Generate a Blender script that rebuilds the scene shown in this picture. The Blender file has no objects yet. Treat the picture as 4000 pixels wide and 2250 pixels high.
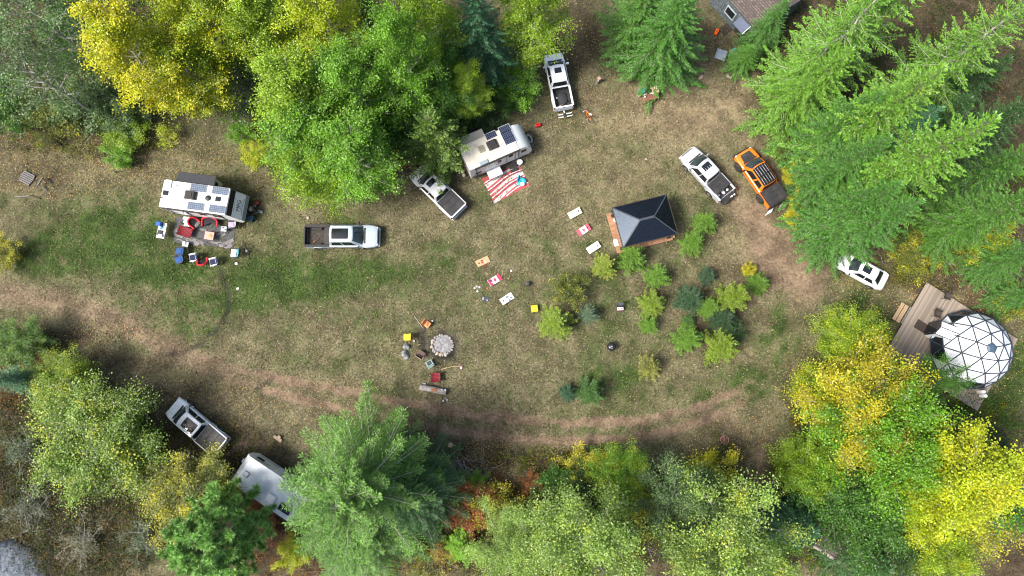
import bpy, math, random
import numpy as np
from mathutils import Vector, Matrix
R = math.radians
S = bpy.context.scene
C = S.collection

# ------------------------------------------------------------------ camera, sky, sun, exposure
CAM_H = 60.0
cam_data = bpy.data.cameras.new('camera')
cam_data.sensor_width = 36.0
cam_data.lens = 24.0
cam_data.clip_start = 0.5
cam_data.clip_end = 2000.0
cam = bpy.data.objects.new('camera', cam_data)
cam.location = (0, 0, CAM_H)
TILT = R(8)                                        # the drone looks down, tipped a little towards the top of the picture
cam.rotation_euler = (TILT, 0, 0)
C.objects.link(cam)
S.camera = cam

SUN_EL, SUN_FROM = R(52), (-0.93, -0.36)          # a thin veil of cloud in front of a sun in the lower left
world = bpy.data.worlds.new('World')
S.world = world
world.use_nodes = True
wn = world.node_tree
sky = wn.nodes.new('ShaderNodeTexSky')
sky.sky_type = 'NISHITA'
sky.sun_disc = False
sky.sun_elevation = SUN_EL
sky.sun_rotation = math.atan2(SUN_FROM[0], SUN_FROM[1])
sky.air_density = 0.9
sky.dust_density = 4.0
sky.ozone_density = 0.6
bg = wn.nodes['Background']
bg.inputs['Strength'].default_value = 0.135
wn.links.new(sky.outputs['Color'], bg.inputs['Color'])

sun_data = bpy.data.lights.new('sun', 'SUN')
sun_data.energy = 3.3
sun_data.angle = R(17)
sun_data.color = (1.0, 0.95, 0.87)
sun = bpy.data.objects.new('sun', sun_data)
C.objects.link(sun)
_n = math.hypot(*SUN_FROM)
_d = Vector((SUN_FROM[0] / _n * math.cos(SUN_EL), SUN_FROM[1] / _n * math.cos(SUN_EL), math.sin(SUN_EL)))
sun.rotation_euler = _d.to_track_quat('Z', 'Y').to_euler()
sun.location = _d * 90

S.view_settings.view_transform = 'Standard'
S.view_settings.look = 'None'
S.view_settings.exposure = 0.9
S.view_settings.gamma = 1.0
S.cycles.use_denoising = True
S.cycles.denoising_input_passes = 'RGB_ALBEDO_NORMAL'
S.cycles.filter_width = 1.1
S.cycles.max_bounces = 6
S.cycles.transparent_max_bounces = 6
S.cycles.caustics_reflective = False
S.cycles.caustics_refractive = False
S.cycles.sample_clamp_indirect = 4.0

# ------------------------------------------------------------------ helpers
CT, ST = math.cos(TILT), math.sin(TILT)
def W(px, py, z=0.0):
    """the point at height z seen at a pixel of the 4000 x 2250 photograph"""
    u, v = (px - 2000) / 2666.67, -(py - 1125) / 2666.67
    t = (CAM_H - z) / (CT - v * ST)
    return Vector((u * t, t * (v * CT + ST), z))

def PIX(x, y, z=0.0):
    """the pixel of a point, also for arrays"""
    d = y * ST + (CAM_H - z) * CT
    return 2000 + 2666.67 * x / d, 1125 - 2666.67 * (y * CT - (CAM_H - z) * ST) / d

def GXY(px, py):
    """ground points of arrays of pixels"""
    u, v = (px - 2000) / 2666.67, -(py - 1125) / 2666.67
    t = CAM_H / (CT - v * ST)
    return u * t, t * (v * CT + ST)

def base_of(px, py, z):
    """ground point below the point at height z seen at that pixel"""
    w = W(px, py, z)
    return Vector((w.x, w.y, 0.0))

def heading(p0, p1):
    return math.atan2(-(p1[1] - p0[1]), p1[0] - p0[0])

def tag(o, label=None, cat=None, group=None, kind=None):
    if label: o['label'] = label
    if cat: o['category'] = cat
    if group: o['group'] = group
    if kind: o['kind'] = kind
    return o

def thing(name, label, cat, loc=(0, 0, 0), rz=0.0, group=None):
    o = bpy.data.objects.new(name, None)
    o.empty_display_size = 0.3
    C.objects.link(o)
    o.location = loc
    o.rotation_euler = (0, 0, rz)
    return tag(o, label, cat, group)

def copy_thing(o, loc, rz=0.0, label=None, parent=None):
    c = o.copy()
    C.objects.link(c)
    if parent is None:
        c.location = loc
        c.rotation_euler = (0, 0, rz)
        if label: c['label'] = label
    else:
        c.parent = parent
    for ch in list(o.children):
        copy_thing(ch, None, parent=c)
    return c

def basis(d, up=Vector((0, 0, 1))):
    d = Vector(d).normalized()
    if abs(d.dot(up)) > 0.98: up = Vector((1, 0, 0))
    s = d.cross(up).normalized()
    return d, s, s.cross(d).normalized()

class MB:
    """collects shapes and links them as ONE mesh object"""
    def __init__(self):
        self.v, self.f, self.m = [], [], []
    def add(self, vs, fs, m=0):
        b = len(self.v)
        self.v += [tuple(p) for p in vs]
        self.f += [tuple(b + i for i in q) for q in fs]
        self.m += [m] * len(fs)
        return self
    def box(self, c, s, rz=0.0, m=0, M=None):
        x, y, z = s[0] / 2, s[1] / 2, s[2] / 2
        rot = M if M is not None else Matrix.Rotation(rz, 3, 'Z')
        vs = [rot @ Vector(p) + Vector(c) for p in ((-x, -y, -z), (x, -y, -z), (x, y, -z), (-x, y, -z), (-x, -y, z), (x, -y, z), (x, y, z), (-x, y, z))]
        return self.add(vs, ((3, 2, 1, 0), (4, 5, 6, 7), (0, 1, 5, 4), (1, 2, 6, 5), (2, 3, 7, 6), (3, 0, 4, 7)), m)
    def bar(self, p0, p1, w, h, m=0, up=Vector((0, 0, 1))):
        p0, p1 = Vector(p0), Vector(p1)
        d, s, u = basis(p1 - p0, up)
        M = Matrix((d, s, u)).transposed()
        return self.box((p0 + p1) / 2, ((p1 - p0).length, w, h), m=m, M=M)
    def path(self, pts, rs, n=8, m=0, cap=True, close=False):
        pts = [Vector(p) for p in pts]
        if not hasattr(rs, '__len__'): rs = [rs] * len(pts)
        vs, fs = [], []
        up = Vector((0, 0, 1))
        k = len(pts)
        for i, p in enumerate(pts):
            if close: t = pts[(i + 1) % k] - pts[i - 1]
            else: t = pts[min(i + 1, k - 1)] - pts[max(i - 1, 0)]
            d, s, u = basis(t, up)
            for j in range(n):
                a = 2 * math.pi * j / n
                vs.append(p + (s * math.cos(a) + u * math.sin(a)) * rs[i])
        for i in range(k if close else k - 1):
            i2 = (i + 1) % k
            for j in range(n):
                fs.append((i * n + j, i * n + (j + 1) % n, i2 * n + (j + 1) % n, i2 * n + j))
        if cap and not close:
            fs.append(tuple(range(n))[::-1])
            fs.append(tuple((k - 1) * n + j for j in range(n)))
        return self.add(vs, fs, m)
    def tube(self, p0, p1, r0, r1=None, n=10, m=0):
        return self.path([p0, p1], [r0, r0 if r1 is None else r1], n, m)
    def prism(self, poly, z0, z1, m=0):
        n = len(poly)
        vs = [(p[0], p[1], z0) for p in poly] + [(p[0], p[1], z1) for p in poly]
        fs = [tuple(range(n))[::-1], tuple(range(n, 2 * n))] + [(i, (i + 1) % n, n + (i + 1) % n, n + i) for i in range(n)]
        return self.add(vs, fs, m)
    def side_prism(self, poly, y0, y1, m=0):
        """polygon in x-z (anticlockwise seen from -y) pushed along y"""
        n = len(poly)
        vs = [(p[0], y0, p[1]) for p in poly] + [(p[0], y1, p[1]) for p in poly]
        fs = [tuple(range(n)), tuple(range(n, 2 * n))[::-1]] + [((i + 1) % n, i, n + i, n + (i + 1) % n) for i in range(n)]
        return self.add(vs, fs, m)
    def lathe(self, prof, c=(0, 0, 0), n=20, m=0, sx=1.0, sy=1.0):
        vs, fs = [], []
        for r, z in prof:
            for j in range(n):
                a = 2 * math.pi * j / n
                vs.append((c[0] + r * math.cos(a) * sx, c[1] + r * math.sin(a) * sy, c[2] + z))
        for i in range(len(prof) - 1):
            for j in range(n):
                fs.append((i * n + j, i * n + (j + 1) % n, (i + 1) * n + (j + 1) % n, (i + 1) * n + j))
        fs.append(tuple(range(n))[::-1])
        fs.append(tuple((len(prof) - 1) * n + j for j in range(n)))
        return self.add(vs, fs, m)
    def quad(self, a, b, c, d, m=0):
        return self.add((a, b, c, d), ((0, 1, 2, 3),), m)
    def grid(self, rows, m=0, flip=False):
        nr, nc = len(rows), len(rows[0])
        vs = [p for r in rows for p in r]
        fs = []
        for i in range(nr - 1):
            for j in range(nc - 1):
                q = (i * nc + j, i * nc + j + 1, (i + 1) * nc + j + 1, (i + 1) * nc + j)
                fs.append(q[::-1] if flip else q)
        return self.add(vs, fs, m)
    def build(self, name, mats, parent=None, smooth=False, bevel=0.0, loc=None, rz=0.0, seg=2):
        me = bpy.data.meshes.new(name)
        me.from_pydata(self.v, [], self.f)
        if not isinstance(mats, (list, tuple)): mats = [mats]
        for mt in mats: me.materials.append(mt)
        me.polygons.foreach_set('material_index', self.m)
        if smooth:
            me.polygons.foreach_set('use_smooth', [True] * len(me.polygons))
            if hasattr(me, 'set_sharp_from_angle'): me.set_sharp_from_angle(angle=R(40))
        me.update()
        o = bpy.data.objects.new(name, me)
        C.objects.link(o)
        if parent is not None: o.parent = parent
        if loc is not None: o.location = loc
        if rz: o.rotation_euler = (0, 0, rz)
        if bevel:
            b = o.modifiers.new('bevel', 'BEVEL')
            b.width = bevel
            b.segments = seg
            b.limit_method = 'ANGLE'
            b.angle_limit = R(35)
        return o

# ------------------------------------------------------------------ materials
def nodes_of(name):
    m = bpy.data.materials.new(name)
    m.use_nodes = True
    nt = m.node_tree
    return m, nt, nt.nodes['Principled BSDF']

def N(nt, kind, **kw):
    n = nt.nodes.new(kind)
    for k, v in kw.items(): setattr(n, k, v)
    return n

def noise(nt, scale, detail=4.0, rough=0.6, coord='Object', vec=None):
    t = N(nt, 'ShaderNodeTexNoise')
    t.inputs['Scale'].default_value = scale
    t.inputs['Detail'].default_value = detail
    t.inputs['Roughness'].default_value = rough
    if vec is None:
        vec = N(nt, 'ShaderNodeTexCoord').outputs[coord]
    nt.links.new(vec, t.inputs['Vector'])
    return t.outputs['Fac']

def ramp(nt, fac, stops):
    r = N(nt, 'ShaderNodeValToRGB')
    el = r.color_ramp.elements
    while len(el) < len(stops): el.new(0.5)
    for e, (p, c) in zip(el, stops):
        e.position = p
        e.color = (*c, 1) if len(c) == 3 else c
    nt.links.new(fac, r.inputs['Fac'])
    return r.outputs['Color']

def mixc(nt, fac, a, b, mode='MIX'):
    x = N(nt, 'ShaderNodeMix', data_type='RGBA', blend_type=mode)
    for sock, val in ((x.inputs[0], fac), (x.inputs[6], a), (x.inputs[7], b)):
        if isinstance(val, (int, float)): sock.default_value = val
        elif isinstance(val, tuple): sock.default_value = (*val, 1) if len(val) == 3 else val
        else: nt.links.new(val, sock)
    return x.outputs[2]

def math_n(nt, op, a, b=None, clamp=False):
    x = N(nt, 'ShaderNodeMath', operation=op)
    x.use_clamp = clamp
    for sock, val in ((x.inputs[0], a), (x.inputs[1], b)):
        if val is None: continue
        if isinstance(val, (int, float)): sock.default_value = val
        else: nt.links.new(val, sock)
    return x.outputs[0]

def remap(nt, v, a, b, c=0.0, d=1.0):
    x = N(nt, 'ShaderNodeMapRange', interpolation_type='SMOOTHSTEP')
    nt.links.new(v, x.inputs['Value'])
    for i, q in enumerate((a, b, c, d)): x.inputs[i + 1].default_value = q
    return x.outputs['Result']

def bump(nt, h, strength, dist, bs):
    b = N(nt, 'ShaderNodeBump')
    b.inputs['Strength'].default_value = strength
    b.inputs['Distance'].default_value = dist
    nt.links.new(h, b.inputs['Height'])
    nt.links.new(b.outputs['Normal'], bs.inputs['Normal'])

_mats = {}
def M(name, col, rough=0.6, metal=0.0, var=0.12, scale=6.0, spec=0.4, coat=0.0, bmp=0.0, dirt=0.0):
    """plain surface: colour broken up by two noises, a little roughness variation, optional dust film and bump"""
    if name in _mats: return _mats[name]
    m, nt, bs = nodes_of(name)
    f = noise(nt, scale, 5, 0.65)
    lo = tuple(max(0, c * (1 - var)) for c in col)
    hi = tuple(min(1, c * (1 + var)) for c in col)
    colr = ramp(nt, f, [(0.3, lo), (0.7, hi)])
    if dirt:
        d = remap(nt, noise(nt, scale * 0.35, 6, 0.7), 0.45, 0.75, 0.0, dirt)
        colr = mixc(nt, d, colr, (0.22, 0.17, 0.12))
    nt.links.new(colr, bs.inputs['Base Color'])
    rr = remap(nt, noise(nt, scale * 1.7, 3), 0.3, 0.7, max(0.03, rough * 0.8), min(1, rough * 1.2))
    nt.links.new(rr, bs.inputs['Roughness'])
    bs.inputs['Metallic'].default_value = metal
    bs.inputs['Specular IOR Level'].default_value = spec
    bs.inputs['Coat Weight'].default_value = coat
    bs.inputs['Coat Roughness'].default_value = 0.06
    if bmp: bump(nt, noise(nt, scale * 4, 4), bmp, 0.02, bs)
    _mats[name] = m
    return m

def stripes(name, c1, c2, per, axis='X', duty=0.5, rough=0.6, metal=0.0, var=0.2, height=0.0, scale=8.0, coat=0.0):
    """boards, ribs or corrugation: bands across one object axis"""
    if name in _mats: return _mats[name]
    m, nt, bs = nodes_of(name)
    sep = N(nt, 'ShaderNodeSeparateXYZ')
    nt.links.new(N(nt, 'ShaderNodeTexCoord').outputs['Object'], sep.inputs[0])
    q = math_n(nt, 'DIVIDE', sep.outputs[axis], per)
    fr = math_n(nt, 'FRACT', q)
    edge = math_n(nt, 'GREATER_THAN', fr, duty)
    wn_ = N(nt, 'ShaderNodeTexWhiteNoise', noise_dimensions='1D')
    nt.links.new(math_n(nt, 'FLOOR', q), wn_.inputs['W'])
    base = ramp(nt, wn_.outputs['Value'], [(0, tuple(c * (1 - var) for c in c1)), (1, tuple(min(1, c * (1 + var)) for c in c1))])
    base = mixc(nt, remap(nt, noise(nt, scale, 6, 0.7), 0.35, 0.75, 0, 0.35), base, tuple(c * 0.55 for c in c1))
    nt.links.new(mixc(nt, edge, base, c2), bs.inputs['Base Color'])
    bs.inputs['Roughness'].default_value = rough
    bs.inputs['Metallic'].default_value = metal
    bs.inputs['Coat Weight'].default_value = coat
    if height:
        bump(nt, math_n(nt, 'SUBTRACT', 1.0, edge), 0.7, height, bs)
    _mats[name] = m
    return m

def leaf_material(name, accent, transl=0.42, amount=0.55):
    """leaves: the tree's own colour (object colour), turned towards the accent where the object alpha says so"""
    m = bpy.data.materials.new(name)
    m.use_nodes = True
    nt = m.node_tree
    nt.nodes.clear()
    out = N(nt, 'ShaderNodeOutputMaterial')
    oi = N(nt, 'ShaderNodeObjectInfo')
    at = N(nt, 'ShaderNodeAttribute', attribute_name='var')
    ln = noise(nt, 0.55, 3, 0.6)
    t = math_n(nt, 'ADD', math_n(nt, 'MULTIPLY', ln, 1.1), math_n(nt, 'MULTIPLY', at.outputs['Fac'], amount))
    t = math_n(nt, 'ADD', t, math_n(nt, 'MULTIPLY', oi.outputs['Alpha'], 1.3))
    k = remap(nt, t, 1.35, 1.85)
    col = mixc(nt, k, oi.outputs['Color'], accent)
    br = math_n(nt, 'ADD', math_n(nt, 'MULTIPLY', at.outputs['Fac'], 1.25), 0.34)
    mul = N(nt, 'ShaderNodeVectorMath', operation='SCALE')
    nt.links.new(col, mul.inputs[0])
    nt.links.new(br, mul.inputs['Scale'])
    df = N(nt, 'ShaderNodeBsdfDiffuse')
    tr = N(nt, 'ShaderNodeBsdfTranslucent')
    gl = N(nt, 'ShaderNodeBsdfGlossy')
    gl.inputs['Roughness'].default_value = 0.45
    nt.links.new(mul.outputs[0], df.inputs['Color'])
    nt.links.new(mixc(nt, 0.35, mul.outputs[0], (0.9, 1.0, 0.2), 'MULTIPLY'), tr.inputs['Color'])
    a = N(nt, 'ShaderNodeMixShader'); a.inputs[0].default_value = transl
    b = N(nt, 'ShaderNodeMixShader'); b.inputs[0].default_value = 0.045
    nt.links.new(df.outputs[0], a.inputs[1]); nt.links.new(tr.outputs[0], a.inputs[2])
    nt.links.new(a.outputs[0], b.inputs[1]); nt.links.new(gl.outputs[0], b.inputs[2])
    nt.links.new(b.outputs[0], out.inputs['Surface'])
    return m

LEAF = leaf_material('leaves', (0.56, 0.52, 0.015))
LEAF_RUST = leaf_material('rusty_leaves', (0.42, 0.13, 0.03))
NEEDLE = leaf_material('needles', (0.34, 0.34, 0.06), 0.22)
BARK = M('bark', (0.20, 0.17, 0.14), 0.9, var=0.4, scale=5, bmp=0.5)
PALE_BARK = M('pale_bark', (0.40, 0.38, 0.34), 0.85, var=0.35, scale=4, bmp=0.3)
DEAD_WOOD = M('dead_wood', (0.33, 0.30, 0.27), 0.9, var=0.35, scale=5, bmp=0.4)
# ------------------------------------------------------------------ ground
def vnoise(x, y, seed):
    rs = np.random.RandomState(seed)
    g = rs.rand(257, 257)
    xi, yi = np.floor(x).astype(int), np.floor(y).astype(int)
    fx, fy = x - xi, y - yi
    fx, fy = fx * fx * (3 - 2 * fx), fy * fy * (3 - 2 * fy)
    a, b = g[xi % 256, yi % 256], g[(xi + 1) % 256, yi % 256]
    c, d = g[xi % 256, (yi + 1) % 256], g[(xi + 1) % 256, (yi + 1) % 256]
    return (a * (1 - fx) + b * fx) * (1 - fy) + (c * (1 - fx) + d * fx) * fy

def fbm(x, y, seed, oct=4):
    t, a, s = 0, 0.5, 0
    for i in range(oct):
        t = t + a * vnoise(x * 2 ** i + 13.7 * i, y * 2 ** i + 7.1 * i, seed + i)
        s += a
        a *= 0.55
    return t / s

def pdist(X, Y, pts):
    d = np.full(X.shape, 1e9)
    for (x0, y0), (x1, y1) in zip(pts[:-1], pts[1:]):
        dx, dy = x1 - x0, y1 - y0
        t = np.clip(((X - x0) * dx + (Y - y0) * dy) / (dx * dx + dy * dy), 0, 1)
        d = np.minimum(d, np.hypot(X - x0 - t * dx, Y - y0 - t * dy))
    return d

def sstep(v, a, b):
    t = np.clip((v - a) / (b - a), 0, 1)
    return t * t * (3 - 2 * t)

# what grows and lies where, in photograph pixels at ground level: x, y, rx, ry, strength
GREEN = [(420, 930, 330, 190, .95), (220, 1000, 230, 110, .85), (640, 1050, 260, 80, .8), (1120, 1100, 300, 100, .85), (1420, 1080, 200, 85, .75), (900, 1180, 260, 60, .5), (1340, 860, 90, 40, .3),
         (3060, 1330, 120, 170, .75), (2960, 1500, 150, 90, .7), (3350, 1240, 140, 120, .75), (3560, 1250, 110, 60, .5), (2400, 1480, 200, 80, .4), (2700, 1530, 180, 60, .4),
         (3960, 1560, 130, 260, 1.0), (3820, 1680, 120, 90, .9), (1750, 1000, 120, 70, .35), (1300, 1420, 260, 50, .35), (650, 1280, 230, 60, .4), (2100, 950, 120, 60, .3), (2900, 1790, 90, 130, .45),
         (620, 2080, 200, 110, .5), (300, 1960, 200, 120, .4), (2040, 1560, 140, 70, .3), (1900, 780, 130, 60, .3), (2300, 980, 90, 50, .25), (2480, 560, 120, 70, .25)]
LITTER = [(3950, 500, 300, 500, 1.0), (3980, 1100, 200, 120, .9), (40, 420, 260, 200, .9), (4000, 1950, 250, 350, 1.0), (1350, 90, 260, 220, 1.0), (3990, 2200, 300, 120, 1.0), (600, 1720, 260, 170, .9), (40, 1420, 120, 130, .9), (300, 180, 700, 330, 1.0), (1000, 150, 700, 330, 1.0), (1700, 230, 400, 330, 1.0), (2230, 130, 170, 240, .75), (2260, 380, 110, 130, .45), (3500, 200, 700, 460, 1.0), (3600, 700, 500, 300, 1.0), (3650, 1080, 260, 90, .8), (3860, 1180, 150, 120, .8), (2720, 120, 140, 110, .6),
          (150, 680, 230, 120, .55), (500, 1420, 330, 60, .6), (230, 1320, 260, 45, .75), (700, 1560, 320, 70, .6), (120, 1500, 160, 160, .8), (250, 1850, 420, 260, .8), (300, 2150, 420, 180, .55), (800, 1900, 380, 330, .95), (1250, 2050, 420, 260, 1.0),
          (1850, 1790, 240, 110, .7), (2250, 1800, 300, 70, .7), (1900, 2050, 400, 220, .95), (2500, 2050, 500, 240, 1.0), (2850, 1780, 130, 90, .45), (3050, 1980, 160, 320, .85), (3500, 1900, 520, 420, 1.0), (3150, 1480, 130, 130, .5), (3080, 820, 100, 90, .6), (3040, 640, 60, 140, .6),
          (2560, 1110, 110, 90, .45), (2780, 1230, 180, 140, .6), (2830, 1060, 140, 70, .5), (2240, 1180, 100, 90, .5), (2500, 1000, 120, 60, .35), (1240, 700, 260, 45, .6), (1600, 620, 110, 90, .7), (2170, 1550, 200, 60, .3), (2060, 1300, 50, 50, .3)]
DRY = [(2600, 450, 380, 190, .9), (2420, 620, 300, 180, .5), (2750, 420, 200, 90, .9), (2650, 520, 250, 120, .6), (2300, 860, 350, 200, .35), (2880, 950, 150, 130, .5), (2330, 470, 80, 60, .5)]
DIRT = [(3010, 980, 110, 130, .95), (3120, 1080, 140, 90, .95), (2960, 850, 80, 120, .8), (3170, 1130, 90, 50, .8), (2970, 1800, 26, 110, .75), (2720, 470, 150, 70, .4), (2309, 383, 22, 18, .9), (1560, 690, 30, 25, .3), (960, 1720, 110, 45, .8), (2060, 1290, 60, 45, .35), (2900, 200, 90, 110, .3), (2750, 240, 100, 80, .35), (2950, 1150, 60, 100, .3), (2990, 1250, 40, 70, .4), (3170, 1250, 40, 60, .25)]
CHAR = [(1652, 1340, 22, 70, .85), (1740, 1300, 70, 25, .5), (1760, 1400, 70, 22, .6), (1728, 1350, 78, 76, .95), (1700, 1250, 50, 25, .35), (1800, 1370, 50, 40, .4)]
TRACK_WIDE = [(-200, 1140), (0, 1150), (250, 1190), (480, 1265), (640, 1345), (760, 1410), (900, 1455)]
RUTS = [[(760, 1400), (950, 1450), (1180, 1500), (1400, 1535), (1600, 1580), (1800, 1612), (2000, 1635), (2250, 1655), (2500, 1640), (2700, 1600), (2850, 1545), (2960, 1470), (3040, 1380)],
        [(780, 1440), (950, 1495), (1150, 1555), (1400, 1610), (1600, 1655), (1800, 1690), (2000, 1712), (2250, 1726), (2480, 1712), (2680, 1670), (2840, 1610), (2960, 1530), (3050, 1450), (3120, 1380)]]
SIDE_PATH = [(2830, 1640), (2930, 1760), (2985, 1880), (3020, 2020), (3060, 2180), (3080, 2300)]
TRACK_RIGHT = [(2860, 780), (2950, 880), (3030, 990), (3090, 1080), (3120, 1180), (3115, 1280), (3080, 1400), (3030, 1500), (2990, 1620), (2975, 1750)]
TYRE = [[(860, 1060), (893, 1130), (893, 1210), (845, 1290), (790, 1340), (720, 1375), (620, 1390)], [(1085, 1455), (1040, 1500), (1000, 1520)], [(843, 1290), (790, 1335)]]

def blobs(X, Y, L, nz):
    m = np.zeros(X.shape)
    for x, y, rx, ry, s in L:
        d = np.sqrt(((X - x) / rx) ** 2 + ((Y - y) / ry) ** 2) + (nz - 0.5) * 0.9
        m = np.maximum(m, s * (1 - sstep(d, 0.3, 1.35)))
    return m

def masks(x, y):
    """green, dirt, litter, char and dry amounts at world x, y"""
    X, Y = PIX(x, np.maximum(y, -60))
    n1 = fbm(x * 0.35, y * 0.35, 1)
    n2 = fbm(x * 1.3, y * 1.3, 9)
    nz = 0.5 * n1 + 0.5 * n2
    out = (np.abs(X - 2000) > 2050) | (np.abs(Y - 1125) > 1180)
    n3 = fbm(x * 0.12, y * 0.12, 17, 3)
    drier = blobs(X, Y, DRY, nz)
    g = np.clip(blobs(X, Y, GREEN, nz) * (0.35 + 0.8 * n2) + (0.30 + 0.9 * (n2 - .5) + 0.8 * (n3 - .5)) * (1 - .8 * drier), 0, 1)
    lit = blobs(X, Y, LITTER, nz)
    lit = np.where(out, np.maximum(lit, 0.9), lit)
    dry = np.clip(blobs(X, Y, DRY, nz) * (0.5 + n2), 0, 1)
    d = blobs(X, Y, DIRT, nz) * np.clip(0.4 + 1.1 * n2, 0, 1)
    w = (n2 - 0.5) * 46
    tw = pdist(X, Y, TRACK_WIDE) + w
    d = np.maximum(d, 0.62 * (1 - sstep(tw, 10, 95)) * np.clip(.55 + .9 * n1, 0, 1))
    for i, r in enumerate(RUTS):
        rd = pdist(X, Y, r) + w * 0.8
        side = sstep(X, 700, 1300)
        d = np.maximum(d, (0.7 + 0.3 * side) * (1 - .75 * sstep(X, 2750, 3000)) * (1 - sstep(rd, 6, 30)) * np.clip(0.45 + 1.1 * n1, 0, 1))
    d = np.maximum(d, 0.45 * (1 - sstep(pdist(X, Y, SIDE_PATH) + w, 25, 90)))
    d = np.maximum(d, (0.2 + .35 * (1 - sstep(Y, 1150, 1300))) * (1 - sstep(pdist(X, Y, TRACK_RIGHT) + w, 15, 105)))
    c = blobs(X, Y, CHAR, nz)
    c = np.maximum(c, .93 * (1 - sstep(np.hypot(X - 1730, (Y - 1352) * 1.03) + (n2 - .5) * 34, 48, 74)))
    for t in TYRE:
        c = np.maximum(c, 0.8 * (1 - sstep(pdist(X, Y, t) + w * 0.2, 4, 15)) * np.clip(n2 * 2.2 - .3, 0, 1))
    g = g * (1 - 0.85 * d) * (1 - 0.6 * lit)
    return g, d, lit, c, dry

def axis(lo, hi, step, far):
    a = list(np.arange(lo, hi + 1e-6, step))
    w, p = step, lo
    left, right = [], []
    while p > -far:
        w *= 1.5
        p -= w
        left.append(p)
    w, p = step, a[-1]
    while p < far:
        w *= 1.5
        p += w
        right.append(p)
    return np.array(left[::-1] + a + right)

def build_ground():
    xs, ys = axis(-54, 54, 0.24, 500), axis(-22, 42, 0.24, 500)
    X, Y = np.meshgrid(xs, ys)
    x, y = X.ravel(), Y.ravel()
    g, d, lit, c, dry = masks(x, y)
    near = (np.abs(x) < 60) & (np.abs(y - 10) < 40)
    z = np.where(near, -0.03 * fbm(x * 0.9, y * 0.9, 5) - 0.03 * d, -0.05)
    co = np.stack([x, y, z], 1)
    nx, ny = len(xs), len(ys)
    i = (np.arange(ny - 1)[:, None] * nx + np.arange(nx - 1)[None]).ravel()
    q = np.stack([i, i + 1, i + nx + 1, i + nx], 1)
    me = bpy.data.meshes.new('ground')
    me.vertices.add(len(co)); me.vertices.foreach_set('co', co.ravel())
    me.loops.add(q.size); me.loops.foreach_set('vertex_index', q.ravel().astype(np.int32))
    me.polygons.add(len(q)); me.polygons.foreach_set('loop_start', (np.arange(len(q)) * 4).astype(np.int32))
    me.update(calc_edges=True)
    me.polygons.foreach_set('use_smooth', np.ones(len(q), bool))
    for nm, cols in (('cover', (g, d, lit, c)), ('cover2', (dry, dry * 0, dry * 0, dry * 0 + 1))):
        at = me.attributes.new(nm, 'FLOAT_COLOR', 'POINT')
        at.data.foreach_set('color', np.stack(cols, 1).astype(np.float32).ravel())
    m, nt, bs = nodes_of('ground')
    a1 = N(nt, 'ShaderNodeAttribute', attribute_name='cover')
    a2 = N(nt, 'ShaderNodeAttribute', attribute_name='cover2')
    sp = N(nt, 'ShaderNodeSeparateColor'); nt.links.new(a1.outputs['Color'], sp.inputs[0])
    sp2 = N(nt, 'ShaderNodeSeparateColor'); nt.links.new(a2.outputs['Color'], sp2.inputs[0])
    fine = noise(nt, 5.5, 7, 0.8)
    tiny = noise(nt, 15.0, 4, 0.75)
    mid = noise(nt, 1.6, 5, 0.65)
    straw = ramp(nt, fine, [(0.32, (0.038, 0.034, 0.021)), (0.49, (0.135, 0.119, 0.070)), (0.65, (0.345, 0.30, 0.19))])
    straw = mixc(nt, remap(nt, mid, 0.45, 0.7), straw, ramp(nt, tiny, [(0.35, (0.072, 0.072, 0.038)), (0.65, (0.195, 0.168, 0.095))]))
    drier = ramp(nt, fine, [(0.32, (0.10, 0.078, 0.048)), (0.5, (0.23, 0.18, 0.11)), (0.68, (0.40, 0.325, 0.215))])
    straw = mixc(nt, sp2.outputs[0], straw, drier)
    grass = ramp(nt, fine, [(0.3, (0.014, 0.027, 0.008)), (0.5, (0.042, 0.078, 0.019)), (0.7, (0.115, 0.15, 0.045))])
    dirt = ramp(nt, fine, [(0.3, (0.10, 0.07, 0.046)), (0.5, (0.205, 0.148, 0.100)), (0.7, (0.32, 0.24, 0.168))])
    lit_ = ramp(nt, fine, [(0.3, (0.026, 0.019, 0.012)), (0.5, (0.075, 0.055, 0.036)), (0.66, (0.125, 0.09, 0.055)), (0.8, (0.23, 0.17, 0.09))])
    soot = ramp(nt, fine, [(0.3, (0.012, 0.011, 0.010)), (0.7, (0.06, 0.055, 0.05))])
    col = mixc(nt, remap(nt, math_n(nt, 'ADD', sp.outputs[0], math_n(nt, 'MULTIPLY', math_n(nt, 'SUBTRACT', fine, 0.5), 2.2)), 0.1, 1.0), straw, grass)
    col = mixc(nt, remap(nt, math_n(nt, 'ADD', sp.outputs[2], math_n(nt, 'MULTIPLY', math_n(nt, 'SUBTRACT', mid, 0.5), 0.7)), 0.2, 0.85, 0, 0.92), col, lit_)
    col = mixc(nt, remap(nt, math_n(nt, 'ADD', sp.outputs[1], math_n(nt, 'MULTIPLY', math_n(nt, 'SUBTRACT', fine, 0.5), 0.9)), 0.15, 0.8, 0, 0.95), col, dirt)
    col = mixc(nt, a1.outputs['Alpha'], col, soot)
    patch = noise(nt, 0.45, 7, 0.72)
    sc = N(nt, 'ShaderNodeVectorMath', operation='SCALE')
    nt.links.new(col, sc.inputs[0])
    nt.links.new(remap(nt, patch, 0.36, 0.66, 0.55, 1.2), sc.inputs['Scale'])
    nt.links.new(sc.outputs[0], bs.inputs['Base Color'])
    bs.inputs['Roughness'].default_value = 0.95
    bs.inputs['Specular IOR Level'].default_value = 0.1
    h = math_n(nt, 'ADD', math_n(nt, 'MULTIPLY', fine, 0.7), math_n(nt, 'MULTIPLY', tiny, 0.3))
    bump(nt, h, 0.8, 0.10, bs)
    me.materials.append(m)
    o = bpy.data.objects.new('ground', me)
    C.objects.link(o)
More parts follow.
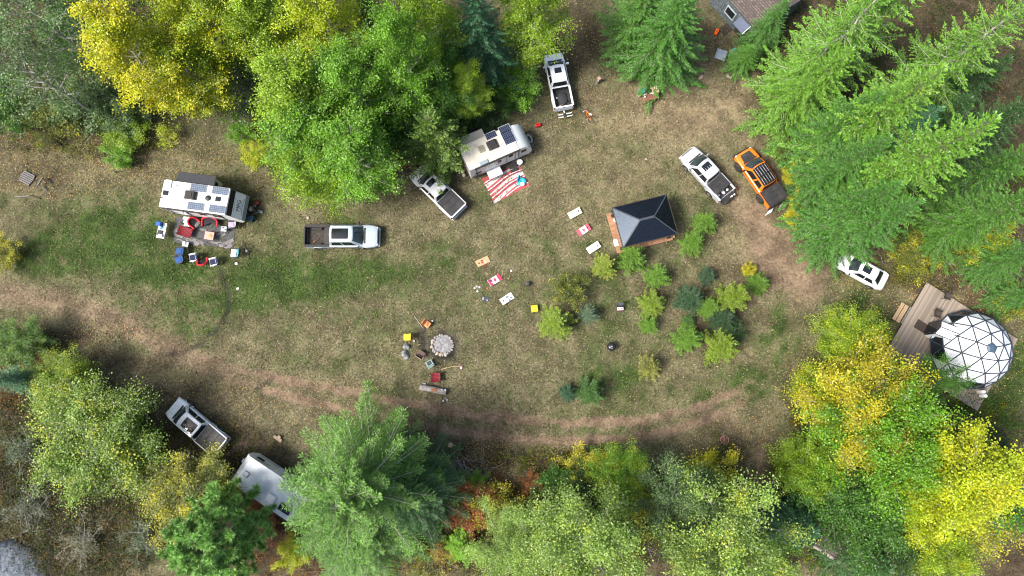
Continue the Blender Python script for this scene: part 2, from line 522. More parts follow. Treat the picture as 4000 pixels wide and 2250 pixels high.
    tag(o, kind='structure')

build_ground()

def cards(P, D, U, L, Wd, var, name, mat):
    """N leaf-shaped faces: centre P, long axis D, short axis U, length, width, brightness"""
    n = len(P)
    L, Wd = np.asarray(L).reshape(-1, 1), np.asarray(Wd).reshape(-1, 1)
    v = np.stack([P - D * L * .5, P + U * Wd * .5, P + D * L * .5, P - U * Wd * .5], 1).reshape(-1, 3)
    me = bpy.data.meshes.new(name)
    me.vertices.add(4 * n); me.vertices.foreach_set('co', v.astype(np.float32).ravel())
    me.loops.add(4 * n); me.loops.foreach_set('vertex_index', np.arange(4 * n, dtype=np.int32))
    me.polygons.add(n); me.polygons.foreach_set('loop_start', np.arange(0, 4 * n, 4, dtype=np.int32))
    me.update(calc_edges=True)
    at = me.attributes.new('var', 'FLOAT', 'FACE')
    at.data.foreach_set('value', np.clip(var, 0, 1).astype(np.float32))
    me.materials.append(mat)
    return me

def unit(a):
    return a / np.maximum(np.linalg.norm(a, axis=1, keepdims=True), 1e-6)

def colour_cards(me, cols):
    at = me.attributes.new('tint', 'FLOAT_COLOR', 'FACE')
    at.data.foreach_set('color', np.concatenate([cols, np.ones((len(cols), 1))], 1).astype(np.float32).ravel())

def tint_material(name, transl=0.2):
    m, nt, bs = nodes_of(name)
    at = N(nt, 'ShaderNodeAttribute', attribute_name='tint')
    nt.links.new(at.outputs['Color'], bs.inputs['Base Color'])
    bs.inputs['Roughness'].default_value = 0.8
    bs.inputs['Specular IOR Level'].default_value = 0.15
    return m

def build_grass():
    rs = np.random.RandomState(4)
    n = 260000
    x, y = rs.uniform(-48, 48, n), rs.uniform(-19, 38, n)
    g, d, lit, c, dry = masks(x, y)
    keep = rs.rand(n) > np.maximum(np.maximum(d * 1.05, c * 1.1), lit * 0.7)
    x, y, g, lit, dry = x[keep], y[keep], g[keep], lit[keep], dry[keep]
    n = len(x)
    a = rs.uniform(0, 2 * np.pi, n)
    lean = rs.uniform(0.15, 0.75, n)
    D = np.stack([np.cos(a) * np.sqrt(1 - lean ** 2), np.sin(a) * np.sqrt(1 - lean ** 2), lean], 1)
    U = np.stack([-np.sin(a), np.cos(a), rs.uniform(-.4, .4, n)], 1)
    L = rs.uniform(0.10, 0.30, n) * (1 + 0.4 * g)
    P = np.stack([x, y, D[:, 2] * L * 0.5 - 0.02], 1)
    green = rs.rand(n) < np.clip(g * 0.95 + 0.06, 0, 1)
    b = rs.uniform(0.35, 1.0, (n, 1)) ** 1.2 * 1.22 * (.55 + .9 * fbm(x * .8, y * .8, 33)[:, None])
    hue = rs.uniform(0, 1, (n, 1))
    straw = (np.array([[0.25, 0.21, 0.125]]) * (1 - hue) + np.array([[0.19, 0.165, 0.075]]) * hue) * b
    straw = straw * (1 - 0.45 * lit[:, None]) * (1 + 0.3 * dry[:, None])
    gr = (np.array([[0.055, 0.11, 0.022]]) * (1 - hue) + np.array([[0.13, 0.16, 0.045]]) * hue) * b
    me = cards(P, D, unit(U), L, rs.uniform(0.025, 0.075, n), b[:, 0] - .5, 'grass', tint_material('grass_blades'))
    colour_cards(me, np.where(green[:, None], gr, straw))
    o = bpy.data.objects.new('grass', me); C.objects.link(o)
    tag(o, 'short dry and green grass covering the clearing', 'grass', kind='stuff')

build_grass()

def build_fallen_leaves():
    rs = np.random.RandomState(8)
    spots = [(250, 640, 330, 130, 1500), (600, 610, 300, 80, 700), (3600, 1130, 330, 110, 1500), (3950, 1600, 130, 300, 500), (300, 1300, 260, 40, 300), (700, 1560, 300, 80, 500), (1900, 1800, 110, 90, 420),
             (2900, 1800, 200, 160, 700), (1250, 720, 260, 60, 300), (3150, 1480, 120, 120, 350), (3050, 2050, 110, 200, 500), (300, 1950, 350, 260, 600), (2250, 300, 130, 220, 350), (1150, 1560, 330, 90, 260)]
    P = []
    for px, py, rx, ry, k in spots:
        a, r = rs.uniform(0, 6.283, k), np.sqrt(rs.rand(k)) * 1.1
        gx, gy = GXY(px + np.cos(a) * r * rx, py + np.sin(a) * r * ry)
        P.append(np.stack([gx, gy, rs.uniform(0.01, 0.06, k)], 1))
    P = np.concatenate(P)
    n = len(P)
    a = rs.uniform(0, 6.283, n)
    D = unit(np.stack([np.cos(a), np.sin(a), rs.uniform(-.4, .4, n)], 1))
    U = unit(np.stack([-np.sin(a), np.cos(a), rs.uniform(-.5, .5, n)], 1))
    t = rs.rand(n, 1)
    col = (np.array([[0.42, 0.30, 0.09]]) * t + np.array([[0.30, 0.20, 0.10]]) * (1 - t)) * rs.uniform(.6, 1.4, (n, 1))
    me = cards(P, D, U, rs.uniform(.06, .13, n), rs.uniform(.05, .10, n), t[:, 0], 'fallen_leaves', tint_material('leaf_litter'))
    colour_cards(me, col)
    o = bpy.data.objects.new('fallen_leaves', me); C.objects.link(o)
    tag(o, 'yellow and tan fallen leaves strewn over the ground', 'leaves', kind='stuff')

build_fallen_leaves()
# ------------------------------------------------------------------ trees: a few grown prototypes, every tree a thing of trunk and crown
def leaf_cloud(rs, centres, sig, per, size, up=0.35, flat=0.75):
    """leaves scattered round clump centres"""
    k = len(centres)
    idx = np.repeat(np.arange(k), per)
    n = len(idx)
    off = rs.normal(0, 1, (n, 3)) * np.asarray(sig)[idx][:, None] * np.array([1, 1, flat])
    P = centres[idx] + off
    nrm = unit(rs.normal(0, 1, (n, 3)) * .8 + np.array([0, 0, up * 3.2]))
    D = unit(np.cross(nrm, rs.normal(0, 1, (n, 3))))
    U = np.cross(nrm, D)
    cv = rs.rand(k)[idx]
    var = 0.62 * cv + 0.38 * rs.rand(n)
    return P, D, U, size * rs.uniform(.75, 1.3, n), size * rs.uniform(.55, .9, n), var

def make_broadleaf(seed, h, r, cb, limbs, subs, per, size, upang=0.7, shape=0.6, bark=None, lean=0.02, stems=1, sig=0.36):
    rs = np.random.RandomState(seed)
    rnd = random.Random(seed)
    tb = MB()
    cen, sg = [], []
    for s in range(stems):
        top = Vector((rs.normal(0, lean * h), rs.normal(0, lean * h), h * (1 if s == 0 else rs.uniform(.7, .95))))
        foot = Vector((0, 0, -0.05))
        if stems > 1:
            a = 6.283 * s / stems + rs.uniform(-.4, .4)
            foot = Vector((math.cos(a) * .12, math.sin(a) * .12, -0.05))
            top = Vector((math.cos(a) * r * rs.uniform(.3, .6), math.sin(a) * r * rs.uniform(.3, .6), h * rs.uniform(.8, 1.0)))
        bend = Vector((rs.normal(0, .03 * h), rs.normal(0, .03 * h), 0))
        axisp = lambda t: foot.lerp(top, t) + bend * math.sin(t * math.pi)
        r0 = (0.012 * h + 0.03) / math.sqrt(stems)
        tb.path([axisp(t / 8) for t in range(9)], [r0 * (1.25 if t == 0 else 1) * (1 - t / 8.6) for t in range(9)], 7)
        nl = max(3, limbs // stems)
        for i in range(nl):
            t = cb + (0.97 - cb) * (i + rnd.random()) / nl
            q = (t - cb) / (1 - cb)
            prof = (math.sin(min(1, q / shape) * math.pi / 2) if q < shape else math.cos((q - shape) / (1 - shape) * math.pi / 2 * .93))
            ln = r * (0.22 + 0.85 * prof) * rnd.uniform(.7, 1.12)
            a = i * 2.39996 + rnd.uniform(-.5, .5) + s
            el = upang * rnd.uniform(.5, 1.3) * (0.6 + 0.7 * q)
            d = Vector((math.cos(a) * math.cos(el), math.sin(a) * math.cos(el), math.sin(el)))
            p0 = axisp(t * 0.97)
            p1 = p0 + d * ln * .55 + Vector((0, 0, -.04 * ln))
            p2 = p0 + d * ln + Vector((rnd.uniform(-.12, .12) * ln, rnd.uniform(-.12, .12) * ln, .06 * ln))
            rl = max(0.012, r0 * (1 - t) * .5 + .012)
            tb.path([p0, p1, p2], [rl, rl * .65, .008], 5)
            cen.append(p2); sg.append(sig)
            for k in range(subs):
                f = rnd.uniform(.3, 1.0)
                b = p0.lerp(p1, f / .55) if f < .55 else p1.lerp(p2, (f - .55) / .45)
                dd = (d + Vector((rnd.gauss(0, .55), rnd.gauss(0, .55), rnd.gauss(0.05, .4)))).normalized()
                e = b + dd * ln * rnd.uniform(.18, .42)
                tb.path([b, e], [rl * .45, .006], 4)
                cen.append(e); sg.append(sig * rnd.uniform(.7, 1.25))
                cen.append(b.lerp(e, .5)); sg.append(sig * rnd.uniform(.5, .9))
    cen = np.array([tuple(p) for p in cen])
    crown = cards(*leaf_cloud(rs, cen, np.array(sg), per, size), 'crown', LEAF)
    trunk = tb.build('trunk', bark or PALE_BARK, smooth=True)
    tm = trunk.data
    bpy.data.objects.remove(trunk)
    return dict(trunk=tm, crown=crown, h=h, r=r)

def make_conifer(seed, h, r, cb, gap, per_whorl, tw_gap, size, power=0.85, droop=0.25, bark=None, ragged=0.2, tip=0.15, blunt=1.08):
    rs = np.random.RandomState(seed)
    rnd = random.Random(seed)
    tb = MB()
    r0 = 0.011 * h + 0.02
    wob = [Vector((rnd.gauss(0, .006 * h), rnd.gauss(0, .006 * h), 0)) for _ in range(9)]
    wob[0] = Vector()
    ax = lambda z: (lambda t: wob[min(8, int(t))].lerp(wob[min(8, int(t) + 1)], t - int(t)) + Vector((0, 0, z)))(8 * min(.999, max(0, z / h)))
    tb.path([ax(h * t / 8 - (.05 if t == 0 else 0)) for t in range(9)], [r0 * (1.2 if t == 0 else 1) * (1 - t / 8.3) for t in range(9)], 7)
    Ps, Ds, Us, Ls, Ws, Vs = [], [], [], [], [], []
    z = cb * h
    rot = 0.0
    while z < h * .985:
        q = (z - cb * h) / (h * (1 - cb))
        nb = max(3, int(round(per_whorl * rnd.uniform(.75, 1.25))))
        rot += 0.7
        for b in range(nb):
            a = rot + 6.283 * b / nb + rnd.uniform(-.35, .35)
            ln = (r * (1 - q) ** power + tip) * rnd.uniform(1 - ragged, 1 + ragged * .6)
            if q < .12: ln *= rnd.uniform(.75, 1.05)
            el = -droop * (1 - q) + 0.75 * q ** 1.6 + rnd.uniform(-.12, .12)
            d = Vector((math.cos(a) * math.cos(el), math.sin(a) * math.cos(el), math.sin(el)))
            side = Vector((-math.sin(a), math.cos(a), 0))
            p0 = ax(z + rnd.uniform(-.3, .3) * gap)
            curve = rnd.uniform(.05, .16) * ln
            kk = max(2, int(ln / .5))
            pts = [p0 + d * ln * (i / kk) + Vector((0, 0, curve * ((i / kk) ** 2 * 1.6 - (i / kk) * .6))) for i in range(kk + 1)]
            rb = max(.008, .011 * ln)
            tb.path(pts, [rb * (1 - .85 * i / kk) for i in range(kk + 1)], 4)
            m = max(3, int(ln / tw_gap))
            s = (np.arange(m) + rs.rand(m)) / m
            s = 0.12 + 0.9 * s
            bv = rs.rand()
            base = np.array(p0)[None] + np.array(d)[None] * (ln * s)[:, None]
            base[:, 2] += curve * (s ** 2 * 1.6 - s * .6)
            tl = np.clip((0.36 * (blunt - s) * ln), size * .6, 2.6 * size + .24 * ln) * rs.uniform(.6, 1.15, m)
            for sg in (-1, 1):
                ang = rs.uniform(.55, 1.0, m)
                D = np.array(d)[None] * np.cos(ang)[:, None] + sg * np.array(side)[None] * np.sin(ang)[:, None]
                D[:, 2] += rs.uniform(-.35, .12, m)
                D = unit(D)
                nseg = max(1, int(np.ceil(tl.mean() / size)))
                for j in range(nseg):
                    c = base + D * (tl * (j + .5) / nseg)[:, None] + rs.normal(0, .12 * size, (m, 3))
                    dj = unit(D + rs.normal(0, .32, (m, 3)))
                    up = unit(np.array([[0, 0, 1.0]]) + rs.normal(0, .45, (m, 3)))
                    Ps.append(c); Ds.append(dj); Us.append(unit(np.cross(dj, up)))
                    Ls.append(np.maximum(tl / nseg * 1.35, size) * rs.uniform(.8, 1.2, m))
                    Ws.append(size * rs.uniform(.34, .6, m))
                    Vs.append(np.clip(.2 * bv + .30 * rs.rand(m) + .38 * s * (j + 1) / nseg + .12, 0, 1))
            # the leading shoot of the branch
            Ps.append(np.array([p0 + d * ln * 1.03 + Vector((0, 0, curve))])); Ds.append(np.array([d])); Us.append(np.array([side])); Ls.append(np.array([size * 2])); Ws.append(np.array([size * .5])); Vs.append(np.array([.9]))
        z += gap * rnd.uniform(.75, 1.25) * (1 - .35 * q)
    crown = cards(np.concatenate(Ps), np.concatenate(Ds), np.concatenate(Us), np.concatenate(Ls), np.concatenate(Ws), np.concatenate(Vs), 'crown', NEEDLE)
    trunk = tb.build('trunk', bark or BARK, smooth=True)
    tm = trunk.data
    bpy.data.objects.remove(trunk)
    return dict(trunk=tm, crown=crown, h=h, r=r)

def make_pine(seed, h, r):
    rs = np.random.RandomState(seed)
    rnd = random.Random(seed)
    tb = MB()
    tb.path([(0, 0, -.05), (0.05, 0.02, h * .5), (0, 0.05, h)], [.22, .14, .03], 7)
    tips = []
    for i in range(64):
        t = .3 + .7 * (i + rnd.random()) / 64
        a = i * 2.4 + rnd.uniform(-.4, .4)
        ln = r * min(1, 1.5 * (1.05 - t) ** .6) * rnd.uniform(.7, 1.08)
        el = .15 + .6 * (t - .3)
        d = Vector((math.cos(a) * math.cos(el), math.sin(a) * math.cos(el), math.sin(el)))
        p0 = Vector((0, 0, t * h * .97))
        p1 = p0 + d * ln
        tb.path([p0, p0.lerp(p1, .5) - Vector((0, 0, .1 * ln)), p1], [.05, .03, .012], 4)
        tips.append(p1)
        for k in range(9):
            b = p0.lerp(p1, rnd.uniform(.35, 1))
            e = b + (d + Vector((rnd.gauss(0, .6), rnd.gauss(0, .6), rnd.gauss(.3, .3)))).normalized() * rnd.uniform(.3, .75)
            tb.path([b, e], [.016, .01], 4)
            tips.append(e)
    tips = np.array([tuple(p) for p in tips])
    per = 90
    idx = np.repeat(np.arange(len(tips)), per)
    n = len(idx)
    D = unit(rs.normal(0, 1, (n, 3)) + np.array([0, 0, .55]))
    L = rs.uniform(.26, .46, n)
    P = tips[idx] + D * (L * .5)[:, None]
    U = unit(np.cross(D, rs.normal(0, 1, (n, 3))))
    var = .55 * rs.rand(len(tips))[idx] + .45 * rs.rand(n)
    crown = cards(P, D, U, L, rs.uniform(.03, .065, n), var, 'crown', NEEDLE)
    trunk = tb.build('trunk', BARK, smooth=True)
    tm = trunk.data
    bpy.data.objects.remove(trunk)
    return dict(trunk=tm, crown=crown, h=h, r=r)

PROTO = {
    'aspen': [make_broadleaf(11 + i, 16, 3.2, .20, 52, 5, 58, .135, .80, .35, sig=.32) for i in range(3)],
    'open': [make_broadleaf(31 + i, 15, 3.4, .30, 44, 5, 18, .15, .7, .45, bark=PALE_BARK, sig=.34) for i in range(2)],
    'round': [make_broadleaf(51 + i, 8, 4.2, .12, 60, 6, 66, .135, .45, .5, sig=.38) for i in range(3)],
    'birch': [make_broadleaf(71 + i, 12, 3.6, .22, 52, 6, 66, .12, .55, .5, stems=2, sig=.34) for i in range(2)],
    'shrub': [make_broadleaf(91 + i, 3.0, 1.8, .12, 36, 4, 30, .105, .6, .6, stems=6, bark=BARK, sig=.20) for i in range(4)],
    'thin': [make_broadleaf(111 + i, 3.0, 1.8, .12, 30, 4, 10, .11, .6, .6, stems=6, bark=DEAD_WOOD, sig=.25) for i in range(2)],
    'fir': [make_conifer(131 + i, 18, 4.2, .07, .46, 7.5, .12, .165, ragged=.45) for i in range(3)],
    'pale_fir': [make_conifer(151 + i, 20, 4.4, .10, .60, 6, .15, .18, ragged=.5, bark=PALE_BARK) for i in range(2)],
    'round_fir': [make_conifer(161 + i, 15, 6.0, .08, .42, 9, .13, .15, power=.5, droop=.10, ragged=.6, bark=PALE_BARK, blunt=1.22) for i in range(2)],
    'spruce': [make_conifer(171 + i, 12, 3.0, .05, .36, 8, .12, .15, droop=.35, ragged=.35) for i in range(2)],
    'larch': [make_conifer(191 + i, 3.2, 1.1, .04, .13, 8, .055, .075, power=.75, droop=-.05, ragged=.7, tip=.16, blunt=1.25) for i in range(5)],
    'pine': [make_pine(211, 10, 3.5)],
}
for q in PROTO['shrub'] + PROTO['thin']: pass
RUST_CROWN = {}
_k = {}

def tree(kind, px, py, h, r, col, acc, name, label, group=None, cat='tree', rust=False, direct=False, foot=False):
    """px, py is where the photograph shows the top of a tree of height h"""
    i = _k.get(kind, 0)
    _k[kind] = i + 1
    p = PROTO[kind][i % len(PROTO[kind])]
    if foot: loc = W(px, py, 0)
    elif direct: loc = base_of(px, py, h * .5)
    else:
        k = (1 - h / 60) / (1 - .55 * h / 60)
        loc = base_of(2000 + (px - 2000) * k, 1125 + (py - 1125) * k, .55 * h)
    root = thing(name, label, cat, loc, i * 2.1, group)
    root.scale = (r / p['r'], r / p['r'], h / p['h'])
    t = bpy.data.objects.new('trunk', p['trunk']); C.objects.link(t); t.parent = root
    cm = p['crown']
    if rust:
        if cm.name not in RUST_CROWN:
            c2 = cm.copy(); c2.materials[0] = LEAF_RUST; RUST_CROWN[cm.name] = c2
        cm = RUST_CROWN[cm.name]
    c = bpy.data.objects.new('crown', cm); C.objects.link(c); c.parent = root
    c.color = (*col, acc)
    return root

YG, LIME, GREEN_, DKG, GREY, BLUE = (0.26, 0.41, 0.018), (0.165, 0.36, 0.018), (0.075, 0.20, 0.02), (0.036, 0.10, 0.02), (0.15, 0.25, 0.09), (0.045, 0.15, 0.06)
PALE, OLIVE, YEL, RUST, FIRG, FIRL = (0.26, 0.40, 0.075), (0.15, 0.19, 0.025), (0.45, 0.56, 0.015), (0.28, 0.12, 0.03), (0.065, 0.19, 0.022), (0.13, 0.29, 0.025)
AMBER = (0.50, 0.45, 0.02)
GA, GF, GS, GY = 'broadleaf trees round the clearing', 'tall firs in the right-hand wood', 'shrubs along the edge of the clearing', 'young larches scattered on the grass'

# upper left wood
tree('open', -40, -40, 17, 3.6, GREY, .12, 'birch_tree', 'half bare pale tree with a long exposed grey trunk in the upper left corner', GA)
tree('open', -110, 190, 16, 3.4, GREY, .2, 'birch_tree', 'thin pale-leaved tree leaning over the left picture edge below the half bare corner tree', GA)
tree('open', 170, -90, 15, 3.2, GREEN_, .25, 'birch_tree', 'loose green tree between the half bare corner tree and the brightest yellow aspen', GA)
tree('aspen', 350, 60, 16, 3.5, YEL, .62, 'aspen_tree', 'brightest yellow aspen of the upper left wood', GA)
tree('aspen', 560, -60, 16, 3.4, YEL, .45, 'aspen_tree', 'yellow aspen at the top edge just right of the brightest yellow one', GA)
tree('aspen', 760, -70, 16, 3.4, YG, .50, 'aspen_tree', 'yellow-green aspen at the top edge with a pale trunk showing through', GA)
tree('aspen', 620, 160, 12, 3.3, YG, .55, 'aspen_tree', 'lower golden green aspen in front of the brightest yellow aspens', GA)
tree('aspen', 900, 10, 15, 3.3, YG, .35, 'aspen_tree', 'green and yellow aspen between the golden aspens and the great lime green group', GA)
tree('aspen', 1130, -70, 17, 3.2, YEL, .42, 'aspen_tree', 'yellow-topped aspen at the top edge above the great lime green group', GA)
tree('aspen', 1070, 270, 15, 3.5, YG, .22, 'aspen_tree', 'lime green aspen forming the upper left of the great lime group', GA)
tree('aspen', 1280, 300, 15, 3.3, LIME, .20, 'aspen_tree', 'lime green aspen forming the upper right of the great lime group', GA)
tree('aspen', 1110, 480, 13, 3.5, LIME, .25, 'aspen_tree', 'lime green aspen forming the lower left of the great lime group', GA)
tree('aspen', 1330, 520, 12, 3.4, LIME, .12, 'aspen_tree', 'green aspen forming the lower right of the great lime group near the silver pickup', GA)
tree('round', 1200, 610, 8, 3.6, YG, .15, 'aspen_tree', 'low spreading lime aspen overhanging the fallen logs', GA)
tree('aspen', 1485, 140, 18, 2.7, LIME, .16, 'aspen_tree', 'slender aspen with a long white trunk standing alone right of the lime group', GA)
tree('aspen', 1600, -60, 18, 2.7, YG, .16, 'aspen_tree', 'slender bright aspen at the top edge behind the lone white-trunked one', GA)
tree('round', 1680, 300, 9, 3.0, GREEN_, .12, 'broadleaf_tree', 'dense mid green tree between the white-trunked aspen and the blue-green spruce', GA)
tree('aspen', 1815, 280, 9, 1.9, YG, .2, 'aspen_tree', 'small yellow-green aspen left of the blue-green spruce', GA)
tree('fir', 1850, -60, 17, 3.4, BLUE, 0, 'spruce_tree', 'blue-green spruce beneath the pale aspen at the top edge', GA)
tree('aspen', 2065, -40, 15, 3.0, YG, .25, 'aspen_tree', 'pale lime aspen at the top edge above the white open-bed pickup', GA)
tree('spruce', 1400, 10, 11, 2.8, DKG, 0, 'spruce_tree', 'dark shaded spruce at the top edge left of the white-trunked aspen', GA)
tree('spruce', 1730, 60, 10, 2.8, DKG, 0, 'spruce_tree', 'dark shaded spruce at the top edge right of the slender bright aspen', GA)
tree('larch', 1672, 488, 9, 2.6, (0.12, 0.21, 0.03), .22, 'larch_tree', 'rust-speckled larch overhanging the cream trailer and the silver pickup', GA, rust=False)
tree('round', 1440, 430, 6, 2.6, GREEN_, .1, 'broadleaf_tree', 'low green tree at the foot of the white-trunked aspen', GA)
tree('round', 1580, 470, 5, 2.4, GREEN_, .2, 'broadleaf_tree', 'low green tree in shade between the white-trunked aspen and the larch', GA)
tree('round', 1010, 130, 8, 3.0, GREEN_, .2, 'broadleaf_tree', 'darker green tree showing between the yellow-topped aspens', GA)
tree('round', 250, 130, 7, 3.0, GREEN_, .2, 'broadleaf_tree', 'shaded green tree behind the brightest yellow aspen', GA)

for a in [('shrub', 60, 430, 4.5, 2.6, GREEN_, .35, 'green shrub with yellow tips at the left edge below the thin pale tree'),
          ('shrub', 240, 440, 3.6, 2.3, OLIVE, .4, 'yellow-tipped shrub between the left-edge shrub and the grey-green one'),
          ('shrub', 400, 400, 4.0, 2.8, GREY, 0, 'broad grey-green shrub below the brightest yellow aspen'),
          ('shrub', 500, 480, 3.0, 1.8, GREY, 0, 'smaller grey-green shrub at the foot of the broad grey-green one'),
          ('shrub', 500, 525, 2.4, 1.9, YG, .35, 'bright yellow-green shrub jutting into the grass above the white trailer'),
          ('shrub', 475, 620, 1.8, 1.3, LIME, .15, 'small green shrub standing just above the white trailer'),
          ('thin', 650, 530, 1.8, 1.3, YEL, .5, 'straggly yellow shrub in shade under the golden aspen'),
          ('shrub', 945, 520, 2.2, 1.2, LIME, .2, 'round lime shrub left of the great lime group'),
          ('shrub', 1005, 610, 2.0, 1.2, YEL, .55, 'golden yellow bush at the lower left foot of the great lime group'),
          ('thin', 930, 370, 5, 2.8, GREY, .1, 'bare-twigged grey shrub between the golden aspens and the great lime group'),
          ('thin', 180, 545, 2.2, .9, OLIVE, .45, 'lone yellowing sapling on the brown ground at left'),
          ('shrub', 1890, 465, 1.7, 1.6, DKG, .2, 'dark low shrub just above the cream trailer'),
          ('shrub', 2035, 345, 3.0, 2.0, LIME, .1, 'leafy green shrub beside the white open-bed pickup'),
          ('shrub', 1975, 395, 2.2, 1.5, GREEN_, .1, 'low green shrub between the spruce and the cream trailer'),
          ('thin', 1560, 610, 2.5, 1.5, RUST, .3, 'thin rusty shrub in front of the silver pickup'),
          ('shrub', 15, 990, 2.0, 1.5, OLIVE, .6, 'orange-yellow bush cut by the left edge above the dirt road')]:
    tree(*a[:7], 'shrub', a[7], GS, 'shrub', direct=True)

# lower left
tree('round', 92, 1338, 3.2, 2.1, (.11, .23, .025), .3, 'broadleaf_bush', 'rounded green bush below the dirt road at the left edge', GS, 'shrub', direct=True)
tree('round', 268, 1505, 4.0, 2.6, (.22, .34, .02), .42, 'broadleaf_bush', 'green bush with a golden lower side above the big round tree', GS, 'shrub', direct=True)
tree('round', 315, 1785, 6.5, 4.9, (0.17, 0.29, 0.03), .40, 'broadleaf_tree', 'big round green and gold tree left of the white covered pickup', GA)
tree('round', 700, 1950, 5, 3.6, OLIVE, .48, 'broadleaf_tree', 'golden green spreading tree between the big round tree and the white camper', GA)
tree('pine', 768, 2178, 10, 3.9, (0.22, 0.42, 0.10), 0, 'pine_tree', 'long-needled soft green pine below the white camper', GA)
tree('spruce', -50, 1500, 7, 1.8, BLUE, 0, 'spruce_tree', 'blue-green spruce cut by the left edge below the dirt road', GA)
tree('shrub', 170, 1440, 1.6, 1.6, RUST, .3, 'shrub', 'rusty red bush between the rounded green bush and the golden one', GS, 'shrub', rust=True, direct=True)
tree('round_fir', 1490, 1850, 16, 5.5, (0.125, 0.265, 0.04), .12, 'fir_tree', 'great fir with radiating pale branches covering the white camper', GA, foot=True)
tree('round_fir', 1640, 1900, 9, 3.9, (0.045, 0.13, 0.03), 0, 'fir_tree', 'dark green fir on the shaded side of the great fir beside the firewood', GA, foot=True)
tree('round_fir', 1450, 2050, 9, 4.0, (0.115, 0.25, 0.04), .05, 'fir_tree', 'light green fir below the great fir at the propane tank', GA, foot=True)

# bottom
for a in [('shrub', 1010, 2030, 2, 1.8, RUST, .3, 'rusty shrub between the pine and the great fir', True), ('shrub', 1150, 2150, 2, 1.3, YEL, .5, 'yellow bush below the rear of the white camper', False),
          ('shrub', 1830, 1975, 3, 2.0, RUST, .55, 'orange bush with bare twigs right of the great fir', True), ('shrub', 1935, 1985, 3, 1.9, OLIVE, .6, 'golden olive bush touching the orange one', False),
          ('shrub', 1735, 1960, 1.8, 1.5, RUST, .25, 'deep rust bush at the right foot of the dark fir', True), ('shrub', 2080, 1890, 1.8, 1.0, RUST, .5, 'small red-orange bush among green shrubs above the pale trees', True),
          ('shrub', 1855, 1895, 1.6, 1.2, LIME, .1, 'fresh green shrub right of the firewood heap', False), ('shrub', 1795, 1945, 1.2, .7, YEL, .3, 'little lime yellow bush at the right tip of the dark fir', False),
          ('shrub', 2180, 1885, 2.6, 1.6, GREEN_, 0, 'dark green shrub above the big pale tree', False), ('shrub', 2280, 1890, 2.4, 1.5, DKG, 0, 'deep green shrub between the dark shrub and the golden olive tree', False),
          ('shrub', 2270, 1825, 2.0, 1.8, OLIVE, .68, 'amber bush on the brown verge below the dirt track', False), ('shrub', 2130, 1880, 1.6, .8, LIME, .1, 'slim lime shrub beside the small red-orange bush', False),
          ('shrub', 2760, 1850, 3, 2.2, YEL, .7, 'golden bush showing behind the green birch', False), ('shrub', 2560, 2020, 2.4, 1.9, OLIVE, .6, 'dark golden shrub in the gap between the two pale trees', False),
          ('shrub', 3010, 2185, 2.4, 1.8, LIME, .2, 'green shrub beside the path at the bottom edge', False), ('shrub', 2120, 2200, 2, 1.7, RUST, .5, 'orange bush at the bottom edge left of the big pale tree', True),
          ('thin', 1650, 2225, 2, 1.7, OLIVE, .5, 'olive scrub at the bottom edge below the propane tank', False), ('thin', 1950, 2220, 2, 1.8, OLIVE, .3, 'grey-green scrub at the bottom edge beside the dead log', False),
          ('thin', 1720, 2160, 2, 1.4, RUST, .6, 'amber scrub between the light fir and the bright larch', False), ('shrub', 3155, 1850, 2, 1.3, DKG, .1, 'dark green shrub at the right side of the path', False),
          ('thin', 130, 1980, 1.6, 1.8, (.06, .09, .03), .1, 'olive scrub on the rocky slope left of the big round tree', False), ('thin', 330, 2120, 1.5, 1.8, (.10, .11, .04), .2, 'straw-coloured scrub on the slope in the lower left', False),
          ('thin', 560, 2110, 1.6, 1.7, (.05, .10, .02), .1, 'green scrub on the slope left of the pine', False), ('thin', 90, 1760, 1.6, 1.6, (.05, .10, .02), .2, 'patchy green scrub above the rock outcrop', False), ('thin', 260, 1650, 1.4, 1.2, (.07, .09, .03), .25, 'scrub against the left side of the big round tree', False),
          ('shrub', 3140, 1520, 1.6, 1.2, OLIVE, .3, 'olive bush at the left foot of the orange-gold birch', False), ('shrub', 3560, 1000, 2, 2.0, OLIVE, .5, 'yellow-flecked shrub behind the white sedan', False),
          ('shrub', 3850, 960, 3.4, 2.0, YG, .6, 'yellow bush at the right edge of the brown glade', False), ('shrub', 3740, 930, 2.4, 1.9, OLIVE, .5, 'olive shrub left of the yellow bush in the glade', False),
          ('shrub', 3095, 690, 2.0, 1.0, YEL, .75, 'orange bush right beside the orange pickup cab', False), ('shrub', 3115, 790, 1.8, .8, YEL, .8, 'small orange bush at the orange pickup bed', False), ('shrub', 3095, 850, 1.6, .9, YEL, .85, 'amber bush behind the tail of the orange pickup', False), ('shrub', 3060, 600, 2.4, 1.1, OLIVE, .35, 'yellow-green bush at the nose of the orange pickup', False),
          ('shrub', 3960, 1180, 2.6, 1.6, OLIVE, .5, 'yellowing bush between the two firs at the right edge', False)]:
    tree(*a[:7], 'shrub', a[7], GS, 'shrub', rust=a[8], direct=True)
tree('birch', 2032, 2200, 9, 2.9, PALE, .15, 'birch_tree', 'pale grey-green tree with bare lower branches left of the big pale tree', GA)
tree('birch', 2332, 2275, 14, 4.4, PALE, .32, 'birch_tree', 'big pale green tree at the centre of the bottom edge', GA)
tree('birch', 2890, 2310, 14, 4.6, PALE, .36, 'birch_tree', 'widest pale yellow-green tree at the bottom edge beside the path', GA)
tree('birch', 2755, 2110, 10, 2.8, (0.11, 0.18, 0.05), .1, 'birch_tree', 'green tree joining the birch to the widest pale tree', GA)
tree('birch', 2710, 2005, 10, 3.1, (0.11, 0.19, 0.06), .1, 'birch_tree', 'green birch with a forked white trunk nearest to the dirt track', GA)
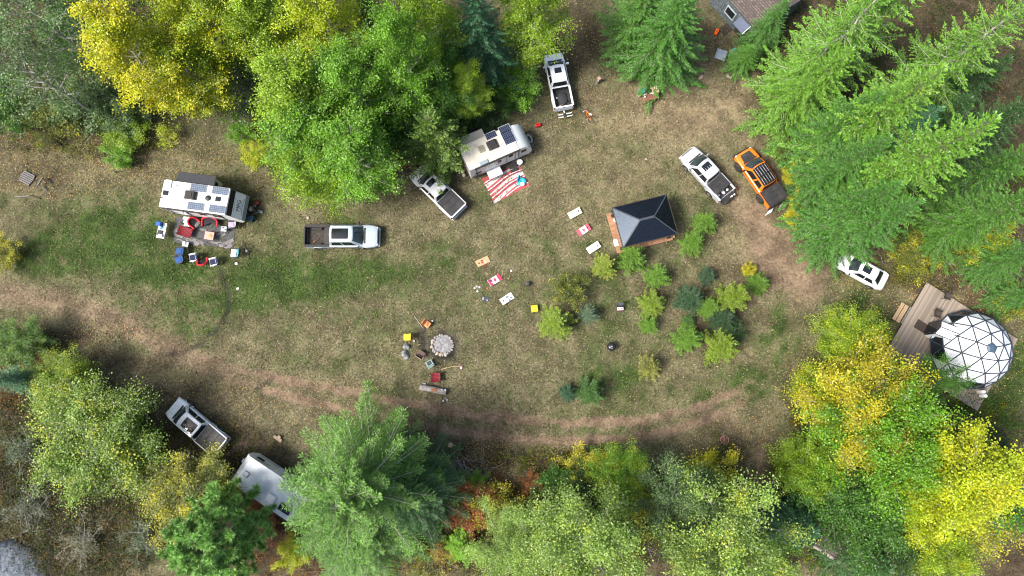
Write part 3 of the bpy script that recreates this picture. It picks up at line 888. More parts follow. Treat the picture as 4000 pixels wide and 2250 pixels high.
tree('round', 2445, 1895, 5, 2.5, LIME, .45, 'broadleaf_tree', 'golden green tree left of the forked birch', GA)
tree('larch', 1795, 2160, 3.2, 1.3, LIME, .0, 'larch_tree', 'bright green young larch alone in the brown brush at the bottom', GY)

# lower right
tree('birch', 3490, 1625, 12, 4.3, AMBER, .4, 'birch_tree', 'orange-gold birch in front of the dome', GA)
tree('round', 3365, 1350, 6, 2.6, YG, .42, 'broadleaf_tree', 'golden green tree covering the corner of the dome deck', GA)
tree('round', 3290, 1545, 6, 3.0, YG, .55, 'broadleaf_tree', 'low golden tree on the left side of the orange-gold birch', GA)
tree('birch', 3735, 1522, 10, 1.8, GREEN_, .1, 'birch_tree', 'slim green tree reaching over the white dome panels', GA)
tree('round', 3520, 1768, 11, 4.5, LIME, .12, 'broadleaf_tree', 'broad fresh green tree below the orange-gold birch', GA)
tree('round', 3715, 1810, 7, 3.1, GREEN_, .2, 'broadleaf_tree', 'darker green tree below the lower deck corner', GA)
tree('aspen', 3890, 1945, 13, 4.2, YEL, .5, 'aspen_tree', 'long yellow aspen leaning to the lower right corner', GA)
tree('round', 3653, 1978, 9, 3.1, YEL, .48, 'aspen_tree', 'yellow tree at the lower left of the long yellow aspen', GA)
tree('round', 3407, 2020, 8, 4.0, GREEN_, .18, 'broadleaf_tree', 'mid green tree between the lime tree at the path and the yellow trees', GA)
tree('round', 3200, 1880, 7, 2.4, YG, .2, 'broadleaf_tree', 'lime tree standing right beside the dirt path', GA)
tree('round', 3700, 2170, 7, 3.0, YG, .4, 'broadleaf_tree', 'yellow-green tree at the bottom edge below the yellow trees', GA)
tree('open', 3900, 2090, 9, 3.0, OLIVE, .6, 'birch_tree', 'thin amber tree in the lower right corner', GA)
tree('spruce', 4120, 2090, 13, 3.4, FIRG, 0, 'fir_tree', 'green fir cut by the right edge beside the long yellow aspen', GA)
tree('spruce', 3185, 2110, 7, 2.6, BLUE, 0, 'spruce_tree', 'blue-green spruce over the corner of the lower cabin', GA)
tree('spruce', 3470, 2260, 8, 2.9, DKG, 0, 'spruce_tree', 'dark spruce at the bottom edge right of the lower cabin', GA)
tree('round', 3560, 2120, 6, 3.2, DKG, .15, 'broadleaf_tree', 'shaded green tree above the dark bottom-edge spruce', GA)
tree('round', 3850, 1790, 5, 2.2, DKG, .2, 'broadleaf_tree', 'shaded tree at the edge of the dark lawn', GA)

# upper right wood
tree('fir', 3905, 535, 20, 4.7, FIRL, .05, 'fir_tree', 'tallest light green fir whose pointed tip reaches furthest right', GF)
tree('fir', 3715, 320, 19, 4.2, FIRL, .3, 'fir_tree', 'yellow-green fir with a pale trunk above the tallest fir', GF)
tree('fir', 3690, 470, 15, 3.4, BLUE, 0, 'fir_tree', 'blue-green fir between the yellow-green fir and the tallest fir', GF)
tree('pale_fir', 3760, -230, 22, 4.8, FIRL, .28, 'fir_tree', 'thin-crowned fir with pale bare branches at the top edge', GF)
tree('pale_fir', 3560, -60, 20, 3.9, FIRL, .22, 'fir_tree', 'light green fir with pale branch tips beside the shingled cabin', GF)
tree('fir', 3330, 230, 13, 3.7, FIRL, .05, 'fir_tree', 'bushy fir at the left of the wood above the brown clearing', GF)
tree('fir', 3460, 400, 14, 3.4, FIRG, .08, 'fir_tree', 'mid green fir behind the bushy left fir', GF)
tree('fir', 3610, 838, 15, 3.4, FIRG, 0, 'fir_tree', 'fir at the bottom of the wood overhanging the white sedan', GF)
tree('fir', 3480, 580, 14, 3.3, FIRG, .12, 'fir_tree', 'fir beside the orange pickup', GF)
tree('fir', 3530, 760, 14, 3.4, FIRG, 0, 'fir_tree', 'fir between the sedan fir and the one beside the orange pickup', GF)
tree('pale_fir', 4100, 40, 19, 4.4, FIRL, .25, 'fir_tree', 'thin pale fir cut by the upper right corner', GF)
tree('fir', 4090, 430, 15, 3.6, DKG, 0, 'fir_tree', 'dark fir at the right edge behind the yellow-green fir', GF)
tree('fir', 4110, 800, 14, 3.4, GREEN_, 0, 'fir_tree', 'green fir at the right edge below the tip of the tallest fir', GF)
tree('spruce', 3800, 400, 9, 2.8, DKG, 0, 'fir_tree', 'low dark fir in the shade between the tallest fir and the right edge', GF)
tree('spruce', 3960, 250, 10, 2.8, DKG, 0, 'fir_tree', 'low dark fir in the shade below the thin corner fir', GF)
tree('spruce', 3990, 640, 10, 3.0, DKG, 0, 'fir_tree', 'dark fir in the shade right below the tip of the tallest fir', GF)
tree('spruce', 4080, 620, 12, 3.0, GREEN_, 0, 'fir_tree', 'green fir half outside the right edge level with the tallest fir tip', GF)
tree('spruce', 3880, 860, 8, 2.4, GREEN_, 0, 'fir_tree', 'green fir above the yellow bush of the glade', GF)
tree('spruce', 3080, 20, 8, 2.0, FIRG, 0, 'fir_tree', 'small fir standing before the shingled cabin roof', GF)
tree('spruce', 2940, 190, 4, 1.7, GREEN_, 0, 'fir_tree', 'little dark fir at the cabin corner beside the grey table', GF)
tree('fir', 2695, -10, 13, 4.1, FIRG, .05, 'fir_tree', 'great fir alone at the top edge between the pickup lane and the cabin', GF)
tree('fir', 2560, -90, 12, 3.1, GREEN_, 0, 'fir_tree', 'darker fir on the left side of the great lone fir', GF)
tree('spruce', 4110, 1000, 9, 2.4, FIRG, 0, 'fir_tree', 'bright green fir at the right edge above the dome', GF)
tree('spruce', 4175, 1150, 8, 1.9, FIRG, 0, 'fir_tree', 'slim green fir at the right edge beside the dome deck', GF)

# young larches on the grass
for px, py, r, h, col, acc, lab in [
    (2471, 1005, 48, 3.4, LIME, .0, 'full green young larch against the near eave of the pavilion'), (2364, 1040, 44, 2.6, YG, .5, 'yellow-green young larch left of the pavilion larch'),
    (2570, 1078, 42, 2.8, LIME, .18, 'tall lime young larch at the top of the middle column'), (2550, 1185, 43, 2.8, YG, .18, 'wide lime young larch second in the middle column'),
    (2538, 1272, 33, 2.0, LIME, .0, 'small green young larch third in the middle column'), (2697, 1165, 48, 3.2, (.055, .145, .035), .0, 'dark blue-green young larch left of the brightest one'),
    (2766, 1076, 31, 1.8, (.05, .13, .035), .0, 'little dark young larch alone above the larch thicket'), (2865, 1160, 52, 4.4, YG, .32, 'brightest yellow-tipped young larch in the thicket'),
    (2771, 1200, 36, 2.6, LIME, .3, 'yellowing young larch squeezed between the dark one and the brightest one'), (2825, 1245, 52, 2.4, DKG, .1, 'shaded young larch at the foot of the brightest one'),
    (2689, 1320, 48, 3.2, LIME, .0, 'green young larch at the lower left of the thicket'), (2820, 1352, 56, 4.0, YG, .12, 'large lime young larch at the bottom of the thicket'),
    (2540, 1433, 40, 2.4, OLIVE, .55, 'olive-gold young larch alone below the kettle grill'), (2965, 1104, 36, 2.0, LIME, .15, 'sparse young larch nearest to the dirt track'),
    (2707, 945, 42, 2.8, LIME, .05, 'green young larch right of the pavilion'), (2758, 870, 40, 2.8, LIME, .0, 'green young larch at the pavilion corner nearest the orange pickup'),
    (2172, 1262, 58, 3.2, YG, .25, 'lime young larch below the golden bush'), (2300, 1228, 34, 2.2, GREY, .2, 'grey-green young larch right of the golden bush'),
    (2221, 1535, 28, 1.9, (.05, .16, .045), .0, 'small blue-green young larch of the lowest pair'), (2308, 1534, 48, 3.0, GREEN_, .0, 'large deep green young larch of the lowest pair'), (2690, 1255, 24, 1.2, GREEN_, .3, 'tiny young larch between the two left thicket larches')]:
    tree('larch', px, py, h, r * .0225, (col[0] * .70, col[1] * .68, col[2]), acc, 'young_larch', lab, GY, direct=True)
tree('shrub', 2222, 1135, 2.4, 1.45, OLIVE, .4, 'shrub', 'golden green bush', GS, 'shrub', direct=True)['label'] = 'golden green bush in the grass right of the small black stove'
tree('shrub', 2918, 1056, 1.1, .6, YEL, .85, 'shrub', 'small amber bush beside the dirt track', GS, 'shrub', direct=True)
tree('shrub', 2860, 1310, 1.4, 1.1, DKG, .1, 'shrub', 'dark leafy bush between the two brightest thicket larches', GS, 'shrub', direct=True)

# ------------------------------------------------------------------ undergrowth, low plants and dead twigs that nobody could count
def build_undergrowth():
    rs = np.random.RandomState(21)
    zones = [(300, 170, 620, 250, 900, GREEN_), (1000, 180, 620, 280, 900, GREEN_), (1720, 230, 330, 260, 500, DKG), (3500, 220, 560, 380, 900, DKG), (3650, 700, 420, 260, 500, GREEN_), (3600, 1050, 330, 70, 260, OLIVE),
             (250, 1750, 360, 260, 1300, (.06, .095, .028)), (260, 2080, 420, 190, 1500, (.065, .10, .03)), (800, 1900, 330, 260, 420, OLIVE), (1300, 2120, 460, 170, 520, RUST), (1900, 2080, 330, 180, 620, OLIVE), (1850, 1950, 220, 120, 260, RUST), (2350, 2000, 380, 200, 560, OLIVE),
             (3450, 1950, 480, 330, 1000, GREEN_), (3300, 1560, 260, 160, 260, OLIVE), (3780, 1650, 200, 120, 200, GREEN_), (330, 560, 300, 60, 160, OLIVE), (1250, 690, 230, 40, 60, GREEN_), (60, 1450, 110, 160, 160, RUST), (2170, 1800, 300, 40, 160, OLIVE), (2800, 1830, 90, 130, 60, OLIVE)]
    P, col, sg, per = [], [], [], 26
    for px, py, rx, ry, k, c in zones:
        a, r = rs.uniform(0, 6.283, k), np.sqrt(rs.rand(k))
        X, Y = px + np.cos(a) * r * rx, py + np.sin(a) * r * ry
        gx, gy = GXY(X, Y)
        P.append(np.stack([gx, gy, rs.uniform(.05, .55, k)], 1))
        t = rs.rand(k, 1)
        g_ = rs.rand(k, 1)
        cc = np.array([c]) * rs.uniform(.3, .8, (k, 1))
        grey = np.array([[.085, .075, .055]]) * rs.uniform(.5, 1.3, (k, 1))
        col.append(np.where(g_ < (.40 if c in (OLIVE, RUST) or len(P) in (7, 8) else .15), grey, cc) + t ** 6 * np.array([[.14, .07, .0]]))
        sg.append(rs.uniform(.16, .42, k))
    P, col, sg = np.concatenate(P), np.concatenate(col), np.concatenate(sg)
    Q, D, U, L, Wd, var = leaf_cloud(rs, P, sg, per, .12, flat=.6)
    Q[:, 2] = np.abs(Q[:, 2]) + .02
    me = cards(Q, D, U, L, Wd, var, 'undergrowth', tint_material('undergrowth_leaves'))
    colour_cards(me, np.repeat(col, per, 0) * (.6 + .8 * var[:, None]))
    o = bpy.data.objects.new('undergrowth', me); C.objects.link(o)
    tag(o, 'low mixed undergrowth covering the forest floor and the slope', 'undergrowth', kind='stuff')
    tw = MB()
    rnd = random.Random(5)
    for px, py, rx, ry, k in [(930, 380, 90, 60, 60), (1320, 745, 110, 18, 110), (1560, 640, 60, 60, 60), (1850, 1830, 70, 50, 50), (1900, 2150, 260, 80, 130), (250, 1950, 300, 250, 170), (740, 1830, 80, 40, 60), (3650, 1010, 260, 30, 70), (3790, 1050, 60, 40, 30), (1330, 2220, 200, 40, 50), (2560, 2080, 60, 80, 40), (1900, 1930, 100, 30, 50), (3060, 600, 40, 60, 30), (200, 1480, 150, 80, 60)]:
        for _ in range(k):
            a, r = rnd.uniform(0, 6.283), math.sqrt(rnd.random())
            p = W(px + math.cos(a) * r * rx, py + math.sin(a) * r * ry, rnd.uniform(.03, .25))
            b = rnd.uniform(0, 6.283)
            ln = rnd.uniform(.4, 1.8)
            q = p + Vector((math.cos(b) * ln, math.sin(b) * ln, rnd.uniform(-.02, .35)))
            mid = p.lerp(q, .5) + Vector((rnd.gauss(0, .08), rnd.gauss(0, .08), rnd.uniform(0, .1)))
            tw.path([p, mid, q], [.018, .013, .005], 4)
    o = tw.build('deadwood', DEAD_WOOD)
    tag(o, 'grey dead twigs and fallen branches lying through the undergrowth', 'twigs', kind='stuff')

build_undergrowth()
# ------------------------------------------------------------------ vehicles
GLASS = M('dark_glass', (0.012, 0.015, 0.018), 0.05, spec=0.6, var=0.3, scale=1.5)
SCREEN = M('windscreen', (0.03, 0.042, 0.045), 0.04, spec=0.6, var=0.7, scale=2.5)
RUBBER = M('rubber', (0.022, 0.021, 0.020), 0.85, scale=12, dirt=0.35)
BLACK = M('black_plastic', (0.020, 0.020, 0.021), 0.55, scale=9, dirt=0.15)
SATIN = M('satin_black', (0.028, 0.029, 0.031), 0.5, scale=4, dirt=0.25)
CHROME = M('bright_metal', (0.55, 0.56, 0.57), 0.25, metal=0.9)
ALLOY = M('alloy', (0.38, 0.38, 0.39), 0.35, metal=0.7)
DARK_ALLOY = M('dark_alloy', (0.06, 0.06, 0.06), 0.4, metal=0.4)
LAMP = M('clear_lamp', (0.60, 0.62, 0.63), 0.15, spec=0.7)
REDLAMP = M('red_lamp', (0.28, 0.012, 0.012), 0.2, spec=0.6)
WHITE = M('white_paint', (0.80, 0.81, 0.82), 0.35, var=0.05, scale=1.2, dirt=0.06)
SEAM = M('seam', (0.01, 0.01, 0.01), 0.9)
def paint(name, col, metal=0.1): return M(name, col, 0.32, metal=metal, var=0.05, scale=1.0, coat=0.6, dirt=0.07)

def weld(o, d=0.0005):
    import bmesh
    bm = bmesh.new(); bm.from_mesh(o.data)
    bmesh.ops.remove_doubles(bm, verts=bm.verts, dist=d)
    bmesh.ops.recalc_face_normals(bm, faces=bm.faces)
    bm.to_mesh(o.data); bm.free()
    o.data.polygons.foreach_set('use_smooth', [True] * len(o.data.polygons))
    o.data.set_sharp_from_angle(angle=R(38))
    return o

def wheel(root, x, y, r, wd, rim, name='wheel'):
    s = 1 if y > 0 else -1
    rot = Matrix.Rotation(R(-90) * s, 4, 'X')
    e = MB().lathe([(r * .62, -wd / 2), (r * .93, -wd / 2), (r, -wd * .33), (r, wd * .33), (r * .93, wd / 2), (r * .66, wd / 2), (r * .62, wd * .3)], n=24).build(name, RUBBER, root, smooth=True)
    e.location = (x, y, r); e.rotation_euler = rot.to_euler()
    rb = MB().lathe([(r * .63, wd * .05), (r * .63, wd * .34), (r * .56, wd * .30), (r * .2, wd * .40), (r * .12, wd * .44), (0.001, wd * .44)], n=20)
    for k in range(6):
        a = k * math.pi / 3
        rb.bar((math.cos(a) * r * .12, math.sin(a) * r * .12, wd * .42), (math.cos(a) * r * .58, math.sin(a) * r * .58, wd * .36), r * .13, .02)
    rb.build('rim', rim, e, smooth=True)

def body_loft(stations, parent, mat, name='body'):
    """stations: x, half width, underside z, shoulder z, top z"""
    mb = MB()
    rows = []
    for x, w, zb, zs, zt in stations:
        half = [(w * .93, zb), (w, zb + (zs - zb) * .35), (w * 1.0, zb + (zs - zb) * .75), (w * .985, zs), (w * .93, zs + (zt - zs) * .6), (w * .80, zt - .012), (w * .45, zt + .012), (0, zt + .02)]
        rows.append([(x, y, z) for y, z in half] + [(x, -y, z) for y, z in half[-2::-1]])
    mb.grid(rows)
    for row, fl in ((rows[0], 1), (rows[-1], 0)):
        mb.add(row, (tuple(range(len(row))),))
    return weld(mb.build(name, mat, parent))

class Cab:
    def __init__(s, xw, xf, xr, xc, wb, wr, zb, zr, bow=.14, crown=.05):
        s.__dict__.update(xw=xw, xf=xf, xr=xr, xc=xc, wb=wb, wr=wr, zb=zb, zr=zr, bow=bow, crown=crown)
    def front(s, u, t, off=0):
        b = Vector((s.xw + s.bow * (1 - u * u), s.wb * u, s.zb)); r = Vector((s.xf + s.bow * .6 * (1 - u * u), s.wr * u, s.zr + s.crown * (1 - u * u)))
        n = Vector((s.zr - s.zb, 0, s.xw - s.xf)).normalized()
        return b.lerp(r, t) + n * (off + .03 * math.sin(math.pi * t))
    def rear(s, u, t, off=0):
        b = Vector((s.xc - .04 * (1 - u * u), s.wb * u, s.zb)); r = Vector((s.xr - .05 * (1 - u * u), s.wr * u, s.zr + s.crown * (1 - u * u)))
        n = Vector((-(s.zr - s.zb), 0, s.xr - s.xc)).normalized()
        return b.lerp(r, t) + n * off
    def side(s, u, t, sg, off=0):
        b = Vector((s.xc + (s.xw - s.xc) * u, sg * s.wb, s.zb)); r = Vector((s.xr + (s.xf - s.xr) * u, sg * s.wr, s.zr))
        n = Vector((0, sg * (s.zr - s.zb), s.wb - s.wr)).normalized()
        return b.lerp(r, t) + n * (off + .025 * math.sin(math.pi * t))
    def roof(s, u, v, off=0):
        x = s.xr - .05 * (1 - v * v) + (s.xf - s.xr + (.05 + s.bow * .6) * (1 - v * v)) * u
        return Vector((x, s.wr * v, s.zr + s.crown * (1 - v * v) + .03 * math.sin(math.pi * u) + off))
    def patch(s, fn, u0, u1, t0, t1, off, n=7, **k):
        return [[fn(u0 + (u1 - u0) * i / n, t0 + (t1 - t0) * j / 3, off=off, **k) for i in range(n + 1)] for j in range(4)]
    def shell(s, parent, mat):
        mb = MB()
        mb.grid(s.patch(s.front, -1, 1, 0, 1, 0))
        mb.grid(s.patch(s.rear, -1, 1, 0, 1, 0))
        for sg in (-1, 1): mb.grid(s.patch(s.side, 0, 1, 0, 1, 0, sg=sg))
        mb.grid([[s.roof(i / 3, -1 + 2 * j / 7) for j in range(8)] for i in range(4)])
        o = weld(mb.build('cab', mat, parent), .004)
        b = o.modifiers.new('bevel', 'BEVEL'); b.width = .035; b.segments = 2; b.angle_limit = R(30)
        return o
    def windows(s, parent, cuts, screen=SCREEN, back=True):
        MB().grid(s.patch(s.front, -.90, .90, .05, .92, .012)).build('windshield', screen, parent, smooth=True)
        if back: MB().grid(s.patch(s.rear, -.86, .86, .14, .88, .012)).build('rear_window', GLASS, parent, smooth=True)
        for sg in (-1, 1):
            for u0, u1 in cuts:
                MB().grid(s.patch(s.side, u0, u1, .12, .86, .012, sg=sg)).build('side_window', GLASS, parent, smooth=True)
    def sunroof(s, parent, u0, u1, v, name='sunroof', mat=GLASS):
        MB().grid([[s.roof(u0 + (u1 - u0) * i / 3, -v + 2 * v * j / 5, .012) for j in range(6)] for i in range(4)]).build(name, mat, parent, smooth=True)

def pickup(label, pf, pt, L, w, hood, ws, roof, mat, cover='full', sun=None, ribs=0, rail=None, rim=ALLOY, wr=.40, zr=1.84, flare=None, hoodpanel=None, gate=False, liner=SATIN, roofmat=None, cuts=((.08, .44), (.48, .90)), mirror=BLACK, wout=0.0):
    a, b = W(*pf, 1.05), W(*pt, 1.15)
    c = (a + b) / 2
    root = thing('pickup_truck', label, 'pickup truck', (c.x, c.y, 0), math.atan2(a.y - b.y, a.x - b.x), 'pickup trucks parked on the clearing')
    h = L / 2
    xw, zb = h - hood, 1.16
    xf = xw - ws; xr = xf - roof; xc = xr - .22
    st = [(h, w * .70, .62, .74, .86), (h - .05, w * .86, .50, .80, .95), (h - .18, w * .94, .44, .88, 1.0), (h - .42, w * .985, .42, .93, 1.03), (h - .8, w, .42, .98, 1.07), (xw + .1, w, .42, 1.02, 1.12), (xw - .3, w, .42, 1.06, 1.15), (xc + .6, w, .42, 1.08, 1.15), (xc, w, .42, 1.08, 1.15)]
    body_loft(st, root, mat)
    cab = Cab(xw + .02, xf, xr, xc + .02, w * .90, w * .70, 1.13, zr)
    cab.shell(root, mat)
    cab.windows(root, cuts)
    if roofmat: cab.sunroof(root, .01, .99, .97, 'roof_skin', roofmat)
    if sun:
        for q in sun: cab.sunroof(root, *q)
    for k in range(ribs):
        v = -.72 + 1.44 * k / (ribs - 1)
        for u0, u1 in (((.06, .46), (.52, .95)) if roofmat else ((.04, .62),)):
            MB().path([cab.roof(u0 + (u1 - u0) * i / 4, v, .012) for i in range(5)], .014, 5).build('roof_rib', CHROME if roofmat else mat, root, smooth=True)
    # hood creases and cowl
    hc = MB()
    for s in (-1, 1):
        hc.path([(xw + .12, s * w * .50, 1.150), (h - .8, s * w * .44, 1.098), (h - .35, s * w * .40, 1.045)], .016, 5)
    hc.build('hood_crease', mat, root, smooth=True)
    MB().bar((xw + .20, -w * .7, 1.135), (xw + .20, w * .7, 1.135), .14, .03).build('cowl', BLACK, root, bevel=.01)
    if hoodpanel:
        MB().grid([[(x, y * k, z) for y in (-w * .55, -w * .2, w * .2, w * .55)] for x, k, z in ((xw + .2, 1.1, 1.158), (h - .8, 1.06, 1.112), (h - .35, .95, 1.062), (h - .22, .85, 1.04))]).build('hood_panel', hoodpanel, root, smooth=True)
    for s in (-1, 1):
        MB().box((h - .10, s * w * .70, .86), (.16, w * .30, .16), rz=-s * .35).build('headlight', LAMP, root, bevel=.03)
        m = MB().box((xw - .30, s * (w + .14), 1.26), (.14, .26, .20)).bar((xw - .28, s * (w - .1), 1.18), (xw - .29, s * (w + .1), 1.24), .06, .05)
        m.build('mirror', mirror, root, bevel=.03)
        MB().box((-h + .03, s * w * .93, .98), (.10, .14, .36)).build('tail_light', REDLAMP, root, bevel=.015)
        for xx in ((xc + .5), (xw - .62)):
            MB().box((xx, s * (w + .012), .98), (.17, .035, .035)).build('door_handle', mat if mirror is not BLACK else BLACK, root, bevel=.01)
        sm = MB()
        for xx in (xc + .03, (xc + xw) / 2, xw - .02):
            sm.bar((xx, s * (w + .001), .50), (xx, s * (w * .985 + .001), 1.05), .012, .012)
        sm.build('door_seam', SEAM, root)
    MB().box((h + .01, 0, .68), (.10, w * 1.15, .26)).build('grille', BLACK, root, bevel=.03)
    MB().box((h + .03, 0, .50), (.22, w * 1.72, .20)).build('front_bumper', mat if roofmat is None else BLACK, root, bevel=.06)
    # bed
    bl = xc - .03
    inx = w * .80
    bd = MB()
    for s in (-1, 1): bd.box(((bl - h) / 2, s * (w + inx) / 2, .81), (bl + h, w - inx, .74))
    bd.box((bl - .04, 0, .81), (.08, 2 * inx, .74))
    bd.box(((bl - h) / 2, 0, .56), (bl + h - .1, 2 * inx, .2))
    bd.build('bed', mat, root, bevel=.03)
    lin = MB().box(((bl - h) / 2, 0, .665), (bl + h - .2, 2 * inx - .02, .006))
    for k in range(9): lin.box(((bl - h) / 2, -inx * .88 + 1.76 * inx * k / 8, .675), (bl + h - .22, .045, .012))
    for s in (-1, 1):
        lin.box((-h + .98, s * (inx - .10), .78), (.85, .20, .22))
        lin.box(((bl - h) / 2, s * (inx - .012), .92), (bl + h - .2, .02, .48))
    lin.box((bl - .10, 0, .92), (.03, 2 * inx - .05, .48))
    lin.build('bed_liner', liner, root)
    if rail:
        rl = MB()
        for s in (-1, 1): rl.box(((bl - h) / 2, s * (w + inx) / 2, 1.195), (bl + h - .02, w - inx + .02, .03))
        rl.box((bl - .05, 0, 1.195), (.1, 2 * inx - .02, .03))
        rl.build('bed_rail', rail, root, bevel=.01)
    tg = MB()
    if gate:
        tg.box((-h - .26, 0, .70), (.50, 2 * inx, .06))
        for k in range(10): tg.box((-h - .26, -inx * .9 + 1.8 * inx * k / 9, .74), (.46, .05, .03))
        tg.build('tailgate', BLACK, root, bevel=.01)
    else:
        tg.box((-h + .03, 0, .83), (.07, 2 * inx + .02, .72)).box((-h - .01, 0, 1.19), (.13, 2 * inx + .1, .04))
        tg.build('tailgate', rail or mat, root, bevel=.02)
        MB().box((-h - .012, 0, .98), (.02, .26, .08)).build('gate_handle', BLACK, root, bevel=.01)
    MB().box((-h - .07, 0, .56), (.18, w * 1.86, .17)).box((-h - .06, 0, .64), (.13, w * .9, .03)).build('rear_bumper', CHROME if roofmat is None else BLACK, root, bevel=.04)
    MB().tube((-h - .1, 0, .46), (-h - .38, 0, .46), .035).lathe([(.03, 0), (.035, .05), (.02, .09)], c=(-h - .36, 0, .47), n=8).build('hitch', BLACK, root)
    if cover:
        full = bl + h - .08
        ln = full if cover == 'full' else full * .60
        cv = MB()
        n = 3
        for k in range(n):
            x1 = bl - .02 - ln * k / n
            cv.box((x1 - ln / n / 2, 0, 1.215), (ln / n - .012, 2 * inx + .10, .035))
        for s in (-1, 1): cv.box((bl - ln / 2, s * (inx + .06), 1.21), (ln, .04, .05))
        if cover != 'full':
            for k in (0, 1): cv.box((bl - ln - .03, 0, 1.25 + k * .045), (.36, 2 * inx + .06, .04))
        cv.build('tonneau_cover', SATIN, root, bevel=.012)
    xa, xb = h - .98, -h + 1.12
    for s in (-1, 1):
        for xx in (xa, xb):
            wheel(root, xx, s * (w - .10 + wout), wr, .26, rim)
            ar = MB()
            ar.path([(xx + math.cos(t) * (wr + .07), s * (w + .005), wr + math.sin(t) * (wr + .07)) for t in [math.pi * i / 10 for i in range(11)]], .045 if flare else .03, 6)
            ar.build('wheel_arch', flare or (mat if roofmat is None else BLACK), root, smooth=True)
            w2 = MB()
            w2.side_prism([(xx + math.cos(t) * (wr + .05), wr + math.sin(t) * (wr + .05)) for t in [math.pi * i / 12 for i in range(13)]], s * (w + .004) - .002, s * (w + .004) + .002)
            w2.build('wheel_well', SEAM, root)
    return root

P_ICE = paint('ice_blue_paint', (0.47, 0.55, 0.62), .15)
P_SILV = paint('silver_paint', (0.52, 0.55, 0.57), .25)
P_PEARL = paint('pearl_paint', (0.66, 0.67, 0.67), .1)
P_WHITE = paint('gloss_white_paint', (0.80, 0.83, 0.85), .0)
P_ORANGE = paint('orange_paint', (0.78, 0.19, 0.015), .0)
OLDBED = M('worn_bed', (0.035, 0.031, 0.027), .8, var=.5, scale=5, dirt=.25)

truckA = pickup('pale blue long pickup with open black-railed bed and wide glass roof', (1478, 921), (1187, 921), 6.4, 1.00, 1.33, .80, 1.86, P_ICE, cover=None, sun=((.10, .83, .66),), rail=BLACK, liner=OLDBED, zr=1.92, wr=.42)
MB().path([(-2.55, -.55, .71), (-2.3, -.35, .72), (-2.05, -.1, .73)], .035, 6).box((-2.45, -.45, .73), (.16, .12, .1), rz=.6).build('rusty_chain', M('rust', (.20, .09, .05), .8), truckA, smooth=True)
MB().box((-1.15, 0, 1.0), (.42, 1.56, .62)).build('toolbox', SATIN, truckA, bevel=.03)
pickup('pearl silver pickup with ribbed roof and folded black bed cover, nose under the larch', (1620, 657), (1796, 827), 5.45, .98, 1.15, .66, 1.52, P_PEARL, sun=((.62, .93, .62),), ribs=6, cuts=((.10, .46), (.50, .90)))
truckC = pickup('silver pickup with half rolled bed cover, its tailgate lowered', (2684, 588), (2846, 764), 5.25, .96, 1.08, .64, 1.42, P_SILV, cover='half', sun=((.48, .86, .60),), ribs=5, gate=True, mirror=CHROME)
truckD = pickup('orange pickup with black hood panel and black ribbed roof', (2903, 589), (3044, 789), 5.55, .99, 1.25, .70, 1.78, P_ORANGE, roofmat=M('gloss_black', (.012, .012, .013), .12, coat=.5), ribs=5, rim=DARK_ALLOY, wr=.45, flare=BLACK, hoodpanel=SATIN, rail=BLACK, wout=.10, cuts=((.10, .42), (.48, .90)))
pickup('white pickup with dark glass roof and black cover, half under the big round tree', (667, 1584), (859, 1749), 5.6, .98, 1.05, .66, 1.62, P_WHITE, sun=((.10, .80, .66),))
truckF = pickup('white pickup with open cluttered bed and white bike rack behind', (2158, 196), (2206, 428), 5.25, .93, 1.0, .62, 1.46, P_WHITE, cover=None, sun=((.50, .82, .48),), zr=1.80, mirror=P_WHITE, rim=DARK_ALLOY)
RACKW = M('rack_white', (.70, .70, .68), .5)
rk = MB()
for xx in (-3.12, -3.38):
    rk.path([(xx, -.62, .62), (xx, 0, .60), (xx, .62, .62)], .05, 8)
rk.bar((-2.7, 0, .5), (-3.45, 0, .58), .09, .08)
for s in (-1, 1):
    for xx in (-3.12, -3.38): rk.path([(xx, s * .62, .66), (xx - .03, s * .66, .85)], .02, 6)
rk.build('bike_rack', RACKW, truckF, smooth=True)
bx = MB().box((-3.25, 0, .63), (.40, .30, .06)).build('rack_clamp', BLACK, truckF, bevel=.02)

def in_bed(root, name, label, cat, x, y, z, mb, mat, **k):
    """a loose thing lying in or on a vehicle: top-level, placed through the vehicle's own position"""
    r = root.rotation_euler.z
    o = mb.build(name, mat, None, **k)
    o.location = (root.location.x + x * math.cos(r) - y * math.sin(r), root.location.y + x * math.sin(r) + y * math.cos(r), z)
    o.rotation_euler = (0, 0, r)
    return tag(o, label, cat)

GALV = M('galvanised', (.45, .46, .46), .45, metal=.5)
CLOTHW = M('white_cloth', (.70, .70, .71), .8, var=.08)
CLOTHD = M('dark_canvas', (.035, .036, .04), .9)
in_bed(truckC, 'jug', 'white jug lying in the open end of the silver pickup bed', 'jug', -2.25, -.42, .70, MB().lathe([(.09, 0), (.11, .05), (.11, .2), (.04, .28), (.03, .32)], n=12), CLOTHW, smooth=True)
in_bed(truckC, 'towel', 'white crumpled towel in the bed of the silver pickup', 'towel', -2.15, -.02, .69, MB().lathe([(.20, 0), (.22, .05), (.12, .11), (.05, .09)], n=9, sx=1.2, sy=.7), CLOTHW, smooth=True)
in_bed(truckC, 'cooler_bag', 'grey shoulder bag in the far corner of the silver pickup bed', 'bag', -2.1, .55, .69, MB().box((0, 0, .10), (.28, .22, .2)).box((0, 0, .215), (.22, .16, .03)), GALV, bevel=.04)
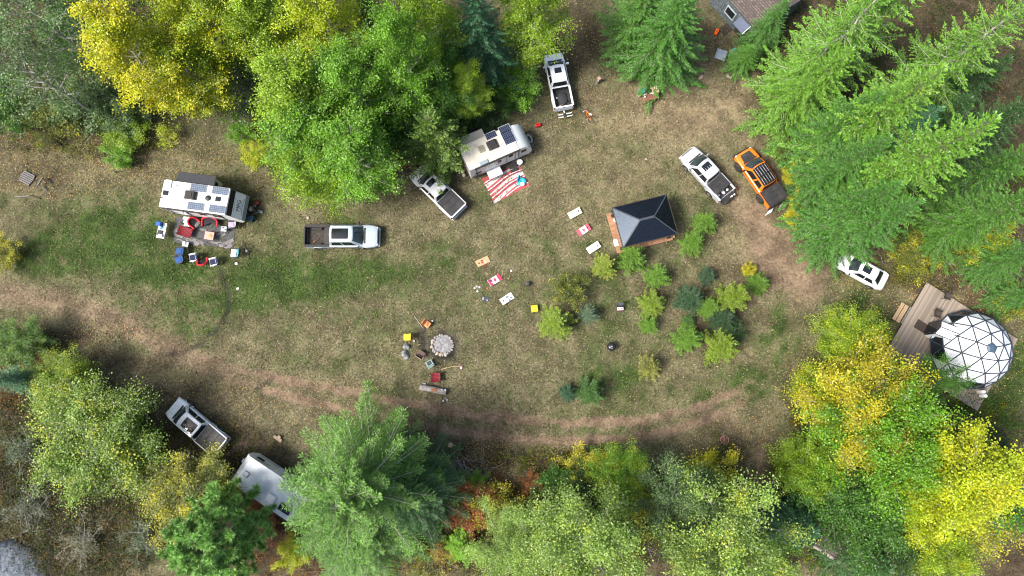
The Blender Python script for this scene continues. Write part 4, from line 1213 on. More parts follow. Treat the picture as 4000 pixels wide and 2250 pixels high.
for y, s in ((-.35, .07), (-.20, .05), (-.60, .08)):
    in_bed(truckC, 'mug', {-.35: 'white mug nearest the hinge on the lowered silver tailgate', -.20: 'smaller white mug on the lowered silver tailgate', -.60: 'cream pot at the corner of the lowered silver tailgate'}[y], 'mug', -2.92 + y * .1, y, .755, MB().lathe([(s * .8, 0), (s, .02), (s, .12), (s * .8, .13), (s * .7, .10)], n=12), CLOTHW, smooth=True)
in_bed(truckF, 'duffel_bag', 'black duffel bag in the open bed of the white pickup with a bike rack', 'bag', -1.7, -.05, .69, MB().lathe([(.20, 0), (.42, .04), (.46, .18), (.30, .30), (.05, .33)], n=14, sx=1.3), CLOTHD, smooth=True)
in_bed(truckF, 'work_glove', 'white glove in the open bed of the white pickup with a bike rack', 'glove', -1.75, -.52, .70, MB().box((0, 0, .02), (.2, .11, .04)).box((.13, .03, .02), (.1, .03, .03)).box((.13, -.03, .02), (.1, .03, .03)).box((0, .08, .02), (.05, .08, .03)), CLOTHW, bevel=.012)
in_bed(truckF, 'strap_roll', 'white strap roll left of the duffel bag in the white pickup bed', 'strap', -1.55, .48, .70, MB().lathe([(.05, 0), (.10, .0), (.10, .07), (.05, .07)], n=12), CLOTHW, smooth=True)
in_bed(truckF, 'shovel', 'long-handled shovel lying in the white pickup bed', 'shovel', -2.2, -.1, .70, MB().tube((-.1, .3, .03), (.1, -.35, .03), .018).box((-.12, .36, .03), (.14, .18, .02)), DEAD_WOOD, smooth=True)

# sedan
def sedan():
    a, b = W(3286, 1010, .8), W(3456, 1100, .95)
    c = (a + b) / 2
    root = thing('sedan', 'white four-door sedan with black sunroof, nose under a fir', 'car', (c.x, c.y, 0), math.atan2(a.y - b.y, a.x - b.x))
    h, w = 2.25, .90
    st = [(h, w * .62, .40, .50, .60), (h - .06, w * .84, .32, .58, .68), (h - .3, w * .95, .26, .66, .76), (h - .75, w, .24, .74, .84), (h - 1.15, w, .24, .80, .92), (0, w, .24, .84, .95), (-h + .9, w, .24, .86, .98), (-h + .45, w * .98, .25, .88, 1.0), (-h + .12, w * .90, .30, .86, .98), (-h + .03, w * .80, .38, .78, .90), (-h, w * .70, .45, .70, .78)]
    body_loft(st, root, P_WHITE)
    cb = Cab(h - 1.12, h - 1.85, -h + 1.25, -h + .52, w * .86, w * .62, .93, 1.43, .16, .05)
    cb.shell(root, P_WHITE)
    cb.windows(root, ((.14, .47), (.50, .88)))
    cb.sunroof(root, .38, .86, .60)
    for s in (-1, 1):
        MB().box((h - .18, s * w * .72, .60), (.26, w * .24, .10), rz=-s * .5).build('headlight', LAMP, root, bevel=.03)
        MB().box((-h + .10, s * w * .72, .80), (.14, w * .3, .12), rz=s * .3).build('tail_light', REDLAMP, root, bevel=.02)
        MB().box((h - 1.35, s * (w + .09), 1.0), (.11, .2, .13)).build('mirror', BLACK, root, bevel=.03)
        for xx in (h - .85, -h + .92):
            wheel(root, xx, s * (w - .08), .33, .22, ALLOY)
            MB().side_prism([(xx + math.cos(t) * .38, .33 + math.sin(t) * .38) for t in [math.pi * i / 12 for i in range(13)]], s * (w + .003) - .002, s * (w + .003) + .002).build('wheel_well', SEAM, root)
        for xx in (-.35, .55): MB().box((xx, s * (w + .01), .80), (.16, .03, .03)).build('door_handle', P_WHITE, root, bevel=.01)
    MB().box((-h + .28, 0, 1.03), (.16, w * 1.4, .03)).build('spoiler', P_WHITE, root, bevel=.012)
sedan()

# ------------------------------------------------------------------ trailers
ROOFW = M('white_membrane', (.72, .73, .73), .6, var=.06, scale=1.5, dirt=.12)
CREAM = M('cream_membrane', (.56, .52, .44), .6, var=.08, scale=1.5, dirt=.18)
SIDEW = M('white_siding', (.66, .66, .65), .45, var=.05, scale=2, dirt=.10)
GREYDECAL = M('grey_decal', (.22, .23, .25), .5)
AWN = M('charcoal_awning', (.045, .048, .056), .7, var=.2, scale=6)
LETTER = M('lettering_ink', (.02, .02, .025), .5)

def cells(name, col, line):
    m, nt, bs = nodes_of(name)
    sep = N(nt, 'ShaderNodeSeparateXYZ'); nt.links.new(N(nt, 'ShaderNodeTexCoord').outputs['Object'], sep.inputs[0])
    ln = None
    for axn, per in (('X', .165), ('Y', .165)):
        fr = math_n(nt, 'FRACT', math_n(nt, 'ADD', math_n(nt, 'DIVIDE', sep.outputs[axn], per), 20.0))
        e = math_n(nt, 'GREATER_THAN', fr, .88)
        ln = e if ln is None else math_n(nt, 'MAXIMUM', ln, e)
    nt.links.new(mixc(nt, ln, ramp(nt, noise(nt, 6, 2), [(.3, tuple(c * .8 for c in col)), (.7, tuple(c * 1.25 for c in col))]), line), bs.inputs['Base Color'])
    bs.inputs['Roughness'].default_value = .12
    bs.inputs['Coat Weight'].default_value = .5
    return m
CELL_BLUE = cells('solar_cells_blue', (.075, .10, .15), (.24, .28, .33))
CELL_NAVY = cells('solar_cells_navy', (.010, .014, .035), (.10, .12, .17))

def local(root, px, py, z):
    w = W(px, py, z) - root.location
    r = -root.rotation_euler.z
    return Vector((w.x * math.cos(r) - w.y * math.sin(r), w.x * math.sin(r) + w.y * math.cos(r), z))

def solar(root, px, py, z, lx, ly, cell, frame=CHROME):
    p = local(root, px, py, z)
    f = MB().box((0, 0, .02), (lx + .05, ly + .05, .035)).build('solar_panel', frame, root, loc=(p.x, p.y, z))
    MB().box((0, 0, .040), (lx, ly, .006)).build('cells', cell, f)
    return f

def roof_box(root, name, px, py, z, prof_or_size, mat, bevel=.03, rz=0.0, build=None):
    p = local(root, px, py, z)
    mb = MB()
    if build: build(mb)
    else:
        sx, sy, sz = prof_or_size
        mb.box((0, 0, sz / 2), prof_or_size)
    return mb.build(name, mat, root, bevel=bevel, loc=(p.x, p.y, z), rz=rz)

def ac_unit(mb):
    mb.side_prism([(-.5, 0), (.45, 0), (.5, .12), (.30, .27), (-.35, .29), (-.5, .18)], -.36, .36)
    mb.box((-.1, 0, .30), (.5, .45, .03))

def text(body, size, parent, loc, M3, mat, name='lettering', ext=.004):
    cu = bpy.data.curves.new(name, 'FONT')
    cu.body = body; cu.size = size; cu.extrude = ext
    cu.align_x = 'CENTER'; cu.align_y = 'CENTER'
    cu.materials.append(mat)
    tmp = bpy.data.objects.new('lettering_curve', cu)
    C.objects.link(tmp)
    me = bpy.data.meshes.new_from_object(tmp.evaluated_get(bpy.context.evaluated_depsgraph_get()))
    bpy.data.objects.remove(tmp)
    if not me.materials: me.materials.append(mat)
    o = bpy.data.objects.new(name, me); C.objects.link(o)
    o.parent = parent; o.location = loc
    o.rotation_euler = M3.to_euler()
    return o

def trailer_wheels(root, xs, w, r=.34):
    for s in (-1, 1):
        for x in xs:
            wheel(root, x, s * (w - .12), r, .2, ALLOY)
            MB().path([(x + math.cos(t) * (r + .06), s * (w + .01), r + math.sin(t) * (r + .06)) for t in [math.pi * i / 10 for i in range(11)]], .03, 6).build('wheel_arch', BLACK, root, smooth=True)

def side_bits(root, s, w, items):
    """flat fittings on a side wall: name, x0, x1, z0, z1, material"""
    for nm, x0, x1, z0, z1, mt in items:
        MB().box(((x0 + x1) / 2, s * (w + .008), (z0 + z1) / 2), (abs(x1 - x0), .02, z1 - z0)).build(nm, mt, root, bevel=.006)

def trailer_white():
    h, w, H = 2.88, 1.17, 3.05
    mid = (W(625, 756, H + .06) + W(895, 786, H + .06)) / 2
    root = thing('travel_trailer', 'white travel trailer with four grey-blue solar panels and lettered nose, black mat beside it', 'trailer', (mid.x, mid.y, 0), R(-7.6), 'camping trailers')
    MB().side_prism([(-h, .55), (h + .55, .55), (h + .97, 1.15), (h + .02, H), (-h, H)], -w, w).build('body', SIDEW, root, bevel=.04)
    MB().box((-.0, 0, H + .03), (2 * h, 2 * w + .06, .06)).build('roof', ROOFW, root, bevel=.02)
    n = Vector((1.9, 0, .95)).normalized()
    def on_nose(t0, t1, y0, y1, off):
        p = lambda t, y: Vector((h + .02, y, H)).lerp(Vector((h + .97, y, 1.15)), t) + n * off
        return [[p(t0, y0), p(t0, y1)], [p(t1, y0), p(t1, y1)]]
    for nm, a, mt in (('nose_glass', (.02, .26, -w + .03, w - .03), GLASS), ('nose_panel', (.27, .80, -w + .12, w - .12), WHITE), ('nose_trim', (.81, .98, -w + .05, w - .05), GREYDECAL)):
        g = on_nose(*a, .006); g2 = on_nose(*a, .03)
        mb = MB(); v = [g[0][0], g[0][1], g[1][1], g[1][0], g2[0][0], g2[0][1], g2[1][1], g2[1][0]]
        mb.add(v, ((4, 5, 6, 7), (0, 1, 5, 4), (1, 2, 6, 5), (2, 3, 7, 6), (3, 0, 4, 7)))
        mb.build(nm, mt, root)
    xax = Vector((0, 1, 0)); yax = Vector((-.95, 0, 1.9)).normalized(); zax = xax.cross(yax)
    M3 = Matrix((xax, yax, zax)).transposed()
    ctr = Vector((h + .02, 0, H)).lerp(Vector((h + .97, 0, 1.15)), .52) + n * .036
    text('MPG', .52, root, ctr, M3, LETTER)
    p = lambda t, y: Vector((h + .02, y, H)).lerp(Vector((h + .97, y, 1.15)), t) + n * .036
    MB().path([p(.64, -.5), p(.64, .5)], .016, 5).path([p(.74, -.75), p(.70, 0), p(.74, .75)], .02, 5).path([p(.31, -.7), p(.31, .7)], .016, 5).build('nose_stripe', GREYDECAL, root)
    z = H + .06
    for px, py in ((776, 735), (861, 746), (765, 806), (849, 817)): solar(root, px, py, z, 1.38, .62, CELL_BLUE)
    roof_box(root, 'air_conditioner', 747, 764, z, None, BLACK, .03, build=ac_unit)
    roof_box(root, 'roof_vent', 647, 754, z, (.42, .42, .10), GLASS)
    roof_box(root, 'roof_vent', 852, 778, z, (.42, .42, .10), GLASS)
    roof_box(root, 'skylight', 659, 719, z, (.55, .75, .12), ROOFW, .06)
    roof_box(root, 'antenna_dome', 813, 774, z, None, BLACK, 0, build=lambda mb: mb.lathe([(.24, 0), (.25, .04), (.18, .10), (.05, .13)], n=18))
    roof_box(root, 'vent_pipe', 691, 727, z, (.10, .10, .12), GREYDECAL)
    roof_box(root, 'vent_pipe', 630, 773, z, (.16, .10, .10), BLACK)
    # slide-out with its dark topper
    MB().box((-.38, w + .44, 1.72), (3.0, .88, 1.75)).build('slide_out', SIDEW, root, bevel=.03)
    MB().add([(-2.05, w + .02, 2.88), (1.27, w + .02, 2.88), (1.27, w + 1.0, 2.66), (-2.05, w + 1.0, 2.66), (-2.05, w + .02, 2.84), (1.27, w + .02, 2.84), (1.27, w + 1.0, 2.62), (-2.05, w + 1.0, 2.62)], ((0, 1, 2, 3), (7, 6, 5, 4), (0, 3, 7, 4), (1, 5, 6, 2), (2, 6, 7, 3), (0, 4, 5, 1))).build('slide_topper', AWN, root)
    MB().box((1.125, w + .42, 2.0), (.02, .42, .55)).build('slide_window', GLASS, root)
    MB().tube((-2.05, w + 1.0, 2.65), (1.27, w + 1.0, 2.65), .04).build('topper_roller', BLACK, root)
    side_bits(root, -1, w, [('window', -1.3, -.9, 1.7, 2.3, GLASS), ('window', .1, .7, 1.7, 2.3, GLASS), ('window', 1.4, 2.3, 1.7, 2.4, GLASS), ('side_decal', -2.8, 2.8, 1.18, 1.24, GREYDECAL), ('side_decal', -2.6, -.2, 1.36, 1.52, GREYDECAL), ('side_decal', .4, 2.9, .95, 1.1, LETTER), ('side_skirt', -2.85, 3.1, .58, .80, BLACK)])
    MB().box((-1.62, -w - .012, 1.85), (.72, .025, 2.0)).build('door', WHITE, root, bevel=.01)
    MB().box((-1.38, -w - .04, 1.75), (.05, .05, .12)).build('door_handle', BLACK, root)
    MB().tube((-2.6, -w - .09, 2.95), (2.3, -w - .09, 2.95), .07).build('awning_roll', BLACK, root)
    for x in (-2.5, -.9, 2.2): MB().bar((x, -w - .05, 2.92), (x, -w - .05, 1.0), .05, .05).build('awning_arm', BLACK, root)
    st = MB()
    for k in range(3): st.box((-1.62, -w - .28 - .26 * k, .60 - .2 * k), (.62, .26, .04), m=0)
    for s in (-1, 1): st.bar((-1.62 + s * .33, -w - .1, .72), (-1.62 + s * .33, -w - .95, .06), .05, .05, m=1)
    st.build('steps', [WHITE, BLACK], root)
    trailer_wheels(root, (-.75, .15), w)
    tg = MB()
    for s in (-1, 1): tg.bar((h + .5, s * .7, .5), (h + 1.75, 0, .5), .08, .1)
    tg.tube((h + 1.5, 0, .05), (h + 1.5, 0, .95), .05)
    tg.build('tongue', BLACK, root)
    MB().lathe([(.24, 0), (.26, .1), (.24, .5), (.1, .6)], c=(h + 1.2, .1, .55), n=14).build('propane_cover', SATIN, root, smooth=True)
    MB().box((h + 1.35, .42, .6), (.34, .30, .30)).build('battery_box', BLACK, root, bevel=.03)
    return root
TR1 = trailer_white()

def trailer_cream():
    h, w, H = 2.35, 1.14, 2.95
    f, r = W(2013, 532, H + .06), W(1808, 625, H + .06)
    ang = R(24.4)
    mid = (f + r) / 2
    root = thing('travel_trailer', 'cream travel trailer with navy solar panels and a rounded front, red striped mat beside it', 'trailer', (mid.x, mid.y, 0), ang, 'camping trailers')
    prof = [(-h - .02, .55), (h + 1.05, .55), (h + 1.28, .95), (h + 1.27, 1.5), (h + 1.12, 2.1), (h + .85, 2.55), (h + .45, 2.83), (h, H), (-h - .02, H)]
    MB().side_prism(prof, -w, w).build('body', SIDEW, root, bevel=.05)
    cap = MB()
    arc = [(h + .02, H), (h + .45, 2.83), (h + .85, 2.55), (h + 1.12, 2.1), (h + 1.27, 1.5)]
    cap.grid([[(x + .02, y, z + .025) for y in (-w + .04, -w * .5, 0, w * .5, w - .04)] for x, z in arc])
    cap.build('front_cap', M('silver_white_cap', (.56, .60, .62), .3, coat=.3, var=.05), root, smooth=True)
    MB().box((-.0, 0, H + .03), (2 * h, 2 * w + .05, .06)).build('roof', CREAM, root, bevel=.02)
    z = H + .06
    for px, py in ((1971, 503), (1981, 526), (1992, 548)): solar(root, px, py, z, .98, .56, CELL_NAVY, ROOFW)
    solar(root, 1918, 529, z, .98, .56, CELL_NAVY, ROOFW)
    roof_box(root, 'air_conditioner', 1924, 567, z, None, BLACK, .05, build=lambda mb: mb.side_prism([(-.46, 0), (.46, 0), (.46, .14), (.34, .26), (-.34, .28), (-.46, .16)], -.40, .40))
    roof_box(root, 'skylight', 1881, 583, z, (.50, .62, .08), M('smoked_skylight', (.30, .27, .20), .2), .02)
    roof_box(root, 'bath_skylight', 1890, 636, z, (.80, .34, .14), M('blue_skylight', (.25, .31, .35), .15), .06)
    roof_box(root, 'roof_rail', 1990, 575, z, (.9, .10, .06), ROOFW)
    roof_box(root, 'vent_pipe', 2011, 559, z, (.16, .14, .12), ROOFW, .05)
    cab = [local(root, 1967, 557, z + .02), local(root, 1935, 590, z + .02), local(root, 1903, 622, z + .02)]
    MB().path(cab, .012, 5).build('solar_cable', GREYDECAL, root)
    MB().box((-.9, w + .43, 1.75), (2.05, .86, 1.55)).build('slide_out', SIDEW, root, bevel=.03)
    MB().box((-.9, w + .46, 2.56), (2.15, .92, .06)).build('slide_roof', CREAM, root, bevel=.01)
    MB().tube((-1.98, w + .93, 2.58), (.18, w + .93, 2.58), .035).build('slide_trim', BLACK, root)
    side_bits(root, -1, w, [('window', 2.55, 3.05, 1.7, 2.3, GLASS), ('window', -.95, -.45, 1.85, 2.25, GLASS), ('window', -.1, .62, 1.75, 2.25, GLASS), ('window', -1.9, -1.3, 1.25, 1.6, GLASS), ('side_decal', -2.3, -1.6, 1.15, 1.20, GREYDECAL), ('side_decal', .1, .6, 1.45, 1.55, M('maroon', (.25, .03, .06), .5)), ('side_decal', -2.0, 2.9, .95, 1.0, GREYDECAL), ('hatch', -2.2, -1.3, .70, 1.05, GREYDECAL), ('side_skirt', -2.3, 3.2, .57, .66, BLACK)])
    d = MB().box((1.55, -w - .012, 1.8), (.70, .025, 1.95)).build('door', SIDEW, root, bevel=.01)
    MB().box((1.55, -w - .03, 2.25), (.42, .015, .55)).build('door_window', GLASS, d)
    for x in (1.15, 1.97): MB().bar((x, -w - .02, .85), (x, -w - .02, 2.8), .035, .03).build('door_trim', BLACK, root)
    MB().tube((-1.9, -w - .09, 2.86), (2.4, -w - .09, 2.86), .065).build('awning_roll', BLACK, root)
    for x in (-1.75, 2.3): MB().bar((x, -w - .06, 2.82), (x, -w - .06, .9), .06, .06).build('awning_arm', BLACK, root)
    st = MB()
    for k in range(3): st.box((1.55, -w - .24 - .25 * k, .58 - .19 * k), (.60, .24, .04))
    for s in (-1, 1): st.bar((1.55 + s * .32, -w - .1, .68), (1.55 + s * .32, -w - .86, .06), .04, .05)
    st.build('steps', BLACK, root)
    trailer_wheels(root, (-.3, .58), w)
    tg = MB()
    for s in (-1, 1): tg.bar((h + .9, s * .7, .5), (h + 2.0, 0, .5), .08, .1)
    tg.tube((h + 1.85, 0, .05), (h + 1.85, 0, .95), .05)
    tg.build('tongue', BLACK, root)
    MB().path([(h + 1.55 + .17 * math.cos(t), .38 * math.sin(t), 1.0) for t in [6.283 * i / 20 for i in range(20)]], .09, 8, close=True).build('propane_cover', M('grey_cover', (.24, .25, .26), .6), root, smooth=True)
    MB().lathe([(.15, 0), (.16, .1), (.15, .4), (.06, .48)], c=(h + 1.55, .12, .5), n=12).lathe([(.15, 0), (.16, .1), (.15, .4), (.06, .48)], c=(h + 1.55, -.15, .5), n=12).build('propane_bottles', BLACK, root, smooth=True)
    return root
TR2 = trailer_cream()

def trailer_under_fir():
    w, H = 1.27, 2.95
    a, b = W(941.5, 1837, H + .05), W(1183, 1998, H + .05)
    ang = math.atan2(a.y - b.y, a.x - b.x)
    mid = (a + b) / 2
    h = (a - b).length / 2
    root = thing('travel_trailer', 'plain white camper trailer mostly covered by the great fir', 'trailer', (mid.x, mid.y, 0), ang, 'camping trailers')
    MB().side_prism([(-h, .55), (h + .10, .55), (h + .42, 1.5), (h + .38, 2.4), (h, H), (-h, H)], -w, w).build('body', SIDEW, root, bevel=.04)
    MB().box((0, 0, H + .025), (2 * h, 2 * w + .05, .05)).build('roof', M('pale_membrane', (.60, .64, .66), .6, var=.1, scale=1.5, dirt=.2), root, bevel=.02)
    n = Vector((.55, 0, .38)).normalized()
    cp = MB()
    p0, p1 = Vector((h, 0, H)), Vector((h + .38, 0, 2.4))
    cp.grid([[(p0.x + n.x * .012, y, p0.z + n.z * .012), (p1.x + n.x * .012, y, p1.z + n.z * .012)] for y in (-w + .05, w - .05)])
    cp.build('front_cap', WHITE, root)
    tr = MB()
    for k in range(22): tr.box((h - .02, -w + .08 + (2 * w - .16) * k / 21, H + .06), (.05, .05, .02))
    tr.build('roof_trim', GREYDECAL, root)
    z = H + .05
    vf = roof_box(root, 'roof_vent', 963, 1852, z, (.46, .46, .07), GREYDECAL)
    MB().box((0, 0, .085), (.34, .34, .03)).build('vent_lid', ROOFW, vf)
    roof_box(root, 'solar_panel', 1113, 1988, z, (1.1, .6, .05), CELL_NAVY, 0)
    roof_box(root, 'air_conditioner', 1060, 1945, z, (.75, .6, .25), ROOFW, .06)
    side_bits(root, -1, w, [('window', h - .95, h - .25, 1.6, 2.2, GLASS), ('window', -1.5, -.5, 1.6, 2.2, GLASS), ('side_decal', -h + .1, h - .1, 1.0, 1.1, GREYDECAL)])
    side_bits(root, 1, w, [('window', h - 1.7, h - .7, 1.6, 2.2, GLASS), ('side_decal', -h + .1, h - .1, 1.0, 1.1, GREYDECAL)])
    MB().box((.6, -w - .012, 1.75), (.66, .025, 1.9)).build('door', WHITE, root, bevel=.01)
    MB().bar((h - .4, -w - .05, 2.85), (h - 1.6, -w - .05, 2.2), .04, .04).build('awning_arm', GREYDECAL, root)
    trailer_wheels(root, (-.9, 0), w)
    tg = MB()
    for s in (-1, 1): tg.bar((h, s * .6, .5), (h + 1.2, 0, .5), .08, .1)
    tg.tube((h + 1.1, 0, .05), (h + 1.1, 0, .9), .05)
    tg.build('tongue', BLACK, root)
    MB().box((h + .72, -.10, .80), (.45, .36, .30)).build('battery_box', WHITE, root, bevel=.04)
    MB().lathe([(.33, 0), (.34, .3), (.25, .42), (.02, .44)], c=(h + .52, .42, .55), n=16).build('propane_cover', M('tan_cover', (.33, .25, .17), .6), root, smooth=True)
trailer_under_fir()
# ------------------------------------------------------------------ buildings and decks
CEDAR = stripes('cedar_boards', (.36, .19, .105), (.05, .03, .02), .14, 'X', .93, .7)
CEDAR_Y = stripes('cedar_boards_across', (.36, .19, .105), (.05, .03, .02), .14, 'Y', .93, .7)
GREYDECK = stripes('weathered_deck', (.27, .225, .18), (.05, .045, .04), .145, 'X', .94, .8, var=.28)
ROOFM = M('dark_roof_metal', (.036, .046, .062), .30, metal=.85, var=.06, scale=3)
TIMBER = M('dark_timber', (.045, .035, .028), .8)
LIGHTWOOD = M('light_wood', (.42, .30, .18), .7, var=.2, scale=8)
REDWOOD = M('red_stained_wood', (.22, .10, .065), .7, var=.25, scale=6)
GREYWOOD = M('grey_wood', (.17, .165, .16), .85, var=.3, scale=8)

def shingles(name, col):
    m, nt, bs = nodes_of(name)
    br = N(nt, 'ShaderNodeTexBrick')
    nt.links.new(N(nt, 'ShaderNodeTexCoord').outputs['Object'], br.inputs['Vector'])
    br.inputs['Scale'].default_value = 1.0
    br.inputs['Brick Width'].default_value = .34; br.inputs['Row Height'].default_value = .20
    br.inputs['Mortar Size'].default_value = .018
    br.inputs['Color1'].default_value = (*[c * .75 for c in col], 1); br.inputs['Color2'].default_value = (*[c * 1.35 for c in col], 1)
    br.inputs['Mortar'].default_value = (.015, .013, .012, 1)
    nt.links.new(mixc(nt, remap(nt, noise(nt, 2.5, 5), .4, .7, 0, .5), br.outputs['Color'], tuple(c * .6 for c in col)), bs.inputs['Base Color'])
    bs.inputs['Roughness'].default_value = .9
    bump(nt, br.outputs['Fac'], .6, -.03, bs)
    return m
SHINGLE = shingles('roof_shingles', (.115, .092, .082))

def pavilion():
    z = 2.5
    c = W(2519.5, 862.5, z)
    a, b, d = W(2393, 811, z), W(2605, 759, z), W(2433, 966, z)
    ang = math.atan2(b.y - a.y, b.x - a.x)
    hx, hy = (b - a).length / 2, (d - a).length / 2
    root = thing('pavilion', 'open timber pavilion with black metal hip roof on a red-brown deck', 'pavilion', (c.x, c.y, 0), ang)
    rg, ap = .62, z + .95
    T = ((-hx, hy), (hx, hy), (hx, -hy), (-hx, -hy))
    for nm, poly, mt in (('roof_face', [(-hx, hy, z), (-rg, 0, ap), (rg, 0, ap), (hx, hy, z)], ROOFM), ('roof_face', [(hx, -hy, z), (rg, 0, ap), (-rg, 0, ap), (-hx, -hy, z)], ROOFM), ('roof_face', [(-hx, -hy, z), (-rg, 0, ap), (-hx, hy, z)], ROOFM), ('roof_face', [(hx, hy, z), (rg, 0, ap), (hx, -hy, z)], ROOFM)):
        n = len(poly)
        mb = MB().add(list(poly) + [(x, y, q - .05) for x, y, q in poly], [tuple(range(n))[::-1], tuple(range(n, 2 * n))] + [(i, (i + 1) % n, n + (i + 1) % n, n + i) for i in range(n)])
        # standing ribs running down the slope, clipped at the hips
        P = [Vector(q) for q in poly]
        e0, e1 = (P[0], P[-1]) if n == 4 else (P[0], P[2])
        if n == 4: t0, t1 = P[1], P[2]
        else: t0 = t1 = P[1]
        ln = (e1 - e0).length
        ed = (e1 - e0).normalized()
        u0, u1 = (t0 - e0).dot(ed), (t1 - e0).dot(ed)
        foot = e0 + ed * u0
        up = (t0 - foot)
        nr = ed.cross(up).normalized()
        if nr.z < 0: nr = -nr
        k = int(ln / .17)
        for i in range(1, k):
            u = ln * i / k
            f = u / u0 if u < u0 else (1.0 if u <= u1 else (ln - u) / (ln - u1))
            if f > .06: mb.bar(e0 + ed * u + nr * .012, e0 + ed * u + up * f * .99 + nr * .012, .045, .03, up=nr)
        mb.build(nm, mt, root)
    cap = MB()
    for x, y in T: cap.bar((x, y, z + .012), (math.copysign(rg, x), 0, ap + .012), .10, .025)
    cap.bar((-rg, 0, ap + .02), (rg, 0, ap + .02), .20, .03)
    cap.build('ridge_cap', M('roof_trim', (.05, .058, .07), .35), root)
    fa = MB()
    for i in range(4): fa.bar((*T[i], z - .04), (*T[(i + 1) % 4], z - .04), .06, .14)
    fa.build('fascia', TIMBER, root)
    dk = .32
    dc = MB().box((-.06, 0, dk - .06), (2 * hx + .30, 2 * hy + .15, .10)).build('deck', CEDAR, root, bevel=.01)
    MB().box((-hx + .02, 0, dk + .0), (.40, 2 * hy + .12, .03)).build('deck_border', CEDAR_Y, root)
    MB().box((-.06, 0, .14), (2 * hx + .1, 2 * hy - .05, .24)).build('deck_skirt', TIMBER, root)
    MB().box((hx + .16, -hy + .55, .2), (.36, .95, .08)).box((hx + .12, -hy + .55, .08), (.25, .85, .15)).build('step', LIGHTWOOD, root, bevel=.01)
    for sx in (-1, 1):
        for sy in (-1, 1):
            x, y = sx * (hx - .28), sy * (hy - .25)
            MB().box((x, y, (z + dk) / 2 - .05), (.17, .17, z - dk)).box((x, y, dk + .08), (.26, .26, .2)).build('post', TIMBER, root, bevel=.01)
            br = MB()
            br.bar((x, y, z - .75), (x - sx * .6, y, z - .1), .09, .12).bar((x, y, z - .75), (x, y - sy * .6, z - .1), .09, .12)
            br.build('brace', TIMBER, root)
    # things standing on the deck
    for px, py, lab in ((2389, 838, 'black folded chair on the upper left end of the pavilion deck'), (2397, 852, 'second black folded chair, below the first on the left pavilion deck')):
        folded_chair(px, py, lab, dk)

def place(mb, name, label, cat, px, py, mat, z=0.0, rz=0.0, group=None, **k):
    p = W(px, py, z)
    o = mb.build(name, mat, None, **k)
    o.location = (p.x, p.y, z); o.rotation_euler = (0, 0, rz)
    return tag(o, label, cat, group)

def at(name, label, cat, px, py, rz=0.0, group=None, z=0.0):
    p = W(px, py, z)
    return thing(name, label, cat, (p.x, p.y, z), rz, group)

def folded_chair(px, py, lab, z):
    r = at('folding_chair', lab, 'chair', px, py, R(20), 'chairs', z)
    MB().bar((0, -.25, .05), (.12, -.25, .85), .03, .03).bar((0, .25, .05), (.12, .25, .85), .03, .03).bar((.1, -.25, .05), (-.05, -.25, .7), .03, .03).bar((.1, .25, .05), (-.05, .25, .7), .03, .03).build('frame', BLACK, r)
    MB().bar((.04, 0, .2), (.1, 0, .8), .44, .05).build('seat', CLOTHD, r, bevel=.015)

pavilion()
place(MB().box((0, 0, .34), (.36, .62, .08)).box((0, 0, .15), (.32, .55, .30)).box((0, -.2, .40), (.2, .05, .04)), 'cooler', 'white cooler standing at the left side of the pavilion deck', 'cooler', 2404, 951, WHITE, rz=R(14), bevel=.03)
place(MB().lathe([(.14, 0), (.17, .2), (.16, .22), (.12, .22)], n=14), 'bucket', 'white bucket on the left pavilion deck edge', 'bucket', 2402, 862, WHITE, z=.34, smooth=True)

